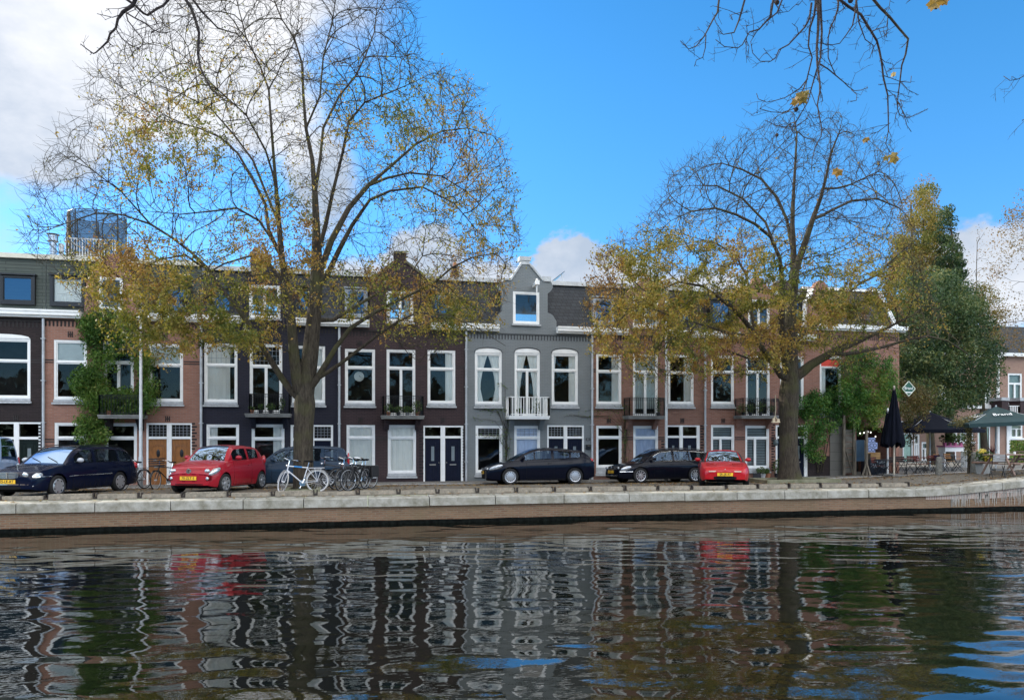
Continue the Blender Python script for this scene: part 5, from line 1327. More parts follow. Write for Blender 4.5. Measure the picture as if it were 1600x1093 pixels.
def leaves_obj(name, pts, size, m, parent, seed=3, droop=.5, wide=.5, tone=None, fold=True, loc=None, **kw):
    n = len(pts); rng = np.random.RandomState(seed); Pn = np.array([tuple(p) for p in pts])
    a = rng.normal(size=(n, 3)); a[:, 2] -= droop*1.4; a /= np.linalg.norm(a, axis=1)[:, None]
    b = rng.normal(size=(n, 3)); b -= (a*b).sum(1)[:, None]*a; b /= np.linalg.norm(b, axis=1)[:, None]
    nr = np.cross(a, b)
    s = size*rng.uniform(.55, 1.25, n)[:, None]
    v0 = Pn-a*s*.5; v1 = Pn+b*s*wide*.5+nr*s*.10-a*s*.05; v2 = Pn+a*s*.5; v3 = Pn-b*s*wide*.5+nr*s*.10-a*s*.05
    V = np.stack([v0, v1, v2, v3], 1).reshape(-1, 3)
    o0 = ORG[parent.name] if parent is not None else Vector(loc or (0, 0, 0)); V = V-np.array(o0)
    F = (np.arange(n)*4)[:, None]+np.array([[0, 1, 2, 0, 2, 3]]); F = F.reshape(-1, 3)
    me = bpy.data.meshes.new(name); me.vertices.add(len(V)); me.vertices.foreach_set('co', V.ravel())
    me.loops.add(F.size); me.loops.foreach_set('vertex_index', F.ravel().astype(np.int32)); me.polygons.add(len(F)); me.polygons.foreach_set('loop_start', (np.arange(len(F))*3).astype(np.int32))
    me.update(calc_edges=True)
    t = tone if tone is not None else rng.uniform(0, 1, n); t = np.repeat(np.clip(np.array(t), 0, 1), 2)
    at = me.attributes.new('tone', 'FLOAT', 'FACE'); at.data.foreach_set('value', t.astype(np.float32))
    me.materials.append(m); o = bpy.data.objects.new(name, me); COL.objects.link(o)
    if parent is not None: o.parent = parent
    else: o.location = o0
    ORG[o.name] = Vector(o0); return props(o, **kw)
def bark(name, c1, c2, moss, stretch=(5, 5, .9)):
    m, nt, N, L, B = nodes_mat(name); B.inputs['Roughness'].default_value = .9; B.inputs['Specular IOR Level'].default_value = .2
    tc = N.new('ShaderNodeTexCoord'); mp = N.new('ShaderNodeMapping'); mp.inputs['Scale'].default_value = stretch; L.new(tc.outputs['Object'], mp.inputs[0])
    n = N.new('ShaderNodeTexNoise'); n.inputs['Scale'].default_value = 4; n.inputs['Detail'].default_value = 8; n.inputs['Roughness'].default_value = .7; L.new(mp.outputs[0], n.inputs['Vector'])
    r = N.new('ShaderNodeValToRGB'); r.color_ramp.elements[0].position = .36; r.color_ramp.elements[1].position = .62
    r.color_ramp.elements[0].color = (*c1, 1); r.color_ramp.elements[1].color = (*c2, 1); L.new(n.outputs['Fac'], r.inputs[0])
    n2 = N.new('ShaderNodeTexNoise'); n2.inputs['Scale'].default_value = 1.3; n2.inputs['Detail'].default_value = 6; L.new(tc.outputs['Object'], n2.inputs['Vector'])
    r2 = N.new('ShaderNodeMapRange'); r2.inputs['From Min'].default_value = .5; r2.inputs['From Max'].default_value = .68; r2.inputs['To Max'].default_value = .75; L.new(n2.outputs['Fac'], r2.inputs['Value'])
    mx = N.new('ShaderNodeMix'); mx.data_type = 'RGBA'; L.new(r2.outputs[0], mx.inputs[0]); L.new(r.outputs[0], mx.inputs[6]); mx.inputs[7].default_value = (*moss, 1); L.new(mx.outputs[2], B.inputs['Base Color'])
    b = N.new('ShaderNodeBump'); b.inputs['Strength'].default_value = .9; b.inputs['Distance'].default_value = .05; L.new(n.outputs['Fac'], b.inputs['Height']); L.new(b.outputs[0], B.inputs['Normal'])
    return m
BARK = bark('elm_bark', (.026, .021, .016), (.078, .064, .047), (.07, .07, .028))
def limbs(Y0, chains, dscale):
    """chains: list of (depth_slope, [(px,py,rpx),...]); the first starts the trunk. depth_slope = metres of depth per metre away from the start"""
    seeds = []; m0 = mpp(chains[0][1][0][0], Y0)
    for ci, (slope, pts) in enumerate(chains):
        if ci == 0: par, y = -1, Y0; prev = None
        else:
            # attach to the nearest existing node in the picture
            x0, y0, _ = pts[0]; best = min(range(len(seeds)), key=lambda i: (seeds[i][3]-x0)**2+(seeds[i][4]-y0)**2); par = best; y = seeds[best][0].y
            prev = seeds[best]
        lx, ly = (pts[0][0], pts[0][1]); lr = pts[0][2]
        if prev is not None: lx, ly = prev[3], prev[4]
        first = True
        for (x, yy, r) in pts:
            dist = math.hypot(x-lx, yy-ly)*m0; k = max(1, int(dist/.38)) if (prev is not None or not first) else 1
            if first and prev is not None and dist < .25:
                first = False; lx, ly, lr = x, yy, r; continue
            for j in range(1, k+1):
                t = j/k; qx, qy, qr = lx+(x-lx)*t, ly+(yy-ly)*t, lr+(r-lr)*t
                y += slope*dist/k; wob = .05*math.sin(len(seeds)*1.7)*min(1, .15/max(.02, qr*m0))
                p = P(qx, qy, y+wob)
                tq = min(1, max(0, (qr-5)/9)); seeds.append((p, par, qr*(.46+.44*tq)*mpp(qx, y), qx, qy)); par = len(seeds)-1
            lx, ly, lr = x, yy, r; first = False
    return seeds
def elm(label, Y0, chains, poly, nattr, depth, leaf_blobs, base_leaf, nleaf, seed, gcat='tree', twig_n=2, leafsize=.10, tones=((.0, .0),), leafm=None, ymax=None, name='elm_tree', flare=None, group=None, cx=None, thin=()):
    r = random.Random(seed); seeds = limbs(Y0, chains, 1)
    root_p = seeds[0][0].copy(); root_p.z = gz(root_p.x, root_p.y)
    xs = [p[0] for p in poly]; ys = [p[1] for p in poly]; cxp = cx or (min(xs)+max(xs))/2; cyp = (min(ys)+max(ys))/2; hx = (max(xs)-min(xs))/2; hy = (max(ys)-min(ys))/2
    attr = []
    while len(attr) < nattr:
        x, y = r.uniform(min(xs), max(xs)), r.uniform(min(ys), max(ys))
        if not poly_in(x, y, poly): continue
        if any(math.hypot((x-a)/c, (y-b)/d) < 1 and r.random() < e for a, b, c, d, e in thin): continue
        if math.hypot((x-cxp)/hx, (y-cyp-hy*.35)/hy) < .62 and r.random() < .55: continue
        q = min(1, math.hypot((x-cxp)/hx, (y-cyp)/hy)*.8); dd = depth*math.sqrt(max(.12, 1-q*q)); Yp = Y0+r.uniform(-dd, dd)
        if ymax and Yp > ymax: Yp = ymax-r.random()*1.5
        attr.append(P(x, y, Yp))
    pos, par, rad, nm = grow([s[:3] for s in seeds], attr, seed=seed, D=.30, infl=2.2, kill=.42, iters=80, limit=30000)
    R = radii(pos, par, rad, nm)
    # fine twigs
    n = len(pos); tw = []
    for i in range(nm, n):
        if R[i] > .03: continue
        d0 = (pos[i]-pos[par[i]]).normalized()
        for k in range(twig_n if R[i] < .016 else 1):
            if r.random() < .15: continue
            v = Vector((r.gauss(0, 1), r.gauss(0, 1), r.gauss(0, 1))).normalized(); d = (d0*.8+v*.8+Vector((0, 0, .18))).normalized(); l = r.uniform(.25, .65)
            p1 = pos[i]+d*l*.5+v*.02; p2 = p1+(d+Vector((r.gauss(0, .3), r.gauss(0, .3), r.gauss(.05, .3)))).normalized()*l*.5
            tw.append((pos[i], p1, p2))
    root = empty(name, root_p, label, gcat, group)
    mb = MB(); skeleton_mesh(mb, pos, par, R)
    mb.build('trunk', BARK, root, smooth=True)
    mb = MB()
    for a, b, c in tw: mb.tube([a, b, c], [.006, .0045, .0026], 3, cap=False)
    mb.build('twigs', BARK, root)
    # leaves along twigs where the picture has them
    cand = []; wts = []
    for a, b, c in tw:
        x, y = proj(b); wgt = base_leaf(x, y)
        for bx, by, rx, ry, wv in leaf_blobs:
            q = ((x-bx)/rx)**2+((y-by)/ry)**2
            if q < 2.4: wgt += wv*math.exp(-q*1.3)
        nz = noise.noise(b*1.1)+.5*noise.noise(b*2.7); wgt *= max(0.01, .30+2.6*nz)
        cand.append((a, b, c)); wts.append(max(0, wgt))
    wts = np.array(wts); idx = np.random.RandomState(seed).choice(len(cand), nleaf, p=wts/wts.sum())
    pts = []; tn = []
    for i in idx:
        a, b, c = cand[i]; t = r.random(); q = a.lerp(b, t*2) if t < .5 else b.lerp(c, t*2-1)
        q = q+Vector((r.gauss(0, .075), r.gauss(0, .075), r.gauss(-.04, .075))); pts.append(q)
        x, y = proj(q); t0 = .47+.9*noise.noise(q*.42)+r.gauss(0, .14)
        for bx, by, rx, ry, dt in tones:
            if ((x-bx)/rx)**2+((y-by)/ry)**2 < 1: t0 += dt
        tn.append(t0)
    leaves_obj('leaves', pts, leafsize, leafm, root, seed=seed, tone=tn)
    return root, pos, R
ELMLEAF = leafmat('elm_leaf', [(.085, .105, .02), (.145, .15, .025), (.235, .20, .04), (.33, .245, .06), (.27, .155, .04), (.16, .09, .04)], .42)
T1 = [
 (0.0, [(476, 772, 21), (475, 755, 18.5), (474, 730, 17), (474, 700, 16.5), (475, 660, 16.5), (476, 630, 18), (477, 615, 15)]),
 (.02, [(477, 615, 15), (484, 560, 14), (490, 500, 13), (494, 450, 12), (495, 400, 11), (494, 350, 9), (492, 300, 7.6), (488, 250, 6.4), (478, 200, 5.2), (474, 150, 4.6), (472, 100, 3.8), (460, 60, 3), (440, 30, 2.4), (420, -20, 2), (405, -80, 1.5)]),
 (-.12, [(472, 622, 12), (466, 605, 12), (460, 560, 11), (455, 500, 10), (448, 450, 9), (440, 400, 8), (436, 350, 7), (432, 300, 6), (428, 250, 5), (424, 200, 4.2), (420, 140, 3.4), (405, 100, 2.8), (385, 60, 2.2), (372, 10, 1.8), (360, -40, 1.3)]),
 (.25, [(468, 628, 9), (440, 590, 8), (415, 550, 7.6), (395, 515, 7), (370, 480, 6.6), (345, 450, 6.2), (325, 420, 5.8), (300, 395, 5), (270, 372, 4.3), (235, 350, 3.8), (190, 335, 3), (150, 333, 2.3), (100, 350, 1.7), (60, 365, 1.1)]),
 (-.15, [(235, 350, 3), (190, 300, 2.4), (150, 270, 1.8), (120, 245, 1.2), (90, 215, .8)]),
 (-.3, [(330, 428, 4), (290, 398, 3.2), (250, 405, 3), (210, 425, 2.4), (180, 450, 1.8), (150, 480, 1)]),
 (-.25, [(345, 452, 4.5), (318, 468, 3.4), (290, 480, 2.8), (250, 498, 2.2), (215, 520, 1.4)]),
 (.3, [(440, 402, 6), (420, 360, 5.5), (415, 320, 5), (395, 280, 4.3), (372, 240, 3.8), (345, 215, 3.2), (310, 200, 2.4), (270, 190, 1.8), (230, 175, 1.1)]),
 (-.3, [(442, 410, 5), (425, 375, 4.4), (405, 345, 4), (370, 325, 3.5), (330, 330, 2.8), (280, 335, 2), (230, 330, 1.2)]),
 (.2, [(448, 450, 5), (420, 412, 4), (390, 400, 3.6), (350, 412, 3), (300, 440, 2.4), (262, 470, 1.5)]),
 (.35, [(436, 350, 5), (415, 300, 4.4), (395, 250, 3.8), (365, 210, 3.2), (330, 170, 2.6), (290, 150, 2), (240, 130, 1.3), (190, 120, .8)]),
 (-.4, [(432, 290, 4), (415, 235, 3.4), (385, 180, 2.8), (340, 140, 2.2), (290, 90, 1.5)]),
 (.3, [(492, 300, 6), (500, 250, 5), (505, 200, 4.4), (530, 150, 3.8), (555, 120, 3.2), (570, 90, 2.6), (585, 50, 2), (590, 0, 1.4), (600, -50, 1)]),
 (-.3, [(495, 400, 7), (508, 355, 6.4), (520, 300, 5.5), (535, 240, 4.6), (545, 190, 4), (570, 160, 3), (620, 140, 2), (660, 122, 1.2)]),
 (.25, [(494, 440, 8.5), (518, 375, 8), (545, 325, 7.2), (575, 290, 6.4), (610, 260, 5), (650, 225, 4), (690, 205, 3), (730, 200, 2), (770, 212, 1.2)]),
 (.0, [(578, 290, 5), (605, 278, 4.4), (640, 270, 3.5), (690, 275, 2.6), (730, 300, 2), (770, 340, 1.2)]),
 (-.35, [(497, 455, 8), (512, 428, 7.5), (530, 390, 7), (550, 352, 6), (578, 312, 5), (610, 298, 4), (660, 292, 3), (710, 318, 2.2), (750, 365, 1.5), (790, 400, 1)]),
 (-.15, [(474, 210, 4), (500, 150, 3.2), (505, 90, 2.6), (520, 30, 2), (530, -40, 1.2)]),
 (-.25, [(482, 620, 9), (495, 592, 8.4), (510, 567, 7.4), (525, 542, 6.8), (548, 512, 6.2), (582, 490, 5.6), (620, 470, 5), (650, 456, 4.4), (680, 440, 3.8), (706, 418, 3.2), (738, 402, 2.4), (770, 396, 1.8), (802, 390, 1)]),
 (-.5, [(500, 585, 6.4), (532, 568, 5.8), (562, 545, 5.2), (592, 522, 4.6), (622, 502, 4), (652, 488, 3), (700, 492, 2.2), (745, 512, 1.5), (790, 540, 1)]),
 (.3, [(494, 495, 7), (520, 500, 6.4), (550, 482, 5.6), (577, 466, 4.8), (600, 452, 4), (640, 430, 3), (660, 400, 2), (665, 360, 1.2)]),
 (-.2, [(580, 490, 4), (600, 505, 3.2), (625, 535, 2.4), (640, 555, 1.6), (655, 565, 1)]),
]
P1 = [(30, 330), (60, 245), (130, 190), (140, 100), (225, 45), (300, -30), (400, -90), (560, -90), (645, -10), (655, 80), (740, 130), (785, 220), (815, 330), (805, 430), (770, 520), (700, 540), (640, 560), (600, 520), (520, 480), (440, 520), (400, 560), (330, 540), (290, 560), (200, 560), (140, 500), (90, 440), (40, 410)]
LB1 = [(215, 430, 95, 50, 6.5), (330, 500, 110, 55, 6.5), (260, 500, 90, 45, 5), (400, 410, 70, 60, 4.5), (620, 450, 90, 45, 4.5), (700, 490, 70, 35, 4.5), (560, 500, 50, 30, 3), (640, 180, 130, 60, 1.5), (700, 280, 90, 80, 1.6),
       (280, 220, 90, 50, 2.6), (240, 260, 70, 50, 1.8), (760, 400, 60, 90, 1.6), (440, 380, 60, 100, 2.0), (500, 430, 30, 100, 1.4), (320, 130, 110, 60, .8), (600, 220, 60, 30, 1.2), (730, 300, 50, 40, 1.5)]
elm('tall bare-topped elm tree with a thick forked trunk behind the white bicycle', 24.8, T1, P1, 11000, 4.6, LB1, lambda x, y: .05 if y > 90 else .012, 54000, 5, leafm=ELMLEAF, ymax=29.3, name='elm_tree', flare=.46, cx=450,
    tones=((280, 440, 120, 80, .12), (330, 520, 80, 60, -.1), (640, 170, 90, 60, -.12), (290, 230, 120, 50, -.12)), group=None)
T2 = [
 (0.0, [(1234, 757, 26), (1234, 745, 20.5), (1233, 730, 17.2), (1232, 700, 15.6), (1232, 650, 15.6), (1233, 615, 17), (1235, 592, 15)]),
 (.05, [(1235, 592, 14), (1236, 540, 12), (1235, 500, 11.4), (1238, 460, 11), (1241, 425, 10), (1240, 400, 8), (1238, 350, 6.6), (1240, 300, 5.2), (1243, 250, 4), (1245, 210, 2.5), (1240, 178, 1.4)]),
 (-.2, [(1241, 425, 9), (1257, 382, 8), (1270, 342, 7), (1282, 310, 5.8), (1290, 280, 4.6), (1298, 240, 3.5), (1310, 210, 2.2), (1316, 185, 1.2)]),
 (.3, [(1270, 345, 5.4), (1300, 328, 4.8), (1330, 314, 4), (1370, 310, 3), (1405, 325, 2), (1420, 340, 1)]),
 (.3, [(1240, 400, 6), (1230, 345, 5), (1215, 310, 4.4), (1190, 280, 3.8), (1160, 265, 3), (1128, 255, 1.8)]),
 (-.3, [(1286, 300, 4), (1330, 288, 2.8), (1372, 268, 1.8), (1395, 250, 1)]),
 (-.2, [(1230, 600, 10), (1212, 572, 8.4), (1192, 546, 7.6), (1180, 522, 7), (1163, 500, 6.4), (1143, 480, 5.8), (1120, 462, 5.2), (1098, 447, 4.4), (1060, 440, 3.2), (1020, 460, 2.2), (980, 490, 1.4), (950, 510, .8)]),
 (.3, [(1181, 522, 6), (1175, 490, 5.4), (1172, 460, 4.6), (1166, 430, 3.8), (1150, 400, 3), (1120, 380, 2), (1080, 370, 1.2)]),
 (-.35, [(1230, 585, 9), (1224, 545, 8.6), (1221, 500, 8.2), (1223, 445, 7), (1218, 402, 6), (1204, 370, 5.2), (1180, 350, 4.8), (1150, 335, 4.2), (1118, 325, 3.4), (1080, 330, 2.2), (1048, 345, 1.3)]),
 (.2, [(1218, 402, 5), (1196, 347, 4), (1160, 310, 3.4), (1120, 290, 2.5), (1078, 290, 1.4)]),
 (-.3, [(1240, 592, 12), (1268, 569, 10), (1300, 551, 8.8), (1335, 536, 7.4), (1370, 520, 5.6), (1400, 505, 4), (1430, 490, 2.6), (1450, 470, 1.4)]),
 (-.1, [(1300, 556, 6.4), (1340, 550, 6), (1380, 542, 5), (1420, 530, 4.4), (1450, 525, 3.8), (1480, 532, 2.8), (1512, 552, 1.6)]),
 (.25, [(1238, 535, 7), (1265, 515, 5.6), (1295, 492, 5), (1315, 467, 4.2), (1340, 445, 3.6), (1370, 430, 2.8), (1402, 400, 1.6)]),
 (.3, [(1200, 555, 5), (1170, 560, 4), (1130, 545, 3), (1080, 530, 2.4), (1020, 520, 1.6), (970, 540, 1)]),
 (-.45, [(1180, 525, 5), (1140, 520, 4), (1090, 505, 3), (1040, 490, 2.2), (990, 470, 1.4), (950, 440, .9)]),
]
P2 = [(915, 440), (935, 390), (1000, 350), (1030, 300), (1050, 262), (1130, 220), (1200, 188), (1300, 175), (1390, 222), (1415, 300), (1440, 380), (1460, 440), (1480, 500), (1440, 545), (1380, 560), (1310, 585), (1270, 540), (1200, 590), (1110, 590), (1000, 600), (940, 560), (915, 500)]
LB2 = [(1000, 440, 85, 60, 4.5), (1080, 480, 100, 70, 5), (1000, 520, 80, 50, 5), (1140, 540, 90, 45, 5), (1200, 480, 70, 50, 4.5), (1170, 400, 80, 35, 3.5), (1310, 470, 75, 50, 4.5), (1370, 440, 60, 60, 3.5), (1230, 540, 70, 40, 4), (1060, 380, 90, 30, 2.2), (1300, 520, 40, 25, 1.5)]
elm('spreading elm tree with yellow-green leaves beside the red roadster', 25.9, T2, P2, 9000, 4.4, LB2, lambda x, y: .015 if y < 350 else (.12 if y < 400 else .25), 52000, 9, leafm=ELMLEAF, ymax=30.6, name='elm_tree', flare=.62, cx=1200,
    tones=((1080, 480, 120, 60, -.12), (1000, 430, 90, 50, .12), (1340, 470, 90, 60, .05)), leafsize=.115)
# dark rag of bark and tree pit edging
def pit(px0, px1, Yc, label, zt=.10):
    X0, X1 = fx(px0, Yc), fx(px1, Yc); o = empty('tree_pit_edging', ((X0+X1)/2, Yc, gz((X0+X1)/2, Yc)), label, 'edging'); m = mat('mossy_edging', (.20, .19, .135), .9, var=.4, bump=.6, grime=(.09, .10, .05)); zz = gz((X0+X1)/2, Yc)
    for a, b, c, d in ((X0, X1, Yc-.75, Yc-.60), (X0, X1, Yc+.60, Yc+.75), (X0, X0+.15, Yc-.599, Yc+.599), (X1-.15, X1, Yc-.599, Yc+.599)): MB().box(a, b, c, d, zz-.1, zz+zt).build('edging_block', m, o, bevel=.015)
    MB().box(X0+.151, X1-.151, Yc-.599, Yc+.599, zz-.1, zz+zt*.55).build('soil', mat('pit_soil', (.07, .06, .035), 1, var=.4), o)
pit(446, 502, 24.8, 'mossy stone edging around the foot of the trunk behind the white bicycle', .09); pit(1182, 1296, 25.95, 'mossy stone edging around the foot of the trunk beside the red roadster', .13)
# ------------------------------------------------------------------ dense trees beyond the corner
def dense_tree(label, pxb, Y0, poly, depth, nclump, nleaf, size, m, seed, trunk_r=.25, csize=.75, holes=0.0, name='broadleaf_tree', group=None, tonef=None, barkm=None, wide=.55, droop=.3, branches=True, shell=True, cspread=1):
    r = random.Random(seed); xs = [p[0] for p in poly]; ys = [p[1] for p in poly]; cx = (min(xs)+max(xs))/2; hx = (max(xs)-min(xs))/2
    bx = fx(pxb, Y0); base = Vector((bx, Y0, gz(bx, Y0))); top = P(pxb, min(ys)+(max(ys)-min(ys))*.22, Y0)
    root = empty(name, base, label, 'tree', group); cl = []
    while len(cl) < nclump:
        x, y = r.uniform(min(xs), max(xs)), r.uniform(min(ys), max(ys))
        if not poly_in(x, y, poly): continue
        q = abs(x-cx)/hx; dd = depth*math.sqrt(max(.05, 1-q*q)); cl.append(P(x, y, Y0+r.uniform(-dd, dd)))
    seeds = []; n = 12
    for i in range(n+1):
        t = i/n; p = base.lerp(top, t); p.x += .15*math.sin(t*5+seed); seeds.append((p, i-1, trunk_r*(1-t*.85)+.015))
    pos, par, rad, nm = grow(seeds, cl, D=.5, infl=6, kill=.8, iters=40, seed=seed); R = radii(pos, par, rad, nm, tip=.012)
    mb = MB(); skeleton_mesh(mb, pos, par, R); mb.build('trunk', barkm or BARK, root, smooth=True)
    pts = []; tn = []
    for i in range(nleaf):
        c = cl[int(r.random()*len(cl))]
        v = Vector((r.gauss(0, 1), r.gauss(0, 1), r.gauss(0, 1))); v = v.normalized()*(r.random()**.45)*csize
        p = c+Vector((v.x, v.y, v.z*.8*cspread)); pts.append(p); k = hash((round(c.x, 2), round(c.z, 2))) % 1000/1000
        tn.append((tonef(p, k, r) if tonef else k*.55+r.random()*.45))
    leaves_obj('leaves', pts, size, m, root, seed=seed, tone=tn, wide=wide, droop=droop)
    return root
DARKG = leafmat('dark_evergreen_leaf', [(.010, .028, .012), (.018, .045, .018), (.033, .07, .022), (.06, .10, .033), (.12, .14, .045), (.20, .18, .05)], .25)
YELG = leafmat('yellowing_leaf', [(.05, .065, .015), (.10, .11, .02), (.19, .16, .035), (.26, .19, .06), (.22, .12, .045)], .4)
BRNL = leafmat('brown_autumn_leaf', [(.10, .09, .03), (.17, .13, .05), (.24, .16, .07), (.26, .14, .06)], .4)
dense_tree('dark green broad tree beyond the brick corner house', 1453, 37.5, [(1392, 470), (1420, 440), (1470, 425), (1515, 450), (1548, 510), (1562, 575), (1554, 612), (1515, 630), (1480, 650), (1440, 655), (1405, 640), (1390, 560)], 3.2, 290, 50000, .17, DARKG, 21, csize=.72)
dense_tree('tall narrow yellow-green conifer-shaped tree rising behind the corner roof', 1440, 44, [(1418, 340), (1436, 295), (1455, 288), (1468, 320), (1476, 380), (1484, 440), (1500, 520), (1376, 520), (1388, 430), (1404, 380)], 2.4, 230, 30000, .17, YELG, 22, csize=.66, droop=.7, name='conifer_tree')
dense_tree('dark columnar conifer beside the tall yellow-green tree', 1486, 42, [(1466, 370), (1479, 315), (1488, 350), (1499, 400), (1508, 440), (1514, 520), (1462, 520)], 1.6, 120, 15000, .17, DARKG, 23, csize=.45, name='conifer_tree', droop=.8)
dense_tree('thin brown-leaved treetop left of the tall yellow-green tree', 1425, 47, [(1402, 320), (1420, 282), (1440, 272), (1452, 282), (1458, 320), (1450, 400), (1420, 470), (1395, 440)], 1.8, 60, 2400, .15, BRNL, 24, csize=.7)
dense_tree('loose brown-leaved tree cut by the right edge', 1630, 38, [(1530, 500), (1545, 400), (1570, 345), (1605, 290), (1680, 240), (1720, 500), (1640, 560), (1580, 545), (1550, 530)], 3.0, 130, 7500, .13, BRNL, 25, csize=.8)
dense_tree('bare twiggy treetop showing between the tall tree and the right edge', 1528, 50, [(1505, 430), (1520, 370), (1532, 345), (1545, 380), (1555, 440), (1540, 500), (1510, 500)], 1.6, 90, 500, .12, BRNL, 26, csize=.6, trunk_r=.05)
dense_tree('low yellow-brown tree in front of the far houses roof', 1535, 43, [(1500, 470), (1520, 440), (1550, 450), (1568, 490), (1560, 530), (1510, 520)], 1.6, 60, 4500, .15, YELG, 27, csize=.6)
# ------------------------------------------------------------------ climbers
def climber(label, polys, Y0, Y1, nclump, nleaf, size, m, seed, stems=(), csize=.28, name='climbing_plant', tonef=None, wide=.45, droop=.7, base=None):
    r = random.Random(seed); cl = []
    tot = [w for _, w in polys]
    while len(cl) < nclump:
        poly = r.choices([p for p, _ in polys], tot)[0]; xs = [p[0] for p in poly]; ys = [p[1] for p in poly]
        x, y = r.uniform(min(xs), max(xs)), r.uniform(min(ys), max(ys))
        if poly_in(x, y, poly):
            Yc = Y1-(Y1-Y0)*r.random()**1.5; cl.append(P(x, y, Yc))
    bx = fx(base, (Y0+Y1)/2); root = empty(name, (bx, Y1-.1, gz(bx, Y1)), label, 'climbing plant'); pts = []; tn = []
    for i in range(nleaf):
        c = cl[int(r.random()*len(cl))]; v = Vector((r.gauss(0, 1), r.gauss(0, 1), r.gauss(0, 1))).normalized()*(r.random()**.4)*csize
        p = c+Vector((v.x, v.y*.7, v.z)); p.y = min(p.y, Y1); pts.append(p); k = (noise.noise(c*1.3)+1)/2
        tn.append(tonef(p, k, r) if tonef else k*.85+r.gauss(0, .18)+.08)
    leaves_obj('leaves', pts, size, m, root, seed=seed, tone=tn, wide=wide, droop=droop)
    mb = MB()
    for st in stems: mb.tube([P(x, y, Y1-.06-.05*(i % 2)) for i, (x, y) in enumerate(st)], .022, 5)
    if stems: mb.build('stems', BARK, root)
    return root
VINE = leafmat('climber_leaf', [(.025, .06, .012), (.05, .12, .02), (.09, .18, .03), (.16, .24, .05), (.24, .25, .06)], .3)
VINE2 = leafmat('fresh_climber_leaf', [(.02, .07, .018), (.04, .12, .025), (.07, .18, .035), (.14, .24, .045), (.28, .29, .06)], .3)
climber('green climber covering the left part of the red brick house', [([(130, 500), (160, 480), (200, 495), (212, 520), (205, 545), (180, 560), (165, 600), (170, 640), (160, 695), (135, 700), (125, 680), (128, 640), (125, 600), (138, 560), (132, 530)], 6),
         ([(160, 612), (220, 605), (238, 590), (245, 620), (235, 640), (205, 650), (165, 650)], 2.2), ([(200, 520), (215, 540), (235, 560), (240, 600), (225, 610), (215, 570), (200, 545)], 1.2), ([(118, 590), (135, 575), (135, 610), (120, 612)], .35)],
        YF-.6, YF-.03, 210, 22000, .115, VINE, 31, csize=.33, stems=[[(140, 755), (143, 700), (150, 640), (148, 580), (152, 520), (165, 490)], [(146, 755), (148, 690), (160, 640), (200, 630), (235, 620)]], base=142)
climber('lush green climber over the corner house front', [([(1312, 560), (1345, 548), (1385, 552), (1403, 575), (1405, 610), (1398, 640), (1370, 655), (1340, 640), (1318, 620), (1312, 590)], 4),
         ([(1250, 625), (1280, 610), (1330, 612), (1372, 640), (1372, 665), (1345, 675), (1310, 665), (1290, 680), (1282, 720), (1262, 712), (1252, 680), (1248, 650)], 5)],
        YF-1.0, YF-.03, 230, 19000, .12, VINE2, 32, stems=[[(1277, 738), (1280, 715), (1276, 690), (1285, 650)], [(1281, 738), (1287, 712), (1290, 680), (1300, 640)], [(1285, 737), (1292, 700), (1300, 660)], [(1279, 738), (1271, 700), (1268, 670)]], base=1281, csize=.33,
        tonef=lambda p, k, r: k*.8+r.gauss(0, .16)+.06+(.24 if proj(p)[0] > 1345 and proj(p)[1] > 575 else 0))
climber('reddish-brown climber hanging behind the folded black parasol', [([(1408, 600), (1435, 598), (1458, 615), (1455, 640), (1438, 670), (1420, 690), (1408, 660)], 1)], YF+.2, YF+1.2, 60, 4200, .12, leafmat('rusty_climber_leaf', [(.05, .06, .015), (.10, .09, .03), (.15, .10, .04), (.2, .2, .04)], .3), 33, base=1420)
# sparse bare creepers on the grey house and the red one beside it
def creeper(label, px0, px1, pys, seed, n=10, base=None):
    r = random.Random(seed); b = fx(base, YF-.05); o = empty('bare_creeper', (b, YF-.05, gz(b, YF)+.05), label, 'climbing plant'); mb = MB(); pts = []; tn = []
    for i in range(n):
        x = base+r.uniform(-3, 3); y = 745; pl = [P(x, y, YF-.03)]; tx = r.uniform(px0, px1); ty = r.choice(pys)
        for k in range(1, 13):
            t = k/12; xx = x+(tx-x)*max(0, (t-.45)/.55)**.8+r.uniform(-2.5, 2.5); yy = y+(ty-y)*min(1, t/.6)+r.uniform(-2, 2); pl.append(P(xx, yy, YF-.03-.02*r.random()))
            if r.random() < .8 and yy < 720:
                for q in range(r.randint(2, 6)): pts.append(P(xx+r.gauss(0, 3), yy+r.gauss(0, 3), YF-.04-.05*r.random())); tn.append(r.random())
        mb.tube(pl, .008, 3)
    mb.build('stems', BARK, o); leaves_obj('leaves', pts, .07, VINE, o, seed=seed, tone=tn)
creeper('sparse creeper with bare stems on the left half of the grey house', 735, 800, [600, 640, 655, 680], 41, 12, 792)
creeper('thin creeper climbing beside the pipe on the red house next to the grey house', 880, 990, [640, 650, 636], 42, 10, 978)
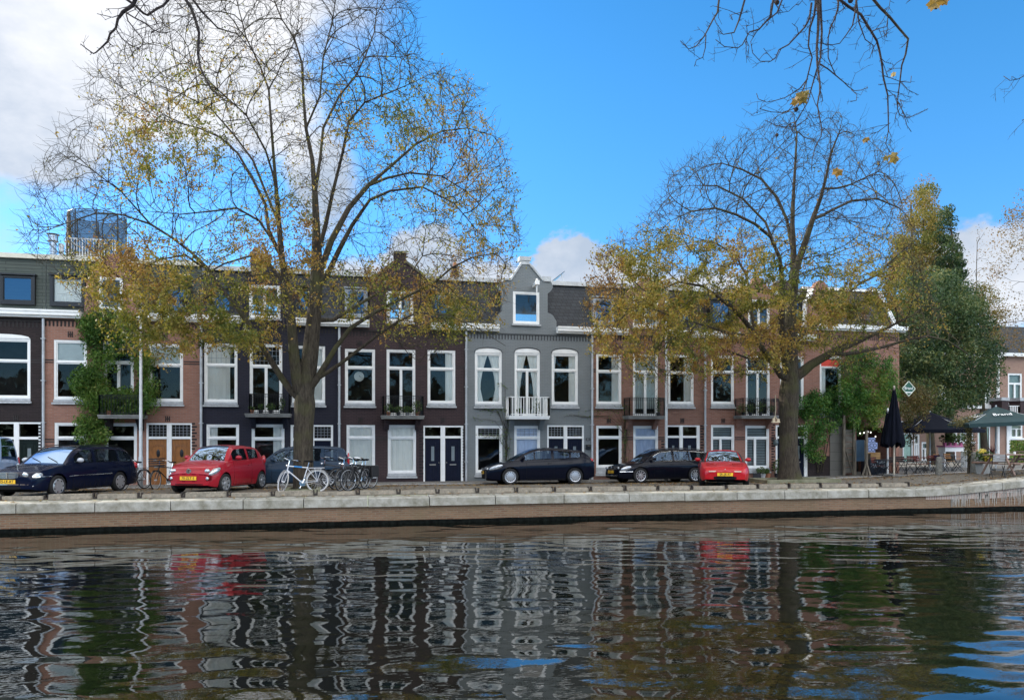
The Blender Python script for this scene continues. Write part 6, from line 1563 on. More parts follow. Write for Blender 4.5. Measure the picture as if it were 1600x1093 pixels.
# ================================================================== plane tree standing on the near bank, its bare limbs hang into the view
def plane_tree():
    bk = bark('plane_bark', (.028, .024, .028), (.075, .062, .058), (.07, .065, .045), stretch=(3, 3, 3))
    root = empty('plane_tree', (3.2, -3.2, .85), 'bare hanging plane tree branches in the foreground at the top of the view', 'tree')
    mb = MB(); YD = 6.4
    def ch(pts, dy=0.0, y0=YD): return [P(x, y, y0+dy*i) for i, (x, y, r) in enumerate(pts)], [max(.75, r)*mpp(800, YD)*.80 for x, y, r in pts]
    chains = {
     'a': [(215, -40, 4.2), (213, -5, 3.8), (208, 8, 3.5), (192, 19, 3.2), (184, 30, 2.4), (181, 44, 2.1), (172, 53, 1.9), (168, 65, 1.7), (160, 73, 1.5), (150, 82, 1.2), (146, 84, 1.1), (136, 77, 1), (126, 69, .8)],
     'b': [(196, -2, 2.4), (210, 8, 2.2), (224, 21, 2.2), (230, 24, 2.1), (245, 14, 2.2), (255, 9, 2.3), (270, -8, 2.5), (285, -60, 2.8)],
     'c': [(197, 20, 1.4), (210, 28, 1.2), (228, 37, 1.1), (240, 47, 1), (253, 52, .8), (265, 50, .6)],
     'd': [(197, 22, 1.2), (200, 33, 1.1), (212, 48, 1), (223, 62, .9), (222, 71, .7), (215, 78, .5)],
     'e': [(181, 45, 1.1), (190, 60, .9), (203, 70, .8), (217, 76, .5)],
     'f': [(286, -50, 4), (287, -5, 3.4), (298, 11, 3.1), (305, 30, 2.8), (311, 51, 2.5), (309, 84, 2.1), (313, 106, 1.7), (322, 124, 1.4), (330, 140, 1.2), (352, 157, 1), (380, 168, .7)],
     'g': [(298, -5, 2.2), (315, 18, 1.9), (330, 33, 1.6), (340, 44, 1.4), (370, 53, 1), (392, 77, .8), (420, 108, .5)],
     'h': [(240, 47, .9), (236, 52, .8), (250, 44, .6), (238, 24, 1.1)],
     'k': [(1278, -60, 4.5), (1277, -5, 3.6), (1279, 25, 3.2), (1278, 51, 2.9), (1276, 75, 2.5), (1277, 102, 2.2), (1281, 130, 1.9), (1281, 143, 1.7), (1277, 164, 1.4), (1280, 180, 1.3), (1284, 200, 1.2), (1283, 213, 1.1), (1273, 231, .9), (1269, 250, .7), (1268, 266, .5)],
     'k2': [(1277, -50, 3), (1275, 0, 2.6), (1272, 25, 2.3), (1265, 45, 2), (1263, 72, 1.7), (1269, 90, 1.5), (1261, 123, 1.4), (1255, 140, 1.1), (1246, 156, .9), (1230, 175, .7)],
     'k3': [(1280, -50, 3), (1282, 10, 2.6), (1284, 50, 2.4), (1282, 90, 2), (1276, 110, 1.8), (1270, 130, 1.5), (1262, 160, 1.2), (1250, 180, 1), (1240, 195, .7), (1236, 215, .5)],
     'l': [(1306, -60, 4), (1306, -5, 3.3), (1325, 10, 3.1), (1345, 23, 2.9), (1361, 49, 2.6), (1370, 64, 2.4), (1374, 79, 2.3), (1378, 100, 2.2), (1380, 120, 2), (1387, 149, 1.7), (1388, 185, 1.4), (1388, 205, 1.2), (1384, 225, .9), (1391, 238, .6)],
     'm': [(1358, -60, 4), (1361, -5, 3.3), (1375, 12, 3), (1391, 28, 2.8), (1405, 45, 2.6), (1419, 61, 2.4), (1415, 85, 2.1), (1409, 102, 1.8), (1406, 128, 1.5), (1403, 150, 1.3), (1402, 170, 1.1), (1406, 180, .9), (1419, 184, .8), (1435, 178, .6), (1450, 170, .5)],
     'n': [(1126, -60, 3), (1124, -5, 2.2), (1121, 20, 1.9), (1114, 31, 1.7), (1101, 56, 1.4), (1088, 72, 1.1), (1076, 77, .9), (1063, 64, .6)],
     'n2': [(1103, 55, 1.2), (1102, 75, 1), (1098, 90, .9), (1088, 94, .7), (1085, 104, .5)],
     'o': [(1168, -60, 3), (1165, -5, 2.1), (1155, 31, 1.8), (1147, 51, 1.3), (1130, 54, .8), (1124, 48, .5)],
     'p': [(1212, -60, 3.4), (1209, -5, 2.5), (1204, 26, 2), (1186, 46, 1.6), (1171, 50, 1.3), (1160, 70, 1.1), (1153, 75, 1), (1132, 73, .8), (1118, 62, .5)],
     'q': [(1268, 5, 2.4), (1265, 28, 2), (1258, 42, 1.9), (1245, 56, 1.7), (1232, 70, 1.5), (1217, 78, 1.4), (1212, 90, 1.1), (1204, 96, 1), (1188, 96, .8), (1176, 83, .7), (1173, 65, .6), (1182, 50, .9), (1196, 35, 1.2), (1214, 20, 1.6), (1222, 0, 1.8), (1226, -40, 2)],
     'r': [(1262, 123, 1.5), (1250, 138, 1.2), (1240, 145, 1.1), (1226, 153, .9), (1212, 157, .8), (1198, 160, .7), (1185, 155, .6), (1182, 146, .4)],
     's': [(1258, 158, 1.2), (1248, 165, 1.1), (1240, 170, 1), (1222, 176, .8), (1205, 175, .7), (1187, 170, .4)],
     't': [(1262, 185, 1), (1245, 197, .9), (1235, 199, .8), (1215, 197, .7), (1195, 188, .4)],
     'u': [(1281, 100, 1.7), (1294, 108, 1.4), (1306, 118, 1.3), (1318, 128, 1.1), (1325, 135, 1), (1335, 142, .8), (1345, 141, .6), (1356, 137, .4)],
     'u2': [(1330, 140, .8), (1339, 148, .7), (1338, 157, .6), (1329, 159, .4)],
     'v': [(1312, -20, 2.2), (1309, 15, 2), (1304, 30, 1.7), (1297, 45, 1.5), (1294, 60, 1.3), (1294, 90, 1.2), (1300, 105, 1.1), (1306, 118, 1)],
     'w': [(1338, 0, 2), (1336, 20, 1.7), (1332, 40, 1.5), (1322, 55, 1.2), (1312, 68, 1), (1297, 71, .8)],
     'x': [(1361, 50, 1.3), (1372, 45, 1), (1385, 42, .8), (1387, 30, .6)],
     'y': [(1388, 150, 1), (1398, 148, .8), (1404, 160, .7), (1412, 178, .6), (1417, 196, .6), (1424, 206, .4)],
     'z': [(1391, 192, .8), (1380, 200, .7), (1372, 206, .6), (1360, 210, .4)],
     'aa': [(1406, 155, .8), (1410, 165, .7), (1400, 178, .6), (1398, 190, .4)],
     'ab': [(1380, 118, .9), (1392, 122, .8), (1405, 127, .7), (1423, 129, .5), (1424, 119, .35)],
     'ac': [(1340, -30, 2.4), (1338, 0, 1.9), (1342, 35, 1.5), (1352, 62, 1.1), (1366, 72, .8), (1362, 84, .5)],
     'ad': [(1430, -30, 2), (1425, -2, 1), (1417, 4, .6)],
     'ae': [(1640, 100, 1.6), (1605, 116, 1.1), (1590, 124, .8), (1578, 126, .6), (1568, 119, .4)],
     'af': [(1640, 170, 1.2), (1602, 186, .8), (1597, 188, .4)],
    }
    r = random.Random(77); tips = []
    hub = {}
    for k, pts in chains.items():
        dy = r.uniform(-.02, .03); p, rr = ch(pts, dy, YD+r.uniform(-.12, .12)); mb.tube(p, rr, 7 if max(rr) > .012 else 5)
        if pts[0][1] < -25: hub[k] = p[0]
        if pts[-1][1] < -25: hub[k+'e'] = p[-1]
        for i in range(1, len(p)):
            seg = (p[i]-p[i-1]); L_ = seg.length
            for q in range(int(L_/.032)+1):
                if r.random() < .42: continue
                t = r.random(); b = p[i-1].lerp(p[i], t); side = Vector((r.gauss(0, 1), r.gauss(0, .7), r.gauss(-.1, .8))).normalized()
                d = (seg.normalized()*.55+side).normalized(); big = r.random() < .36 and rr[i] > .0025
                l = r.uniform(.08, .30) if big else r.uniform(.012, .06); rad = min(rr[i]*.7, .0040 if big else .003); m1 = b+d*l*.5; e = m1+(d+Vector((r.gauss(0, .5), r.gauss(0, .3), r.gauss(.1, .5)))).normalized()*l*.5
                mb.tube([b, m1, e], [rad, rad*.8, rad*.6], 4)
                if big:
                    tips.append(e)
                    for z in range(3):
                        bb = m1.lerp(e, r.random()); dd = (d+Vector((r.gauss(0, 1), r.gauss(0, .6), r.gauss(0, 1)))).normalized(); mb.tube([bb, bb+dd*r.uniform(.03, .08)], [rad*.6, rad*.4], 3)
    # the limbs they hang from, and the trunk behind the viewer
    trunk = [Vector((3.2, -3.2, .7)), Vector((3.15, -3.1, 3)), Vector((3.2, -2.6, 5.5)), Vector((3.4, -1.8, 7.6))]
    mb.tube(trunk, [.42, .34, .30, .26], 14)
    lr = [trunk[-1], Vector((4.2, 1.5, 9.0)), Vector((5.2, 4.2, 9.2)), Vector((6.0, 6.4, 8.3)), Vector((6.6, 7.4, 7.6))]
    ll = [trunk[-1], Vector((1.5, 1.2, 9.2)), Vector((-.3, 3.8, 9.3)), Vector((-1.2, 6.2, 8.2)), Vector((-1.9, 7.2, 7.4))]
    for l in (lr, ll): mb.tube(l, [.2, .12, .08, .05, .02], 9)
    for k, p in hub.items():
        l = lr if k not in ('a', 'be', 'f') else ll; t = l[3] if (l[3]-p).length < (l[2]-p).length else l[2]
        mid = (t+p)/2+Vector((0, 0, .35)); q = t.lerp(mid, .5)+Vector((0, 0, .12)); mb.tube([t, q, mid, mid.lerp(p, .6)+Vector((0, 0, .12)), p], [.03, .024, .018, .013, .009], 6)
    mb.build('branches', bk, root, smooth=True)
    # seed balls
    for i, (x, y, rp, xs, ys) in enumerate([(1214, 4, 4.2, 1216, -8), (1244, 171, 3.9, 1245, 155), (1214, 211, 2.9, 1214, 199), (1183, 176, 1.2, 1184, 158), (1329, 1, 4.5, 1330, -12)]):
        c = P(x, y, YD+.02); q = MB(); q.ell(c, (rp*mpp(800, YD),)*3, 14, 10); q.tube([P(xs, ys, YD+.02), c], .0016, 4); q.build('seed_ball', mat('plane_seed_ball', (.05, .035, .03), 1, var=.4, vscale=60, bump=1, bscale=120), root, smooth=True)
    # lobed leaves
    LF = leafmat('plane_leaf', [(.22, .17, .05), (.30, .17, .045), (.28, .20, .06)], .4)
    def plane_leaf(x, y, size, rot, tone, tilt):
        c = P(x, y, YD-.05); out = []; s = size*mpp(800, YD)
        lob = [(0, 1.0), (14, .62), (24, .70), (34, .55), (55, .92), (68, .60), (80, .66), (92, .5), (112, .74), (132, .52), (150, .55), (168, .40), (180, .28)]
        for a, q in lob: out.append((a, q))
        out = out+[(360-a, q*.93) for a, q in reversed(lob[1:-1])]
        ri = Vector((CY, -SY, 0)); up = Vector((0, 0, 1)); n = ri.cross(up); mb2 = MB(); mb2.v.append(tuple(c+n*.008))
        for a, q in out:
            A = math.radians(a+rot); u = math.sin(A)*q*s*math.cos(tilt); v = math.cos(A)*q*s
            mb2.v.append(tuple(c+ri*u+up*v+n*(.22*s*math.sin(math.radians(a)*3)+math.sin(A)*q*s*math.sin(tilt))))
        m_ = len(out)
        for i in range(m_): mb2.f.append((0, i+1, (i+1) % m_+1))
        A = math.radians(rot+180); e = c+ri*math.sin(A)*s*1.3+up*math.cos(A)*s*1.3+up*s*.3; mb2.tube([c, (c+e)/2, e], .0016, 4)
        o = mb2.build('leaf', LF, root); set_tone(o, [tone]*len(mb2.f))
    for a in ((1253, 152, 17, 200, .1, .3), (1244, 158, 12, 250, .35, .5), (1258, 146, 11, 170, .0, .8), (1353, 218, 8.5, 160, .3, .5), (1398, 246, 15, 230, .1, .25), (1386, 247, 8.5, 280, .0, .3), (1309, 268, 13, 190, .55, .35), (1461, 4, 20, 150, .8, .2), (1474, 0, 14, 100, .6, .5), (1396, 116, 8, 190, 1.0, 1.2)): plane_leaf(*a)
plane_tree()
# ================================================================== lamp posts, roof things
GALV = mat('galvanised_pole', (.50, .53, .55), .45, metal=.2, var=.12)
def lamp_post(px, Y, ytop, label, w=.075):
    x = fx(px, Y); z = gz(x, Y)+.04; zt = fz(px, ytop, Y); o = empty('lamp_post', (x, Y, z), label, 'lamp post')
    MB().tube([(x, Y, z), (x, Y, z+1.1), (x, Y, z+1.15), (x, Y, zt)], [w*1.15, w*1.1, w*.85, w*.6], 12).build('pole', GALV, o, smooth=True)
    MB().box(x-w*1.17, x+w*1.17, Y-w*1.2, Y-w*1.05, z+.35, z+.8).build('hatch', GALV, o)
    MB().lathe([(.03, 0), (.10, .06), (.20, .30), (.22, .34), (.10, .44), (.001, .48)], (x, Y, zt-.02), 'z', 12).build('lantern', mat('lantern_glass', (.35, .38, .38), .2), o)
lamp_post(220, 29.7+.45, 478, 'pale grey lamp post in front of the climber-covered brick house'); lamp_post(1041, 30.1, 470, 'pale grey lamp post between two windows behind the black estate', .075)
def roofs():
    # flue, roof terrace rail and trampoline on the left roofs
    Yr = YF+1.6; z0 = ZU+.14
    x = fx(83, Yr); zt = fz(83, 366, Yr); o = empty('chimney_flue', (x, Yr, z0), 'shiny steel chimney flue with flat cap on the left roof edge', 'chimney')
    MB().box(x-.28, fx(100, Yr), Yr-.2, Yr+.2, z0, z0+.14).build('base', mat('lead_base', (.05, .05, .055), .6), o)
    MB().lathe([(.12, 0), (.12, zt-z0-.30), (.17, zt-z0-.29), (.17, zt-z0-.05)], (x, Yr, z0+.0), 'z', 16).build('flue_pipe', mat('steel_flue', (.6, .6, .6), .25, metal=.9, var=.05), o)
    MB().lathe([(.001, .04), (.24, .02), (.24, 0), (.001, 0)], (x, Yr, zt-.02), 'z', 16).lathe([(.20, .02), (.20, 0), (.1, 0)], (x, Yr, zt-.30), 'z', 16).build('cowl', mat('cowl_dark', (.1, .1, .1), .5, metal=.5), o)
    x2 = fx(96, Yr+.3); p = empty('vent_pipe', (x2, Yr+.3, z0), 'slim grey vent pipe beside the steel chimney flue', 'pipe'); MB().tube([(x2, Yr+.3, z0), (x2, Yr+.3, z0+.85)], .09, 10).build('pipe', PIPE, p)
    Ya = YF+1.3; o = empty('roof_railing', (fx(130, Ya), Ya, z0), 'thin grey roof terrace railing on the left houses', 'railing'); xa, xb = fx(103, Ya), fx(180, Ya); mb = MB()
    zr = fz(130, 373, Ya); mb.bar((xa, Ya, zr), (xb, Ya, zr), .035); mb.bar((xa, Ya, z0+.22), (xb, Ya, z0+.22), .03); mb.bar((xa, Ya, zr), (xa, Ya+3, zr), .035)
    n = 18
    for i in range(n+1): xx = xa+(xb-xa)*i/n; w = .02 if i % 6 else .035; mb.box(xx-w/2, xx+w/2, Ya-w/2, Ya+w/2, z0, zr)
    mb.build('rail', PIPE, o)
    # trampoline with net
    Yt = YF+3.6; xc = fx(152, Yt); R_ = (fx(196, Yt)-fx(109, Yt))/2; zt = fz(150, 338, Yt); zb = z0+.7
    o = empty('trampoline', (xc, Yt, z0), 'round trampoline with black safety net on the left roof', 'trampoline')
    net, nt, N, L, B = nodes_mat('black_net'); N.remove(B); t = N.new('ShaderNodeBsdfTransparent'); d = N.new('ShaderNodeBsdfDiffuse'); d.inputs[0].default_value = (.05, .05, .05, 1); mx = N.new('ShaderNodeMixShader'); mx.inputs[0].default_value = .58
    L.new(t.outputs[0], mx.inputs[1]); L.new(d.outputs[0], mx.inputs[2]); L.new(mx.outputs[0], N['Material Output'].inputs[0])
    mb = MB(); n = 32
    for i in range(n+1):
        a = 2*math.pi*i/n; mb.v += [(xc+R_*math.cos(a), Yt+R_*math.sin(a), zb), (xc+R_*math.cos(a), Yt+R_*math.sin(a), zt-.06*abs(math.sin(a*4)))]
    for i in range(n): mb.f.append((2*i, 2*i+2, 2*i+3, 2*i+1))
    mb.build('safety_net', net, o); mb = MB()
    for i in range(8):
        a = 2*math.pi*(i+.35)/8; mb.tube([(xc+R_*1.01*math.cos(a), Yt+R_*1.01*math.sin(a), z0), (xc+R_*1.01*math.cos(a), Yt+R_*1.01*math.sin(a), zt+.02)], .028, 6)
    mb.tube([(xc+R_*math.cos(2*math.pi*i/24), Yt+R_*math.sin(2*math.pi*i/24), zt) for i in range(24)], .018, 5, closed=True); mb.tube([(xc+R_*math.cos(2*math.pi*i/24), Yt+R_*math.sin(2*math.pi*i/24), zb) for i in range(24)], .04, 6, closed=True)
    mb.build('frame', BLACK, o); MB().lathe([(.001, 0), (R_*.97, 0)], (xc, Yt, zb), 'z', 24).build('jumping_mat', BLACK, o)
    q = MB(); q.add([(xc-R_-.05, Yt-.3, z0), (xc-R_+.45, Yt-.8, z0), (xc-R_+.28, Yt-.7, zt+.02), (xc-R_+.0, Yt-.3, zt+.02)], [(0, 1, 2, 3)]); q.build('folded_net_flap', mat('brown_net', (.10, .07, .06), .9, var=.5, stretch=(9, 9, 1)), o)
    # solar panel right of the grey gable, chimneys, aerial
    Ys = YF+2.4; a, b = P(862, 440, Ys), P(882, 424.5, Ys); o = empty('solar_panel', (a.x, Ys, ZU+.15), 'tilted solar panel standing on the flat roof beside the grey gable', 'solar panel')
    MB().add([(a.x, Ys, a.z), (b.x, Ys, b.z), (b.x+.1, Ys+1.5, b.z), (a.x+.1, Ys+1.5, a.z), (a.x+.02, Ys, a.z+.05), (b.x+.02, Ys, b.z+.05), (b.x+.12, Ys+1.5, b.z+.05), (a.x+.12, Ys+1.5, a.z+.05)], [(0, 3, 2, 1), (4, 5, 6, 7), (0, 1, 5, 4), (1, 2, 6, 5), (2, 3, 7, 6), (3, 0, 4, 7)]).build('panel', mat('solar_blue', (.02, .03, .06), .2, var=.1), o)
    c = P(884, 441, Ys); MB().bar((b.x-.15, Ys+.1, b.z-.06), (c.x+.05, Ys+.1, c.z-.2), .035).bar((a.x, Ys+.1, a.z), (a.x, Ys+.1, ZU+.1), .035).build('stand', GALV, o)
    for px, y0, y1, w, lb in ((712, 418, 442, 10, 'small brick chimney on the roof left of the grey gable'), (397, 396, 430, 11, 'brick chimney seen through the big tree crown'), (1226, 440, 452, 18, 'low dark-topped chimney behind the elm beside the roadster')):
        Yc = YF+2.5; x0, x1 = fx(px-w/2, Yc), fx(px+w/2, Yc); zt_ = fz(px, y0, Yc); o = empty('chimney', ((x0+x1)/2, Yc, ZU+.1), lb, 'chimney')
        MB().box(x0, x1, Yc, Yc+.5, ZU+.1, zt_).build('stack', B_PURP, o); MB().box(x0-.04, x1+.04, Yc-.04, Yc+.54, zt_+.001, zt_+.07).build('cap', CONC, o)
        q = MB(); q.lathe([(.09, 0), (.11, .05), (.08, .22)], ((x0+x1)/2, Yc+.25, zt_+.071), 'z', 10); q.build('pot', TERRA, o)
roofs()
# ================================================================== balcony plants and house extras
def balc_plants(rr, zb, items, grp):
    x0, x1, Yb = rr
    for (u, rx, rz, pm, lb) in items: potted(x0+(x1-x0)*u, Yb+.22, zb+.012, lb, None, pr=.09, ph=.15, rx=rx, rz=rz, n=int(60+500*rx), pm=pm)
balc_plants(rr, zb, [(.2, .2, .18, TERRA, 'leafy pot plant on the balcony under the green climber')], None)
PALEPOT = mat('pale_pot', (.4, .4, .4), .6); DKPOT = mat('dark_pot', (.03, .03, .035), .5)
balc_plants(rr3, zb3, [(.04, .12, .08, TERRA, 'terracotta pot at the left end of the navy house balcony'), (.26, .12, .14, DKPOT, 'small dark pot plant second from the left on the navy house balcony'), (.52, .2, .17, DKPOT, 'bushy dark plant in the middle of the navy house balcony'), (.80, .14, .3, DKPOT, 'tall leafy plant near the right end of the navy house balcony')], None)
balc_plants(rr4, zb4, [(.13, .22, .22, TERRA, 'green bushy plant at the left end of the purple house balcony'), (.38, .2, .16, DKPOT, 'low plant left of the middle of the purple house balcony'), (.62, .2, .15, PALEPOT, 'trailing plant right of the middle of the purple house balcony'), (.86, .24, .3, TERRA, 'tall brown-green plant at the right end of the purple house balcony')], None)
balc_plants(rr5, zb5, [(.72, .16, .42, DKPOT, 'tall reddish plant rising above the white balcony rail'), (.3, .2, .1, DKPOT, 'low trailing plant behind the white balcony rail')], None)
balc_plants(rr6, zb6, [(.86, .12, .5, DKPOT, 'thin tall plant on the black balcony of the weathered red house')], None)
balc_plants(rr7, zb7, [(.05, .34, .25, DKPOT, 'spreading yellow-green plant over the left corner of the balcony behind the elm'), (.25, .2, .25, DKPOT, 'dark round bush on the balcony behind the elm'), (.52, .25, .34, DKPOT, 'leafy bush in the middle of the balcony behind the elm'), (.82, .2, .22, DKPOT, 'small dark bush at the right end of the balcony behind the elm')], None)
def clock():
    x, z = fx(561, YF+.3), fz(561, 588, YF+.3); o = empty('wall_clock', (x, YF+.3, z), 'round white clock hanging in the upper window of the purple house', 'clock')
    MB().lathe([(.001, -.012), (.205, -.012), (.205, .01), (.001, .01)], (x, YF+.28, z), 'y', 28).build('clock_face', mat('clock_white', (.85, .85, .78), .6, var=.04), o); MB().bar((x, YF+.262, z), (x+.09, YF+.262, z-.02), .012).bar((x, YF+.262, z), (x+.03, YF+.262, z+.05), .014).build('hands', BLACK, o)
clock()
def door_things():
    # lantern, hanging name board, doormat and pots by the shuttered house
    x, z = fx(1211, YF-.1), fz(1211, 691, YF-.1); o = empty('wall_lantern', (x, YF-.1, z), 'round wall lantern beside the door left of the elm trunk', 'lamp'); MB().ell((x, YF-.16, z), (.12, .12, .15), 12, 8).build('globe', mat('dusty_glass_globe', (.12, .15, .15), .15), o); MB().tube([(x, YF-.16, z+.15), (x, YF-.16, z+.24), (x, YF, z+.26)], .012, 5).build('bracket', BLACK, o)
    Yb = 25.35; x, z = fx(1212, Yb), fz(1212, 657, Yb); o = empty('hanging_ornament', (x, Yb, z), 'little wooden bird swing hanging on a cord left of the elm trunk', 'ornament')
    MB().tube([P(1211.5, 617, Yb), P(1212, 640, Yb), P(1211, 651, Yb)], .014, 5).build('cord', mat('rope_pale', (.42, .36, .25), .9), o); q = MB(); q.box(x-.16, x+.16, Yb-.05, Yb+.05, z-.07, z-.03); q.bar((x-.14, Yb, z-.03), P(1211, 650, Yb), .02); q.bar((x+.14, Yb, z-.03), P(1211, 650, Yb), .02); q.box(x-.13, x-.04, Yb-.03, Yb+.03, z-.03, z+.10); q.box(x+.05, x+.15, Yb-.03, Yb+.03, z-.03, z+.07); q.build('swing', mat('pale_wood', (.55, .45, .30), .7), o)
    for px, y, rx, rz, lb, pm in ((1191, YF-.35, .28, .18, 'grey bowl with a low bushy plant under the shuttered window', PALEPOT), (1215, YF-.3, .22, .42, 'tall dark shrub in a pot between the shuttered window and the elm trunk', DKPOT), (1199, YF-.25, .1, .12, 'small potted plant beside the bushy grey bowl', TERRA)):
        X = fx(px, y); potted(X, y, gz(X, y)+.05, lb, None, pr=.16, ph=.2, rx=rx, rz=rz, n=220, pm=pm, s=.06)
    for px, y0, lb in ((848.5, 672, 'small dark plate'),): pass
    x0, x1 = fx(1176, YF-.5), fx(1188, YF-.5); MB().box(x0, x1, YF-.55, YF-.52, gz(x0, YF)+.05, gz(x0, YF)+.27).build('doormat', mat('dark_mat', (.02, .02, .025), .9), loc=(x0, YF-.5, .8), label='dark mat leaning by the pavement under the shuttered window', cat='mat')
    x, z = fx(919, YF-.05), fz(919, 697, YF-.05); o = empty('letter_box', (x, YF-.05, z), 'small dark letter box on the grey house by the drainpipe', 'letter box'); MB().box(x-.10, x+.12, YF-.12, YF-.004, z-.12, z+.08).build('box', IRON, o, bevel=.01); MB().box(x-.07, x+.09, YF-.125, YF-.121, z+.02, z+.045).build('slot', CHROME, o)
    x, z = fx(919, YF-.02), fz(919, 686, YF-.02); o = empty('house_number', (x, YF-.02, z), 'dark house number plate above the letter box of the grey house', 'sign'); pl = MB().box(x-.11, x+.11, YF-.02, YF-.005, z-.06, z+.06).build('plate', mat('slate_plate', (.06, .065, .07), .6), o)
    lettering('85', .11, frame_M((x, YF-.024, z), (1, 0, 0), (0, 0, 1)), mat('number_pale', (.3, .3, .3), .6), pl)
door_things()
# ================================================================== bicycles
def bicycle(label, frame_m, loc, heading, lean=0.0, steer=0.0, group='bicycles parked on the quay', tyre=None, basket=False, panniers=False, rimm=None, ladies=False, mud=None, sticker=False, R=.35, crate=False, stand=True, child=False):
    """nose at +X, origin between the wheels on the ground"""
    o = empty('bicycle', (0, 0, 0), label, 'bicycle', group); tyre = tyre or TYRE; rimm = rimm or mat('dull_bike_rim', (.34, .35, .36), .55, metal=.3, var=.1); mud = mud or frame_m
    rx, fxx = -.53, .55; bb = Vector((-.08, 0, .29)); seat_t = Vector((-.24, 0, .80)); head_t = Vector((.34, 0, .86)); head_b = Vector((.38, 0, .70)); hub_r = Vector((rx, 0, R)); hub_f = Vector((fxx, 0, R))
    def whl(c, rot=None):
        w = MB(); n = 28; pl = [Vector((R*.975*math.cos(2*math.pi*i/n), 0, R*.975*math.sin(2*math.pi*i/n))) for i in range(n)]; rm = MB(); pr = [p*.93 for p in pl]; sp = MB()
        f = (lambda v: c+(rot @ (v-Vector((0, 0, 0))) if rot else v))
        w.tube([f(p) for p in pl], .019, 6, closed=True); rm.tube([f(p) for p in pr], .013, 5, closed=True)
        for k in range(16):
            a = 2*math.pi*k/16; sp.tube([f(Vector((0, .02*(-1)**k, 0))), f(Vector((R*.9*math.cos(a), 0, R*.9*math.sin(a))))], .0022, 3, cap=False)
        hb = MB(); hb.tube([f(Vector((0, -.05, 0))), f(Vector((0, .05, 0)))], .025, 8)
        wh = w.build('wheel', tyre, o); rm.build('rim', rimm, wh); sp.build('spokes', rimm, wh); hb.build('hub', ALLOY, wh); return f
    whl(hub_r)
    ax = (head_t-head_b).normalized(); rs = Matrix.Rotation(steer, 3, ax)
    def S_(v): return head_b+rs @ (Vector(v)-head_b)
    fh = S_(hub_f); fr = whl(fh, rs)
    m = MB(); t = .017
    m.tube([bb, seat_t], t, 6); m.tube([head_t, head_b], .021, 6)
    if ladies: m.tube([bb, Vector((.12, 0, .42)), head_b], t*1.15, 6); m.tube([seat_t+Vector((.05, 0, -.28)), Vector((.15, 0, .58)), head_t-Vector((0, 0, .04))], t, 6)
    else: m.tube([bb, head_b], t*1.2, 6); m.tube([seat_t-Vector((0, 0, .03)), head_t-Vector((0, 0, .03))], t*1.1, 6)
    for s in (-1, 1):
        m.tube([bb+Vector((0, .03*s, 0)), hub_r+Vector((0, .06*s, 0))], .009, 5); m.tube([seat_t+Vector((0, .02*s, -.06)), hub_r+Vector((0, .06*s, 0))], .008, 5)
    m.build('frame', frame_m, o)
    f = MB()
    for s in (-1, 1): f.tube([S_((.395, .0, .66)), S_((.42, .05*s, .60)), S_((fxx-.03, .055*s, R+.1)), S_((fxx, .05*s, R))], [.017, .015, .013, .010], 6)
    f.build('fork', mud, o)
    h = MB(); top = S_(head_t+Vector((-.02, 0, .16))); h.tube([S_(head_t), top], .013, 6); hp = [S_(head_t+Vector(v)) for v in ((-.22, -.29, .14), (-.08, -.27, .19), (.06, -.14, .21), (-.02, 0, .16), (.06, .14, .21), (-.08, .27, .19), (-.22, .29, .14))]; h.tube(hp, .012, 6)
    hb = h.build('handlebar', CHROME, o); g = MB(); g.tube(hp[:2], .018, 6); g.tube(hp[-2:], .018, 6); g.build('grips', SEAT, hb)
    s_ = MB(); sp0 = seat_t+Vector((-.04, 0, .14)); s_.tube([seat_t, sp0], .012, 6); sd_ = s_.build('seat_post', CHROME, o); q = MB(); q.ell(sp0+Vector((-.05, 0, .03)), (.09, .085, .035), 10, 6); q.ell(sp0+Vector((.06, 0, .035)), (.11, .035, .025), 10, 6); q.build('saddle', SEAT, o)
    md = MB()
    for c, a0, a1, tr in ((hub_r, -.2, 3.0, None), (None, .1, 2.5, 1)):
        n = 14; pl = []
        for i in range(n+1):
            a = a0+(a1-a0)*i/n; v = Vector(((R+.03)*math.cos(a), 0, (R+.03)*math.sin(a))); pl.append((c+v) if c is not None else S_(hub_f+v))
        for i in range(n): 
            d = (pl[i+1]-pl[i]); md.bar(pl[i], pl[i+1], .045, .006, up=(pl[i]-(c if c is not None else fh)).normalized())
    md.build('mudguards', mud, o)
    rk = MB(); zr = R*2+.06
    for y in (-.06, .06): rk.tube([(rx-.22, y, zr), (-.26, y, zr)], .008, 5)
    for x in (rx-.2, rx-.1, rx, rx+.1, rx+.2): rk.tube([(x, -.06, zr), (x, .06, zr)], .007, 4)
    for s in (-1, 1): rk.tube([(rx-.12, .06*s, zr), (rx, .07*s, R)], .007, 4); rk.tube([(rx+.08, .06*s, zr), (rx, .07*s, R)], .007, 4)
    rk.build('luggage_rack', mud, o)
    cr = MB(); cr.lathe([(.001, -.04), (.10, -.04), (.10, -.03), (.001, -.03)], bb, 'y', 16); cr.tube([bb+Vector((0, -.08, 0)), bb+Vector((.08, -.08, -.15))], .010, 4); cr.tube([bb+Vector((0, .08, 0)), bb+Vector((-.08, .08, .15))], .010, 4)
    for s, v in ((-1, (.08, -.12, -.15)), (1, (-.08, .12, .15))): p = bb+Vector(v); cr.box(p.x-.04, p.x+.04, p.y-.03, p.y+.03, p.z-.012, p.z+.012)
    cr.tube([bb+Vector((0, -.035, .09)), hub_r+Vector((0, -.035, .035))], .005, 4); cr.tube([bb+Vector((0, -.035, -.09)), hub_r+Vector((0, -.035, -.035))], .005, 4); cr.build('crank_and_pedals', CHROME, o)
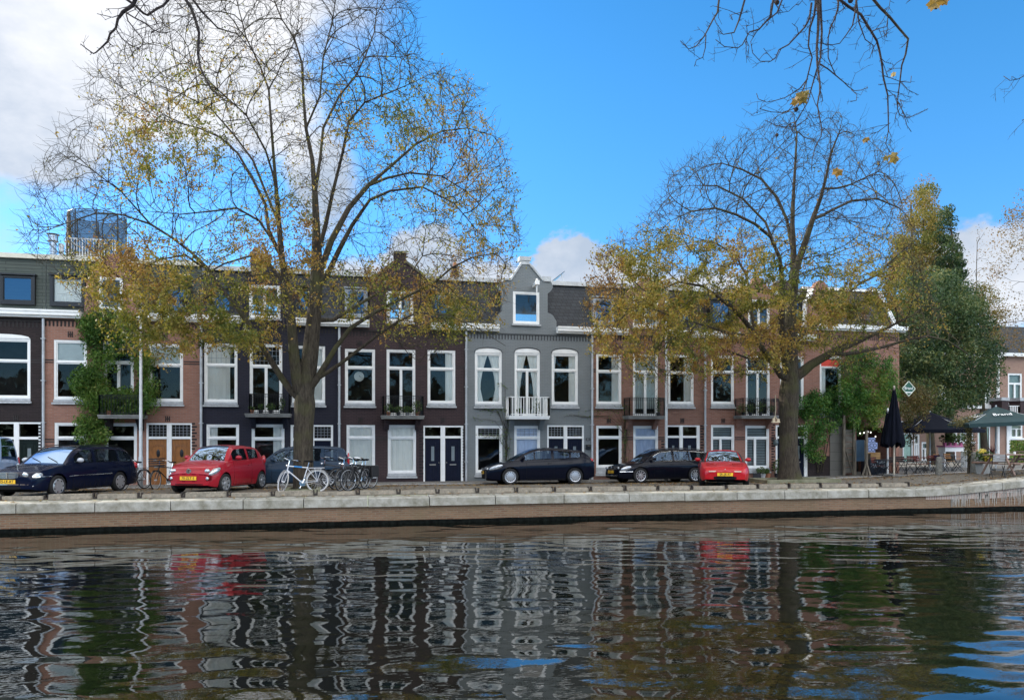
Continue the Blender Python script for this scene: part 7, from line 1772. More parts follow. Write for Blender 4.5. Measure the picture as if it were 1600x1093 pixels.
    if stand: MB().tube([(rx+.15, -.04, R*.9), (rx+.22, -.24, .01)], .009, 5).build('kickstand', CHROME, o)
    if sticker: MB().tube([seat_t.lerp(head_t, .30)+Vector((0, 0, -.03)), seat_t.lerp(head_t, .72)+Vector((0, 0, -.03))], t*1.35, 8).build('frame_sticker', mat('blue_sticker', (.02, .22, .55), .4, var=0), o)
    MB().ell(S_(head_t+Vector((.10, 0, .0))), (.045, .04, .04), 8, 6).build('front_lamp', CHROME, o)
    if panniers:
        pm = mat('black_pannier', (.012, .012, .014), .7, var=.2)
        for s in (-1, 1): MB().box(rx-.20, rx+.18, .08*s if s > 0 else -.2, .2 if s > 0 else -.08, R+.02, zr+.01).build('pannier', pm, o, bevel=.03)
    if crate:
        cm = mat('crate_black', (.015, .015, .018), .6); b = MB(); c0 = S_(head_t+Vector((.16, 0, .02)))
        for dz in (0, .08, .16, .24): b.box(c0.x-.16, c0.x+.16, c0.y-.22, c0.y-.205, c0.z+dz-.02, c0.z+dz+.02); b.box(c0.x-.16, c0.x+.16, c0.y+.205, c0.y+.22, c0.z+dz-.02, c0.z+dz+.02); b.box(c0.x-.16, c0.x-.145, c0.y-.2, c0.y+.2, c0.z+dz-.02, c0.z+dz+.02); b.box(c0.x+.145, c0.x+.16, c0.y-.2, c0.y+.2, c0.z+dz-.02, c0.z+dz+.02)
        b.box(c0.x-.16, c0.x+.16, c0.y-.22, c0.y+.22, c0.z-.04, c0.z-.025); b.build('crate', cm, o)
    a = math.atan2(heading[1], heading[0]); o.rotation_euler = (lean, 0, a); o.location = loc; return o
WB = mat('white_bike_paint', (.62, .64, .68), .35, var=.1); NB = mat('dark_blue_bike_paint', (.02, .022, .08), .3, var=.1); BB = mat('black_bike_paint', (.014, .014, .016), .35, var=.2); GB = mat('grey_bike_paint', (.10, .105, .12), .35, var=.1); PK = mat('pinkish_bike_paint', (.35, .18, .17), .4, var=.1)
def at(px, Y): X = fx(px, Y); return (X, Y, gz(X, Y))
bicycle('white bicycle with a blue sticker leaning against the big trunk', WB, at(468.5, 24.05), (-1, -.06), lean=.10, steer=-1.12, rimm=WB, tyre=mat('cream_tyre', (.42, .41, .38), .7), sticker=True)
bicycle('black bicycle with double pannier bags standing behind the white bicycle', BB, at(523, 25.0), (-.93, .36), panniers=True, lean=-.03)
bicycle('grey bicycle with a round lamp, left one of the tight cluster', GB, at(549, 24.75), (-.62, -.78), steer=.2, lean=.03, ladies=True, mud=BB)
bicycle('dark bicycle with tall handlebar in the middle of the tight cluster', BB, at(558, 24.9), (-.50, -.86), steer=-.3, lean=-.05)
bicycle('black bicycle with a rear rack at the right of the tight cluster', BB, at(564, 25.3), (-.66, -.75), steer=.4, panniers=True, lean=.04)
bicycle('pinkish bicycle crossing behind the tight cluster', PK, at(545, 25.5), (-.75, -.66), lean=-.08, mud=BB, ladies=True)
bicycle('black bicycle with a front crate between the oak doors and the small red car', BB, at(262, 29.3), (-.55, -.83), crate=True, steer=.3, lean=.05)
bicycle('dark bicycle with a rack behind the tail of the dark blue estate', BB, at(209, 28.9), (-.45, -.9), lean=.05)
# ================================================================== cafe terrace
NAVY = mat('navy_black_canvas', (.008, .010, .018), .9, spec=.1, var=.25, vscale=5, stretch=(5, 5, .6))
def folded_parasol(px, Y, ytop, ybot, ypole, hw, label, seed, mat_=NAVY, pole=None):
    x = fx(px, Y); zt, zb = fz(px, ytop, Y), fz(px, ybot, Y); zg = gz(x, Y)+.05; o = empty('parasol', (x, Y, zg), label, 'parasol'); mb = MB(); n = 32; rows = 12; r = random.Random(seed); ph = [r.uniform(-.3, .3) for _ in range(8)]
    for j in range(rows+1):
        v = j/rows
        for k in range(n):
            a = 2*math.pi*k/n; rad = (.03+hw*(v**.8)*(.62+.38*v))*(1+.30*math.cos(a*8+ph[int(a/.786) % 8]))*(1 if v < .93 else .88); zz = zt+(zb-zt)*v+(.22*math.cos(a*4+1)*max(0, v-.8)*3)
            mb.v.append((x+rad*math.cos(a), Y+rad*math.sin(a), zz))
    for j in range(rows):
        for k in range(n): mb.f.append((j*n+k, j*n+(k+1) % n, (j+1)*n+(k+1) % n, (j+1)*n+k))
    mb.build('canopy', mat_, o, smooth=True); MB().tube([(x, Y, zg), (x, Y, zt+.08)], .04, 10).build('pole', pole or mat('pale_timber_pole', (.55, .48, .38), .6), o); MB().box(x-.3, x+.3, Y-.3, Y+.3, zg, zg+.07).build('base', CONC, o)
folded_parasol(1397, 28.6, 605, 695, 0, .35, 'tall folded black parasol with pale pole standing on the terrace edge', 3)
folded_parasol(1387, 29.9, 640, 694, 0, .24, 'second folded black parasol half hidden behind the taller one', 4, pole=WHITE)
def open_parasol(px, Y, ytop, yedge, half, label, m, text=None, rot=.35, valance=.16, sides=4, tilt=0):
    x = fx(px, Y); zt, ze = fz(px, ytop, Y), fz(px, yedge, Y); zg = gz(x, Y)+.05; o = empty('parasol', (x, Y, zg), label, 'parasol'); mb = MB(); c = Vector((x, Y, zt)); cor = []
    for k in range(sides): a = rot+2*math.pi*k/sides; cor.append(Vector((x+half*math.cos(a), Y+half*math.sin(a), ze+tilt*math.cos(a))))
    for k in range(sides):
        a, b = cor[k], cor[(k+1) % sides]; sag = 6
        for i in range(sag):
            for j in range(sag):
                def pt(i, j): v = j/sag; e = a.lerp(b, i/sag); q = c.lerp(e, v); q.z -= .10*math.sin(v*math.pi)*(1-abs(2*i/sag-1)*.6); return q
                mb.add([pt(i, j), pt(i+1, j), pt(i+1, j+1), pt(i, j+1)], [(0, 1, 2, 3)])
        mb.add([a, b, b-Vector((0, 0, valance)), a-Vector((0, 0, valance))], [(0, 1, 2, 3)])
    cp = mb.build('canopy', m, o, fix=True); rb = MB()
    for k in range(sides): rb.tube([c-Vector((0, 0, .06)), cor[k]-Vector((0, 0, .03))], .014, 4)
    rb.build('ribs', GALV, o); MB().tube([(x, Y, zg), (x, Y, zt+.05)], .035, 8).build('pole', GALV, o); MB().box(x-.35, x+.35, Y-.35, Y+.35, zg, zg+.08).build('base', CONC, o)
    if text:
        for (k, u, v, size, t) in text:
            a, b = cor[k], cor[(k+1) % sides]; e = a.lerp(b, u); q = c.lerp(e, v); ri = (b-a).normalized(); up = (c-a.lerp(b, .5)).normalized()
            if v > 1: q = e-Vector((0, 0, valance*.5)); up = Vector((0, 0, 1))
            n = ri.cross(up).normalized()
            if n.z < 0 and v <= 1: ri = -ri; n = -n
            if v > 1 and n.y > 0: ri = -ri; n = -n
            q = q+n*.03-(Vector((0, 0, .0)) if v > 1 else n*(.045*math.sin(v*math.pi)+.0)); lettering(t, size, frame_M(q, ri, up), WHITE, cp)
    return o
open_parasol(1556, 26.6, 634.5, 659, 2.05, 'open green parasol with white lettering over the picnic table', mat('bottle_green_canvas', (.004, .034, .038), .7, var=.12), [(2, .5, .55, .44, 'Brand'), (2, .5, .80, .20, 'Bierbrouwer'), (2, .3, 1.1, .16, 'Brand'), (3, .5, .5, .3, 'Brand')], rot=-1.25, tilt=.1)
open_parasol(1453, 33.0, 643, 671, 2.5, 'open black parasol in the shade below the dark tree', NAVY, rot=.5, sides=6)
# green diamond beer sign on the corner
def diamond():
    Y = YF-.6; c = P(1419, 607, Y); o = empty('hanging_sign', c, 'green diamond-shaped sign with pale outline hanging at the corner', 'sign'); h = .36
    pts = [(c.x-h, c.z), (c.x, c.z-h), (c.x+h, c.z), (c.x, c.z+h)]; pl = MB().prism(pts, Y-.03, Y+.03).build('plate', mat('sign_green', (.02, .10, .06), .4, var=.1), o)
    e = MB()
    for i in range(4): a, b = pts[i], pts[(i+1) % 4]; e.bar((a[0], Y-.035, a[1]), (b[0], Y-.035, b[1]), .03, .03)
    e.build('outline', mat('sign_cream', (.75, .78, .65), .5), o); lettering('Brand', .20, frame_M((c.x, Y-.04, c.z+.02), (1, 0, 0), (0, 0, 1)), WHITE, pl); MB().box(c.x-.2, c.x+.2, Y-.036, Y-.031, c.z-.2, c.z-.15).build('underline', WHITE, pl)
    MB().bar((c.x-h, Y, c.z), (c.x-h-.5, YF, c.z), .03).build('bracket', IRON, o)
diamond()
def terrace():
    g = lambda px, Y: gz(fx(px, Y), Y)+.05
    WOOD = mat('grey_timber', (.20, .17, .13), .8, var=.3, stretch=(4, 4, 1)); RW = mat('red_brown_slats', (.16, .035, .025), .6, var=.2)
    # timber frame with posts and blackboard
    Y = YF-.35; o = empty('timber_gate', (fx(1328, Y), Y, g(1328, Y)), 'weathered timber gate with diagonal brace beside the blue panel', 'gate')
    z0 = g(1328, Y); zt = fz(1328, 655, Y)
    for px in (1318.5, 1334): x = fx(px, Y); MB().box(x-.055, x+.055, Y-.05, Y+.05, z0, zt+.2).build('post', WOOD, o)
    q = MB()
    for i in range(7): zz = z0+.1+i*.3; q.box(fx(1320.5, Y), fx(1332, Y), Y+.0, Y+.025, zz, zz+.27)
    q.build('boards', mat('gate_boards', (.14, .13, .11), .85, var=.3, stretch=(1, 1, 4)), o); MB().bar((fx(1321, Y), Y-.03, z0+1.15), (fx(1332, Y), Y-.03, z0+.05), .07, .03).build('brace', WOOD, o)
    Y = YF-.9; o = empty('menu_board', (fx(1344, Y), Y, g(1344, Y)), 'plain dark blue menu board standing between two timber posts', 'board')
    x0, x1 = fx(1336, Y), fx(1351.5, Y); MB().box(x0, x1, Y-.02, Y+.02, fz(1344, 720, Y), fz(1344, 687, Y)).build('board', mat('blue_board', (.02, .06, .11), .5, var=.3, vscale=1.5), o); MB().box(x0, x0+.04, Y-.03, Y-.021, g(1344, Y), fz(1344, 687, Y)).box(x1-.04, x1, Y-.03, Y-.021, g(1344, Y), fz(1344, 687, Y)).build('legs', WOOD, o)
    Y = 30.0; x = fx(1354, Y); z0 = g(1354, Y); o = empty('timber_post', (x, Y, z0), 'bare timber post with splayed foot in front of the cafe', 'post'); MB().box(x-.045, x+.045, Y-.045, Y+.045, z0, fz(1354, 672, Y)).build('post', WOOD, o)
    q = MB(); [q.bar((x+s*.22, Y, z0), (x, Y, z0+.65), .06, .05) for s in (-1, 1)]; q.bar((x, Y-.25, z0), (x, Y, z0+.6), .05); q.build('foot', WOOD, o)
    # poster CO / -CO / CO
    Y = YF-.25; o = empty('cafe_poster', (fx(1363, Y), Y, fz(1363, 695, Y)), 'pale blue board with dark letters CO repeated on three rows', 'sign')
    pl = MB().box(fx(1353, Y), fx(1367, Y), Y-.02, Y+.02, fz(1363, 707, Y), fz(1363, 683.5, Y)).box(fx(1367, Y)+.001, fx(1370.5, Y), Y-.019, Y+.019, fz(1363, 701, Y), fz(1363, 691, Y)).build('board', mat('poster_blue', (.32, .42, .72), .6, var=.05), o); LT = mat('poster_letters', (.015, .02, .09), .6, var=0)
    for t, px, py in (('CO', 1361, 688.5), ('-CO', 1362.5, 695.5), ('CO', 1361, 702.5)): lettering(t, .27, frame_M((fx(px, Y), Y-.025, fz(px, py, Y)), (1, 0, 0), (0, 0, 1)), LT, pl)
    # crate and mosaic panel
    Y = YF-.5; o = empty('wooden_crate', (fx(1363, Y), Y, fz(1363, 714, Y)), 'pale wooden crate on the mosaic counter under the letter board', 'crate'); q = MB()
    for i in range(3): q.box(fx(1356, Y), fx(1371, Y), Y-.2, Y-.18, fz(1363, 717, Y)+i*.115, fz(1363, 717, Y)+i*.115+.1); q.box(fx(1356, Y), fx(1371, Y), Y+.18, Y+.2, fz(1363, 717, Y)+i*.115, fz(1363, 717, Y)+i*.115+.1)
    q.build('slats', mat('pale_crate_wood', (.42, .24, .09), .7, var=.2), o); MB().box(fx(1355.8, Y), fx(1357, Y), Y-.179, Y+.179, fz(1363, 717, Y), fz(1363, 708, Y)).box(fx(1370, Y), fx(1371.2, Y), Y-.179, Y+.179, fz(1363, 717, Y), fz(1363, 708, Y)).build('ends', WOOD, o)
    o = empty('mosaic_counter', (fx(1366, Y), Y, g(1366, Y)), 'low dark counter with pale triangular mosaic below the crate', 'counter'); MB().box(fx(1352, Y), fx(1381, Y), Y-.3, Y+.3, g(1366, Y), fz(1363, 717, Y)-.002).build('body', mat('counter_navy', (.015, .02, .035), .5), o)
    q = MB(); r = random.Random(5); zb_, zt_ = fz(1363, 731, Y), fz(1363, 718.5, Y)
    for i in range(30):
        xx = r.uniform(fx(1353.5, Y), fx(1379, Y)); zz = r.uniform(zb_, zt_-.08); s = r.uniform(.07, .15); q.add([(xx, Y-.302, zz), (xx+s, Y-.302, zz+r.uniform(-.02, .04)), (xx+s*.5, Y-.302, min(zt_, zz+s))], [(0, 1, 2)])
    q.build('mosaic', mat('mosaic_pale', (.35, .42, .48), .4, var=.2), o)
    # folding chairs and tables
    def chair(px, Y, ang, m, label, back=True):
        x = fx(px, Y); z = g(px, Y); o = empty('folding_chair', (x, Y, z), label, 'chair', 'folding chairs on the terrace'); ca, sa = math.cos(ang), math.sin(ang)
        def w(u, v, h): return Vector((x+u*ca-v*sa, Y+u*sa+v*ca, z+h))
        q = MB()
        for i in range(5): q.bar(w(-.19, -.16+i*.085, .45), w(.19, -.16+i*.085, .45), .07, .018)
        q.build('seat', m, o); q = MB()
        for i in range(3): q.bar(w(-.19, .22+i*.02, .62+i*.09), w(.19, .22+i*.02, .62+i*.09), .075, .018, up=(0, 1, 0))
        q.build('backrest', m, o)
        for s in (-.2, .2): MB().tube([w(s, -.22, 0), w(s, .16, .45), w(s, .27, .86)], .012, 5).build('leg', IRON, o); MB().tube([w(s, .24, 0), w(s, -.18, .45)], .012, 5).build('leg', IRON, o)
    def table(px, Y, m, label, r_=.35, h=.74):
        x = fx(px, Y); z = g(px, Y); o = empty('cafe_table', (x, Y, z), label, 'table', 'small tables on the terrace'); q = MB()
        for i in range(6): q.box(x-r_, x+r_, Y-r_+i*r_/3, Y-r_+i*r_/3+r_/3-.02, z+h-.02, z+h)
        q.build('table_top', m, o)
        for s in (-1, 1):
            for t in (-1, 1): MB().tube([(x+s*r_*.8, Y+t*r_*.8, z), (x-s*r_*.8, Y+t*r_*.8, z+h-.02)], .012, 5).build('leg', IRON, o)
    DKW = mat('dark_slats', (.035, .028, .026), .6, var=.2); OR = mat('orange_slats', (.36, .16, .04), .6, var=.2)
    for i, a in enumerate([(1372, 29.95, .3, RW, 'dark red folding chair beside the mosaic counter'), (1389, 30.3, 2.8, DKW, 'dark folding chair behind the folded parasol pole'), (1408, 29.9, -.4, DKW, 'dark folding chair just right of the folded parasol'), (1424, 30.4, 2.5, RW, 'red slatted folding chair facing the small table right of the folded parasol'), (1438, 29.95, .2, RW, 'bright red folding chair left of the stone bollard'), (1452, 30.6, 2.9, RW, 'red folding chair behind the stone bollard'),
                           (1469, 31.5, .1, OR, 'orange wooden folding chair right of the stone bollard'), (1485, 32.0, -.2, OR, 'orange wooden folding chair in front of the pink-covered flower table'), (1470, 30.2, 1.6, NB, 'blue-grey folding chair lying low behind the stone bollard'), (1497, 30.6, 1.2, GB, 'grey folding chair near the middle of the open terrace')]): chair(*a)
    for a in [(1380, 30.0, DKW, 'dark slatted table beside the mosaic counter'), (1415, 30.2, RW, 'red-brown slatted table right of the folded parasol'), (1444, 30.6, RW, 'long red-brown table beside the stone bollard'), (1489, 31.0, GB, 'grey slatted table in the middle of the open terrace')]: table(*a)
    # bollards
    SB = mat('stone_bollard', (.20, .195, .17), .9, var=.3, vscale=9, bump=.5)
    for px, Y, h, w_, lb in ((1467, 27.3, .80, .135, 'round-topped stone bollard in front of the red folding chairs'), (1523, 26.4, .90, .16, 'mossy stone bollard under the hanging bush')):
        x = fx(px, Y); z = gz(x, Y); MB().lathe([(w_*1.12, -.1), (w_*1.05, .2), (w_*.92, h*.7), (w_*.86, h*.9), (w_*.6, h*.985), (.001, h)], (x, Y, z), 'z', 14).build('stone_bollard', SB, loc=(x, Y, z), smooth=True, label=lb, cat='bollard')
    # pink covered table with flowers and white railing behind
    Y = 34.0; x = fx(1488, Y); z = g(1488, Y); o = empty('flower_table', (x, Y, z), 'long table with pink cloth and flower pots in front of the far house', 'table'); MB().box(fx(1470, Y), fx(1509, Y), Y-.3, Y+.3, fz(1488, 698, Y), fz(1488, 695.5, Y)).build('pink_cloth', mat('pink_cloth', (.48, .16, .30), .8), o)
    MB().box(fx(1470, Y)+.05, fx(1509, Y)-.05, Y-.25, Y+.25, fz(1488, 705, Y), fz(1488, 698, Y)-.002).build('white_side', WHITE, o)
    for s in (1472, 1507): xx = fx(s, Y); MB().box(xx-.04, xx+.04, Y-.2, Y+.2, z, fz(1488, 705, Y)).build('leg', WHITE, o)
    for px, lb in ((1476, 'first flower pot on the pink cloth, by the red board'), (1484, 'second flower pot on the pink cloth'), (1492, 'third flower pot on the pink cloth'), (1501, 'flower pot nearest the hanging bush on the pink cloth')): potted(fx(px, Y), Y, fz(1488, 695.5, Y), lb, 'pots on the pink cloth', pr=.1, ph=.16, rx=.26, rz=.3, n=170, pm=mat('pink_pot', (.45, .12, .25), .6), s=.08)
    # wooden planter trunk with hanging bush
    Y = 26.9; x = fx(1516, Y); z = gz(x, Y); o = empty('hanging_bush', (x, Y, z), 'brownish climbing bush on a leaning timber pole between the bollard and the green parasol', 'bush'); q = MB()
    for dx, top in ((0, 655), (.12, 662), (-.1, 668), (.2, 700)): q.tube([(x+dx, Y, z), (x+dx*.6, Y+.05, z+1), P(1513+dx*25, top, Y)], [.045, .04, .02], 6)
    q.build('stems', BARK, o); r = random.Random(12); pts = []; tn = []
    for i in range(2600):
        c = r.choice([(1500, 660, 12, 7), (1512, 658, 14, 8), (1526, 656, 14, 8), (1540, 652, 9, 6), (1513, 675, 6, 12), (1511, 700, 5, 14), (1517, 688, 6, 14), (1520, 715, 4, 8)]); px, py = r.gauss(c[0], c[2]*.6), r.gauss(c[1], c[3]*.6); pts.append(P(px, py, Y+r.gauss(0, .3))); tn.append(r.gauss(.5, .25))
    leaves_obj('leaves', pts, .09, leafmat('olive_brown_leaf', [(.05, .055, .02), (.11, .10, .035), (.20, .17, .07), (.26, .22, .08)], .3), o, tone=tn)
    # planter with yellow flowers
    Y = 25.4; x = fx(1537, Y); z = gz(x, Y); o = empty('flower_planter', (x, Y, z), 'pale square planter with yellow flowers and spiky red leaves', 'planter')
    MB().add([(x-.17, Y-.17, z), (x+.17, Y-.17, z), (x+.17, Y+.17, z), (x-.17, Y+.17, z), (x-.22, Y-.22, z+.42), (x+.22, Y-.22, z+.42), (x+.22, Y+.22, z+.42), (x-.22, Y+.22, z+.42)], [(0, 3, 2, 1), (4, 5, 6, 7), (0, 1, 5, 4), (1, 2, 6, 5), (2, 3, 7, 6), (3, 0, 4, 7)]).build('pot', mat('pale_planter', (.42, .43, .42), .7), o)
    MB().box(x-.35, x+.5, Y-.2, Y+.25, z+.421, z+.5).build('soil_tray', mat('rust_tray', (.12, .05, .025), .7), o); mb = MB(); tn = []; leafball(mb, tn, (x+.05, Y, z+.72), .38, .26, 420, .07, random.Random(2)); f = mb.build('foliage', PLANT, o); set_tone(f, tn)
    mb = MB(); tn = []; leafball(mb, tn, (x+.02, Y-.2, z+.62), .16, .12, 120, .07, random.Random(3)); leafball(mb, tn, (x-.18, Y-.1, z+.92), .16, .1, 60, .06, random.Random(6)); f = mb.build('flowers', leafmat('yellow_petal', [(.6, .45, .03), (.8, .7, .2)], .3), o); set_tone(f, tn)
    mb = MB(); r = random.Random(4)
    for i in range(34): a = r.uniform(0, 6.28); e = r.uniform(.2, 1.1); d = Vector((math.cos(a)*e, math.sin(a)*e, 1)).normalized()*r.uniform(.4, .6); b = Vector((x+.5, Y+.1, z+.75)); s = Vector((-math.sin(a), math.cos(a), 0))*.02; mb.add([b-s, b+s, b+d], [(0, 1, 2)])
    mb.build('spiky_leaves', mat('dark_red_leaf', (.10, .025, .03), .5), o)
    # picnic tables
    def picnic(px, Y, ang, label, L_=2.2, m=None):
        x = fx(px, Y); z = gz(x, Y)+.0; o = empty('picnic_table', (x, Y, z), label, 'picnic table', 'picnic tables at the canal edge'); ca, sa = math.cos(ang), math.sin(ang); m = m or mat('worn_picnic_wood', (.26, .17, .13), .8, var=.3, stretch=(1, 6, 6))
        w = lambda u, v, h: Vector((x+u*ca-v*sa, Y+u*sa+v*ca, z+h)); q = MB()
        for i in range(5): q.bar(w(-L_/2, -.32+i*.16, .76), w(L_/2, -.32+i*.16, .76), .145, .035)
        q.build('table_top', m, o)
        for s in (-1, 1):
            q = MB(); [q.bar(w(-L_/2, s*(.68+d), .45), w(L_/2, s*(.68+d), .45), .12, .035) for d in (-.065, .065)]; q.build('bench', m, o)
            q = MB(); u = s*L_*.36
            for t in (-1, 1): q.bar(w(u, t*.62, 0), w(u, t*.25, .74), .09, .04)
            q.bar(w(u+.05, -.76, .41), w(u+.05, .76, .41), .09, .035); q.build('trestle', m, o)
        return o, w
    o, w = picnic(1582, 23.9, .22, 'worn wooden picnic table under the green parasol', 2.4)
    picnic(1612, 26.2, .45, 'second picnic table behind, reaching over the right edge', 2.4)
    p = w(-.3, -.1, .78); c = empty('table_litter', p, 'small white plates and napkins left on the picnic table', 'tableware'); MB().lathe([(.001, .01), (.11, .02), (.13, .03)], p, 'z', 12).build('plate', WHITE, c); MB().lathe([(.04, 0), (.045, .09)], p+Vector((.25, .05, 0)), 'z', 10).build('cup', WHITE, c)
    chair(1558, 22.95, 2.6, mat('pale_metal_chair', (.35, .35, .35), .4, metal=.4), 'light metal folding chair standing in front of the picnic table')
    # string lights of the cafe
    o = empty('string_lights', (fx(1365, YF-1), YF-1, fz(1365, 670, YF-1)), 'short row of small lit bulbs above the letter board', 'string lights'); EM = bpy.data.materials.new('bulb_glow'); EM.use_nodes = True; B = EM.node_tree.nodes['Principled BSDF']; B.inputs['Emission Color'].default_value = (1, .95, .85, 1); B.inputs['Emission Strength'].default_value = 1.2
    ps = [P(x_, y_, YF-1) for x_, y_ in ((1334, 672), (1344, 675), (1350, 674), (1356, 672.5), (1360.5, 673.5), (1368, 680), (1392, 668.5))]; MB().tube(ps, .006, 3).build('cable', IRON, o)
    for p in ps[1:6]: MB().ell(p-Vector((0, 0, .05)), (.028, .028, .035), 8, 6).build('bulb', EM, o)
terrace()
# ================================================================== far houses across the side street
FB = brick('far_brick', (.34, .20, .15), (.40, .245, .18), (.30, .22, .18), dirt=.3, dirtcol=(.24, .15, .12), bump=.2)
def far_house(px0, px1, label, rects, Y, zc_y, groups):
    X0, X1 = fx(px0, Y), fx(px1, Y); zb_ = .9; zc = fz((px0+px1)/2 if px1 < 1610 else 1580, zc_y, Y); o = empty('town_house', ((X0+X1)/2, Y, zb_), label, 'house')
    hl = []
    for r in rects:
        X_0, X_1 = fx(r[0], Y), fx(r[1], Y); pm = (r[0]+r[1])/2; hl.append((X_0, X_1, max(zb_, fz(pm, r[3], Y)), fz(pm, r[2], Y)))
    MB().prism([(X0, zb_-.3), (X1, zb_-.3), (X1, zc), (X0, zc)], Y, Y+.3, [[(h[0], h[2]), (h[1], h[2]), (h[1], h[3]), (h[0], h[3])] for h in hl]).build('wall', FB, o)
    MB().box(X0+.1, X1-.1, Y+.9, Y+1, zb_, zc).build('interior', ROOM, o); MB().box(X0-.1, X1+.1, Y-.35, Y+.3, zc+.001, zc+.22).build('cornice', WHITE, o)
    MB().quad((X0, Y+.05, zc+.2), (X1, Y+.05, zc+.2), (X1, Y+1.2, zc+2.3), (X0, Y+1.2, zc+2.3)).quad((X0, Y+1.2, zc+2.3), (X1, Y+1.2, zc+2.3), (X1, Y+7, zc+2.3), (X0, Y+7, zc+2.3)).quad((X0, Y+.05, zc+.2), (X0, Y+1.2, zc+2.3), (X0, Y+7, zc+2.3), (X0, Y+7, zb_), (X0, Y+.05, zb_)).build('mansard_roof', SLATE, o)
    for h, r in zip(hl, rects):
        k = r[4]
        if k == 'win': 
            q = MB(); a, b, c, d = h; t = .12; q.box(a, a+t, Y+.02, Y+.1, c, d); q.box(b-t, b, Y+.02, Y+.1, c, d); q.box(a+t, b-t, Y+.02, Y+.1, d-t, d); q.box(a+t, b-t, Y+.02, Y+.1, c, c+t); q.box(a+t, b-t, Y+.015, Y+.1, c+(d-c)*.62, c+(d-c)*.68); q.box((a+b)/2-.06, (a+b)/2+.06, Y+.018, Y+.1, c+t, c+(d-c)*.62); q.box(a-.1, b+.1, Y-.1, Y+.02, c-.12, c)
            w = q.build('window', WHITE, o); MB().quad((a, Y+.08, c), (b, Y+.08, c), (b, Y+.08, d), (a, Y+.08, d)).build('pane', GL, w); MB().quad((a, Y+.2, c), (b, Y+.2, c), (b, Y+.2, d), (a, Y+.2, d)).build('curtain', mat('greenish_blind', (.35, .42, .38), .8), w)
        else:
            a, b, c, d = h; MB().box(a, b, Y+.05, Y+.12, c, d).build('door', mat('mint_door', (.42, .62, .52), .5) if k == 'mint' else mat('red_door', (.35, .03, .02), .5), o)
            MB().box(a-.08, a, Y-.02, Y+.12, c, d).box(b, b+.08, Y-.02, Y+.12, c, d).box(a-.08, b+.08, Y-.02, Y+.12, d, d+.1).build('door_frame', WHITE, o)
    return o, X0, X1, zc
o, X0, X1, zc = far_house(1330, 1559, 'pale brick corner house with storefront windows beyond the terrace', [(1478, 1496, 668, 690, 'win'), (1500, 1521, 668, 690, 'win'), (1480, 1492, 692, 722, 'red'), (1529, 1545, 668, 720, 'mint'), (1533, 1548, 595, 632, 'win'), (1440, 1452, 690, 720, 'win'), (1500, 1512, 600, 634, 'win'), (1466, 1478, 600, 634, 'win'), (1412, 1424, 678, 722, 'mint'), (1428, 1437, 678, 722, 'win')], 43, 556, None)  # left part added unseen behind the near corner house to block the sun
MB().box(X0+.1, X1-.3, 42.88, 42.998, fz(1500, 666, 43), fz(1500, 658, 43)).box(fx(1500, 43), fx(1552, 43), 42.86, 42.997, fz(1530, 638, 43), fz(1530, 633, 43)).build('white_band', WHITE, o)
MB().tube([(fx(1559, 42.9), 42.9, 1.0), (fx(1559, 42.9), 42.9, zc)], .11, 8).build('downpipe', WHITE, o)
o, X0, X1, zc = far_house(1560, 1720, 'pale brick row house with mansard roof and stone balcony posts at the right edge', [(1575, 1597, 583, 629, 'win'), (1579, 1598, 662, 684, 'win'), (1622, 1640, 583, 629, 'win'), (1620, 1640, 662, 690, 'win')], 43, 557, None)
q = MB()
for a, b in ((1561.5, 1572), (1590.5, 1604)): MB().box(fx(a, 42.2), fx(b, 42.2), 42.0, 42.99, fz(1580, 652, 42.2), fz(1580, 626, 42.2)).build('balcony_post', B_PURP, o)
for a, b in ((1560, 1573), (1589, 1606)): MB().box(fx(a, 42.2), fx(b, 42.2), 41.95, 42.99, fz(1580, 626, 42.2)+.001, fz(1580, 621, 42.2)).build('post_cap', STONE, o)
MB().box(fx(1560, 42.2), fx(1606, 42.2), 41.95, 42.99, fz(1580, 657, 42.2), fz(1580, 652, 42.2)-.001).build('balcony_slab', STONE, o)
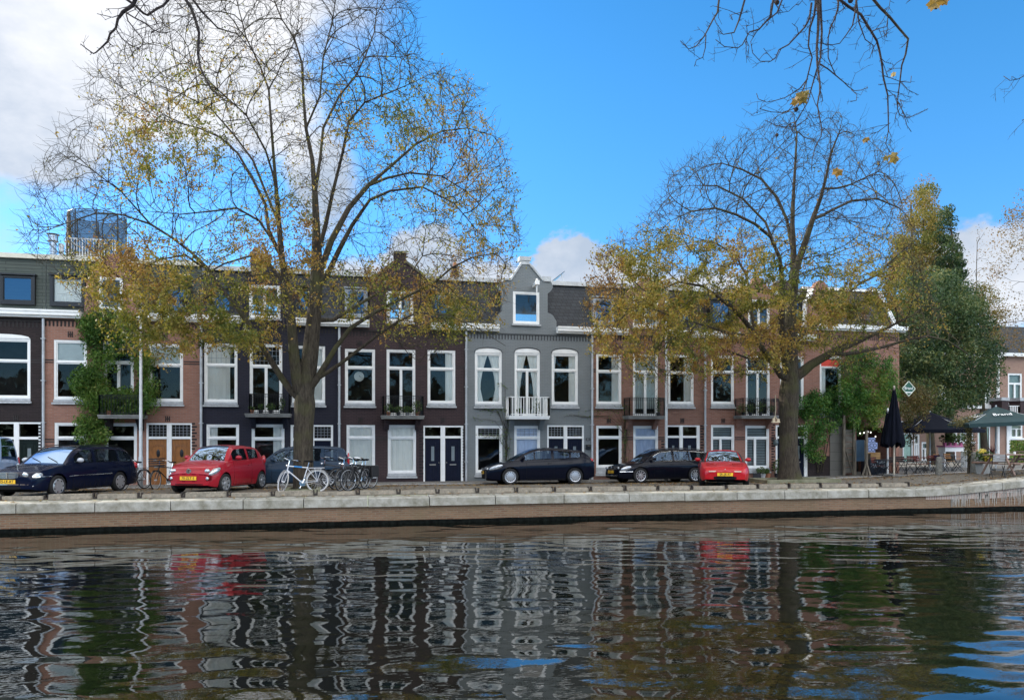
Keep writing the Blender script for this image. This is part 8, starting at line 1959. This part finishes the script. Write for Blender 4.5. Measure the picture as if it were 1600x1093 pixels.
railing(o, fx(1573, 42.2), fx(1589, 42.2), 42.05, 42.9, fz(1580, 652, 42.2), fz(1580, 634, 42.2), WHITE, step=.13, rb=.02, tr=.04); MB().box(fx(1573.5, 42.9), fx(1579, 42.9), 42.9, 42.98, 1.0, fz(1575, 664, 43)).build('white_pilaster', WHITE, o)
Y = 36; x = fx(1592, Y); o = empty('hedge', (x, Y, gz(x, Y)), 'green hedge behind the picnic tables at the right edge', 'hedge'); rr_ = random.Random(9); pts = [P(rr_.uniform(1578, 1640), rr_.uniform(688, 722), Y+rr_.uniform(-.6, .6)) for _ in range(3200)]; leaves_obj('leaves', pts, .14, VINE, o, tone=[rr_.gauss(.6, .25) for _ in pts]); q = MB(); [q.tube([(x+i*.5-.2, Y, gz(x, Y)), (x+i*.5-.1, Y, gz(x, Y)+1.3)], .03, 5) for i in range(5)]; q.build('stems', BARK, o)
# moored boat whose bow just shows at the lower left
def boat():
    c = P(-62, 1100, 5.0); L_ = 4.0; o = empty('rowing_boat', (c.x, 5.0, 0), 'blue boat gunwale just showing at the lower left corner', 'boat'); mb = MB(); n = 20; rows = []
    for i in range(n+1):
        t = i/n; w = .62*math.sin(math.pi*min(1, .18+t*.82))**.7 if t < 1 else 0.0; zt = .46+.10*(2*t-1)**2; xx = c.x-L_+1.0+L_*t; w = max(.0, w)
        rows.append([(xx, 4.55+w*s, z) for s, z in ((-1, zt), (-.9, .15), (-.5, -.12), (.5, -.12), (.9, .15), (1, zt))])
    for r_ in rows: mb.v += r_
    for i in range(n):
        for k in range(5): mb.f.append((i*6+k, (i+1)*6+k, (i+1)*6+k+1, i*6+k+1))
    bm = mat('boat_blue', (.02, .09, .16), .35, var=.1); mb.build('hull', bm, o, smooth=True); g = MB()
    for k in (0, 5): g.tube([r_[k] for r_ in rows], .03, 6)
    g.build('gunwale', mat('boat_trim', (.04, .16, .26), .3, var=.1), o); th = MB(); [th.box(c.x-L_+1+u-.1, c.x-L_+1+u+.1, 4.55-.5, 4.55+.5, .30, .33) for u in (1.2, 2.3)]; th.build('thwart', mat('thwart_wood', (.3, .2, .1), .6), o)
boat()
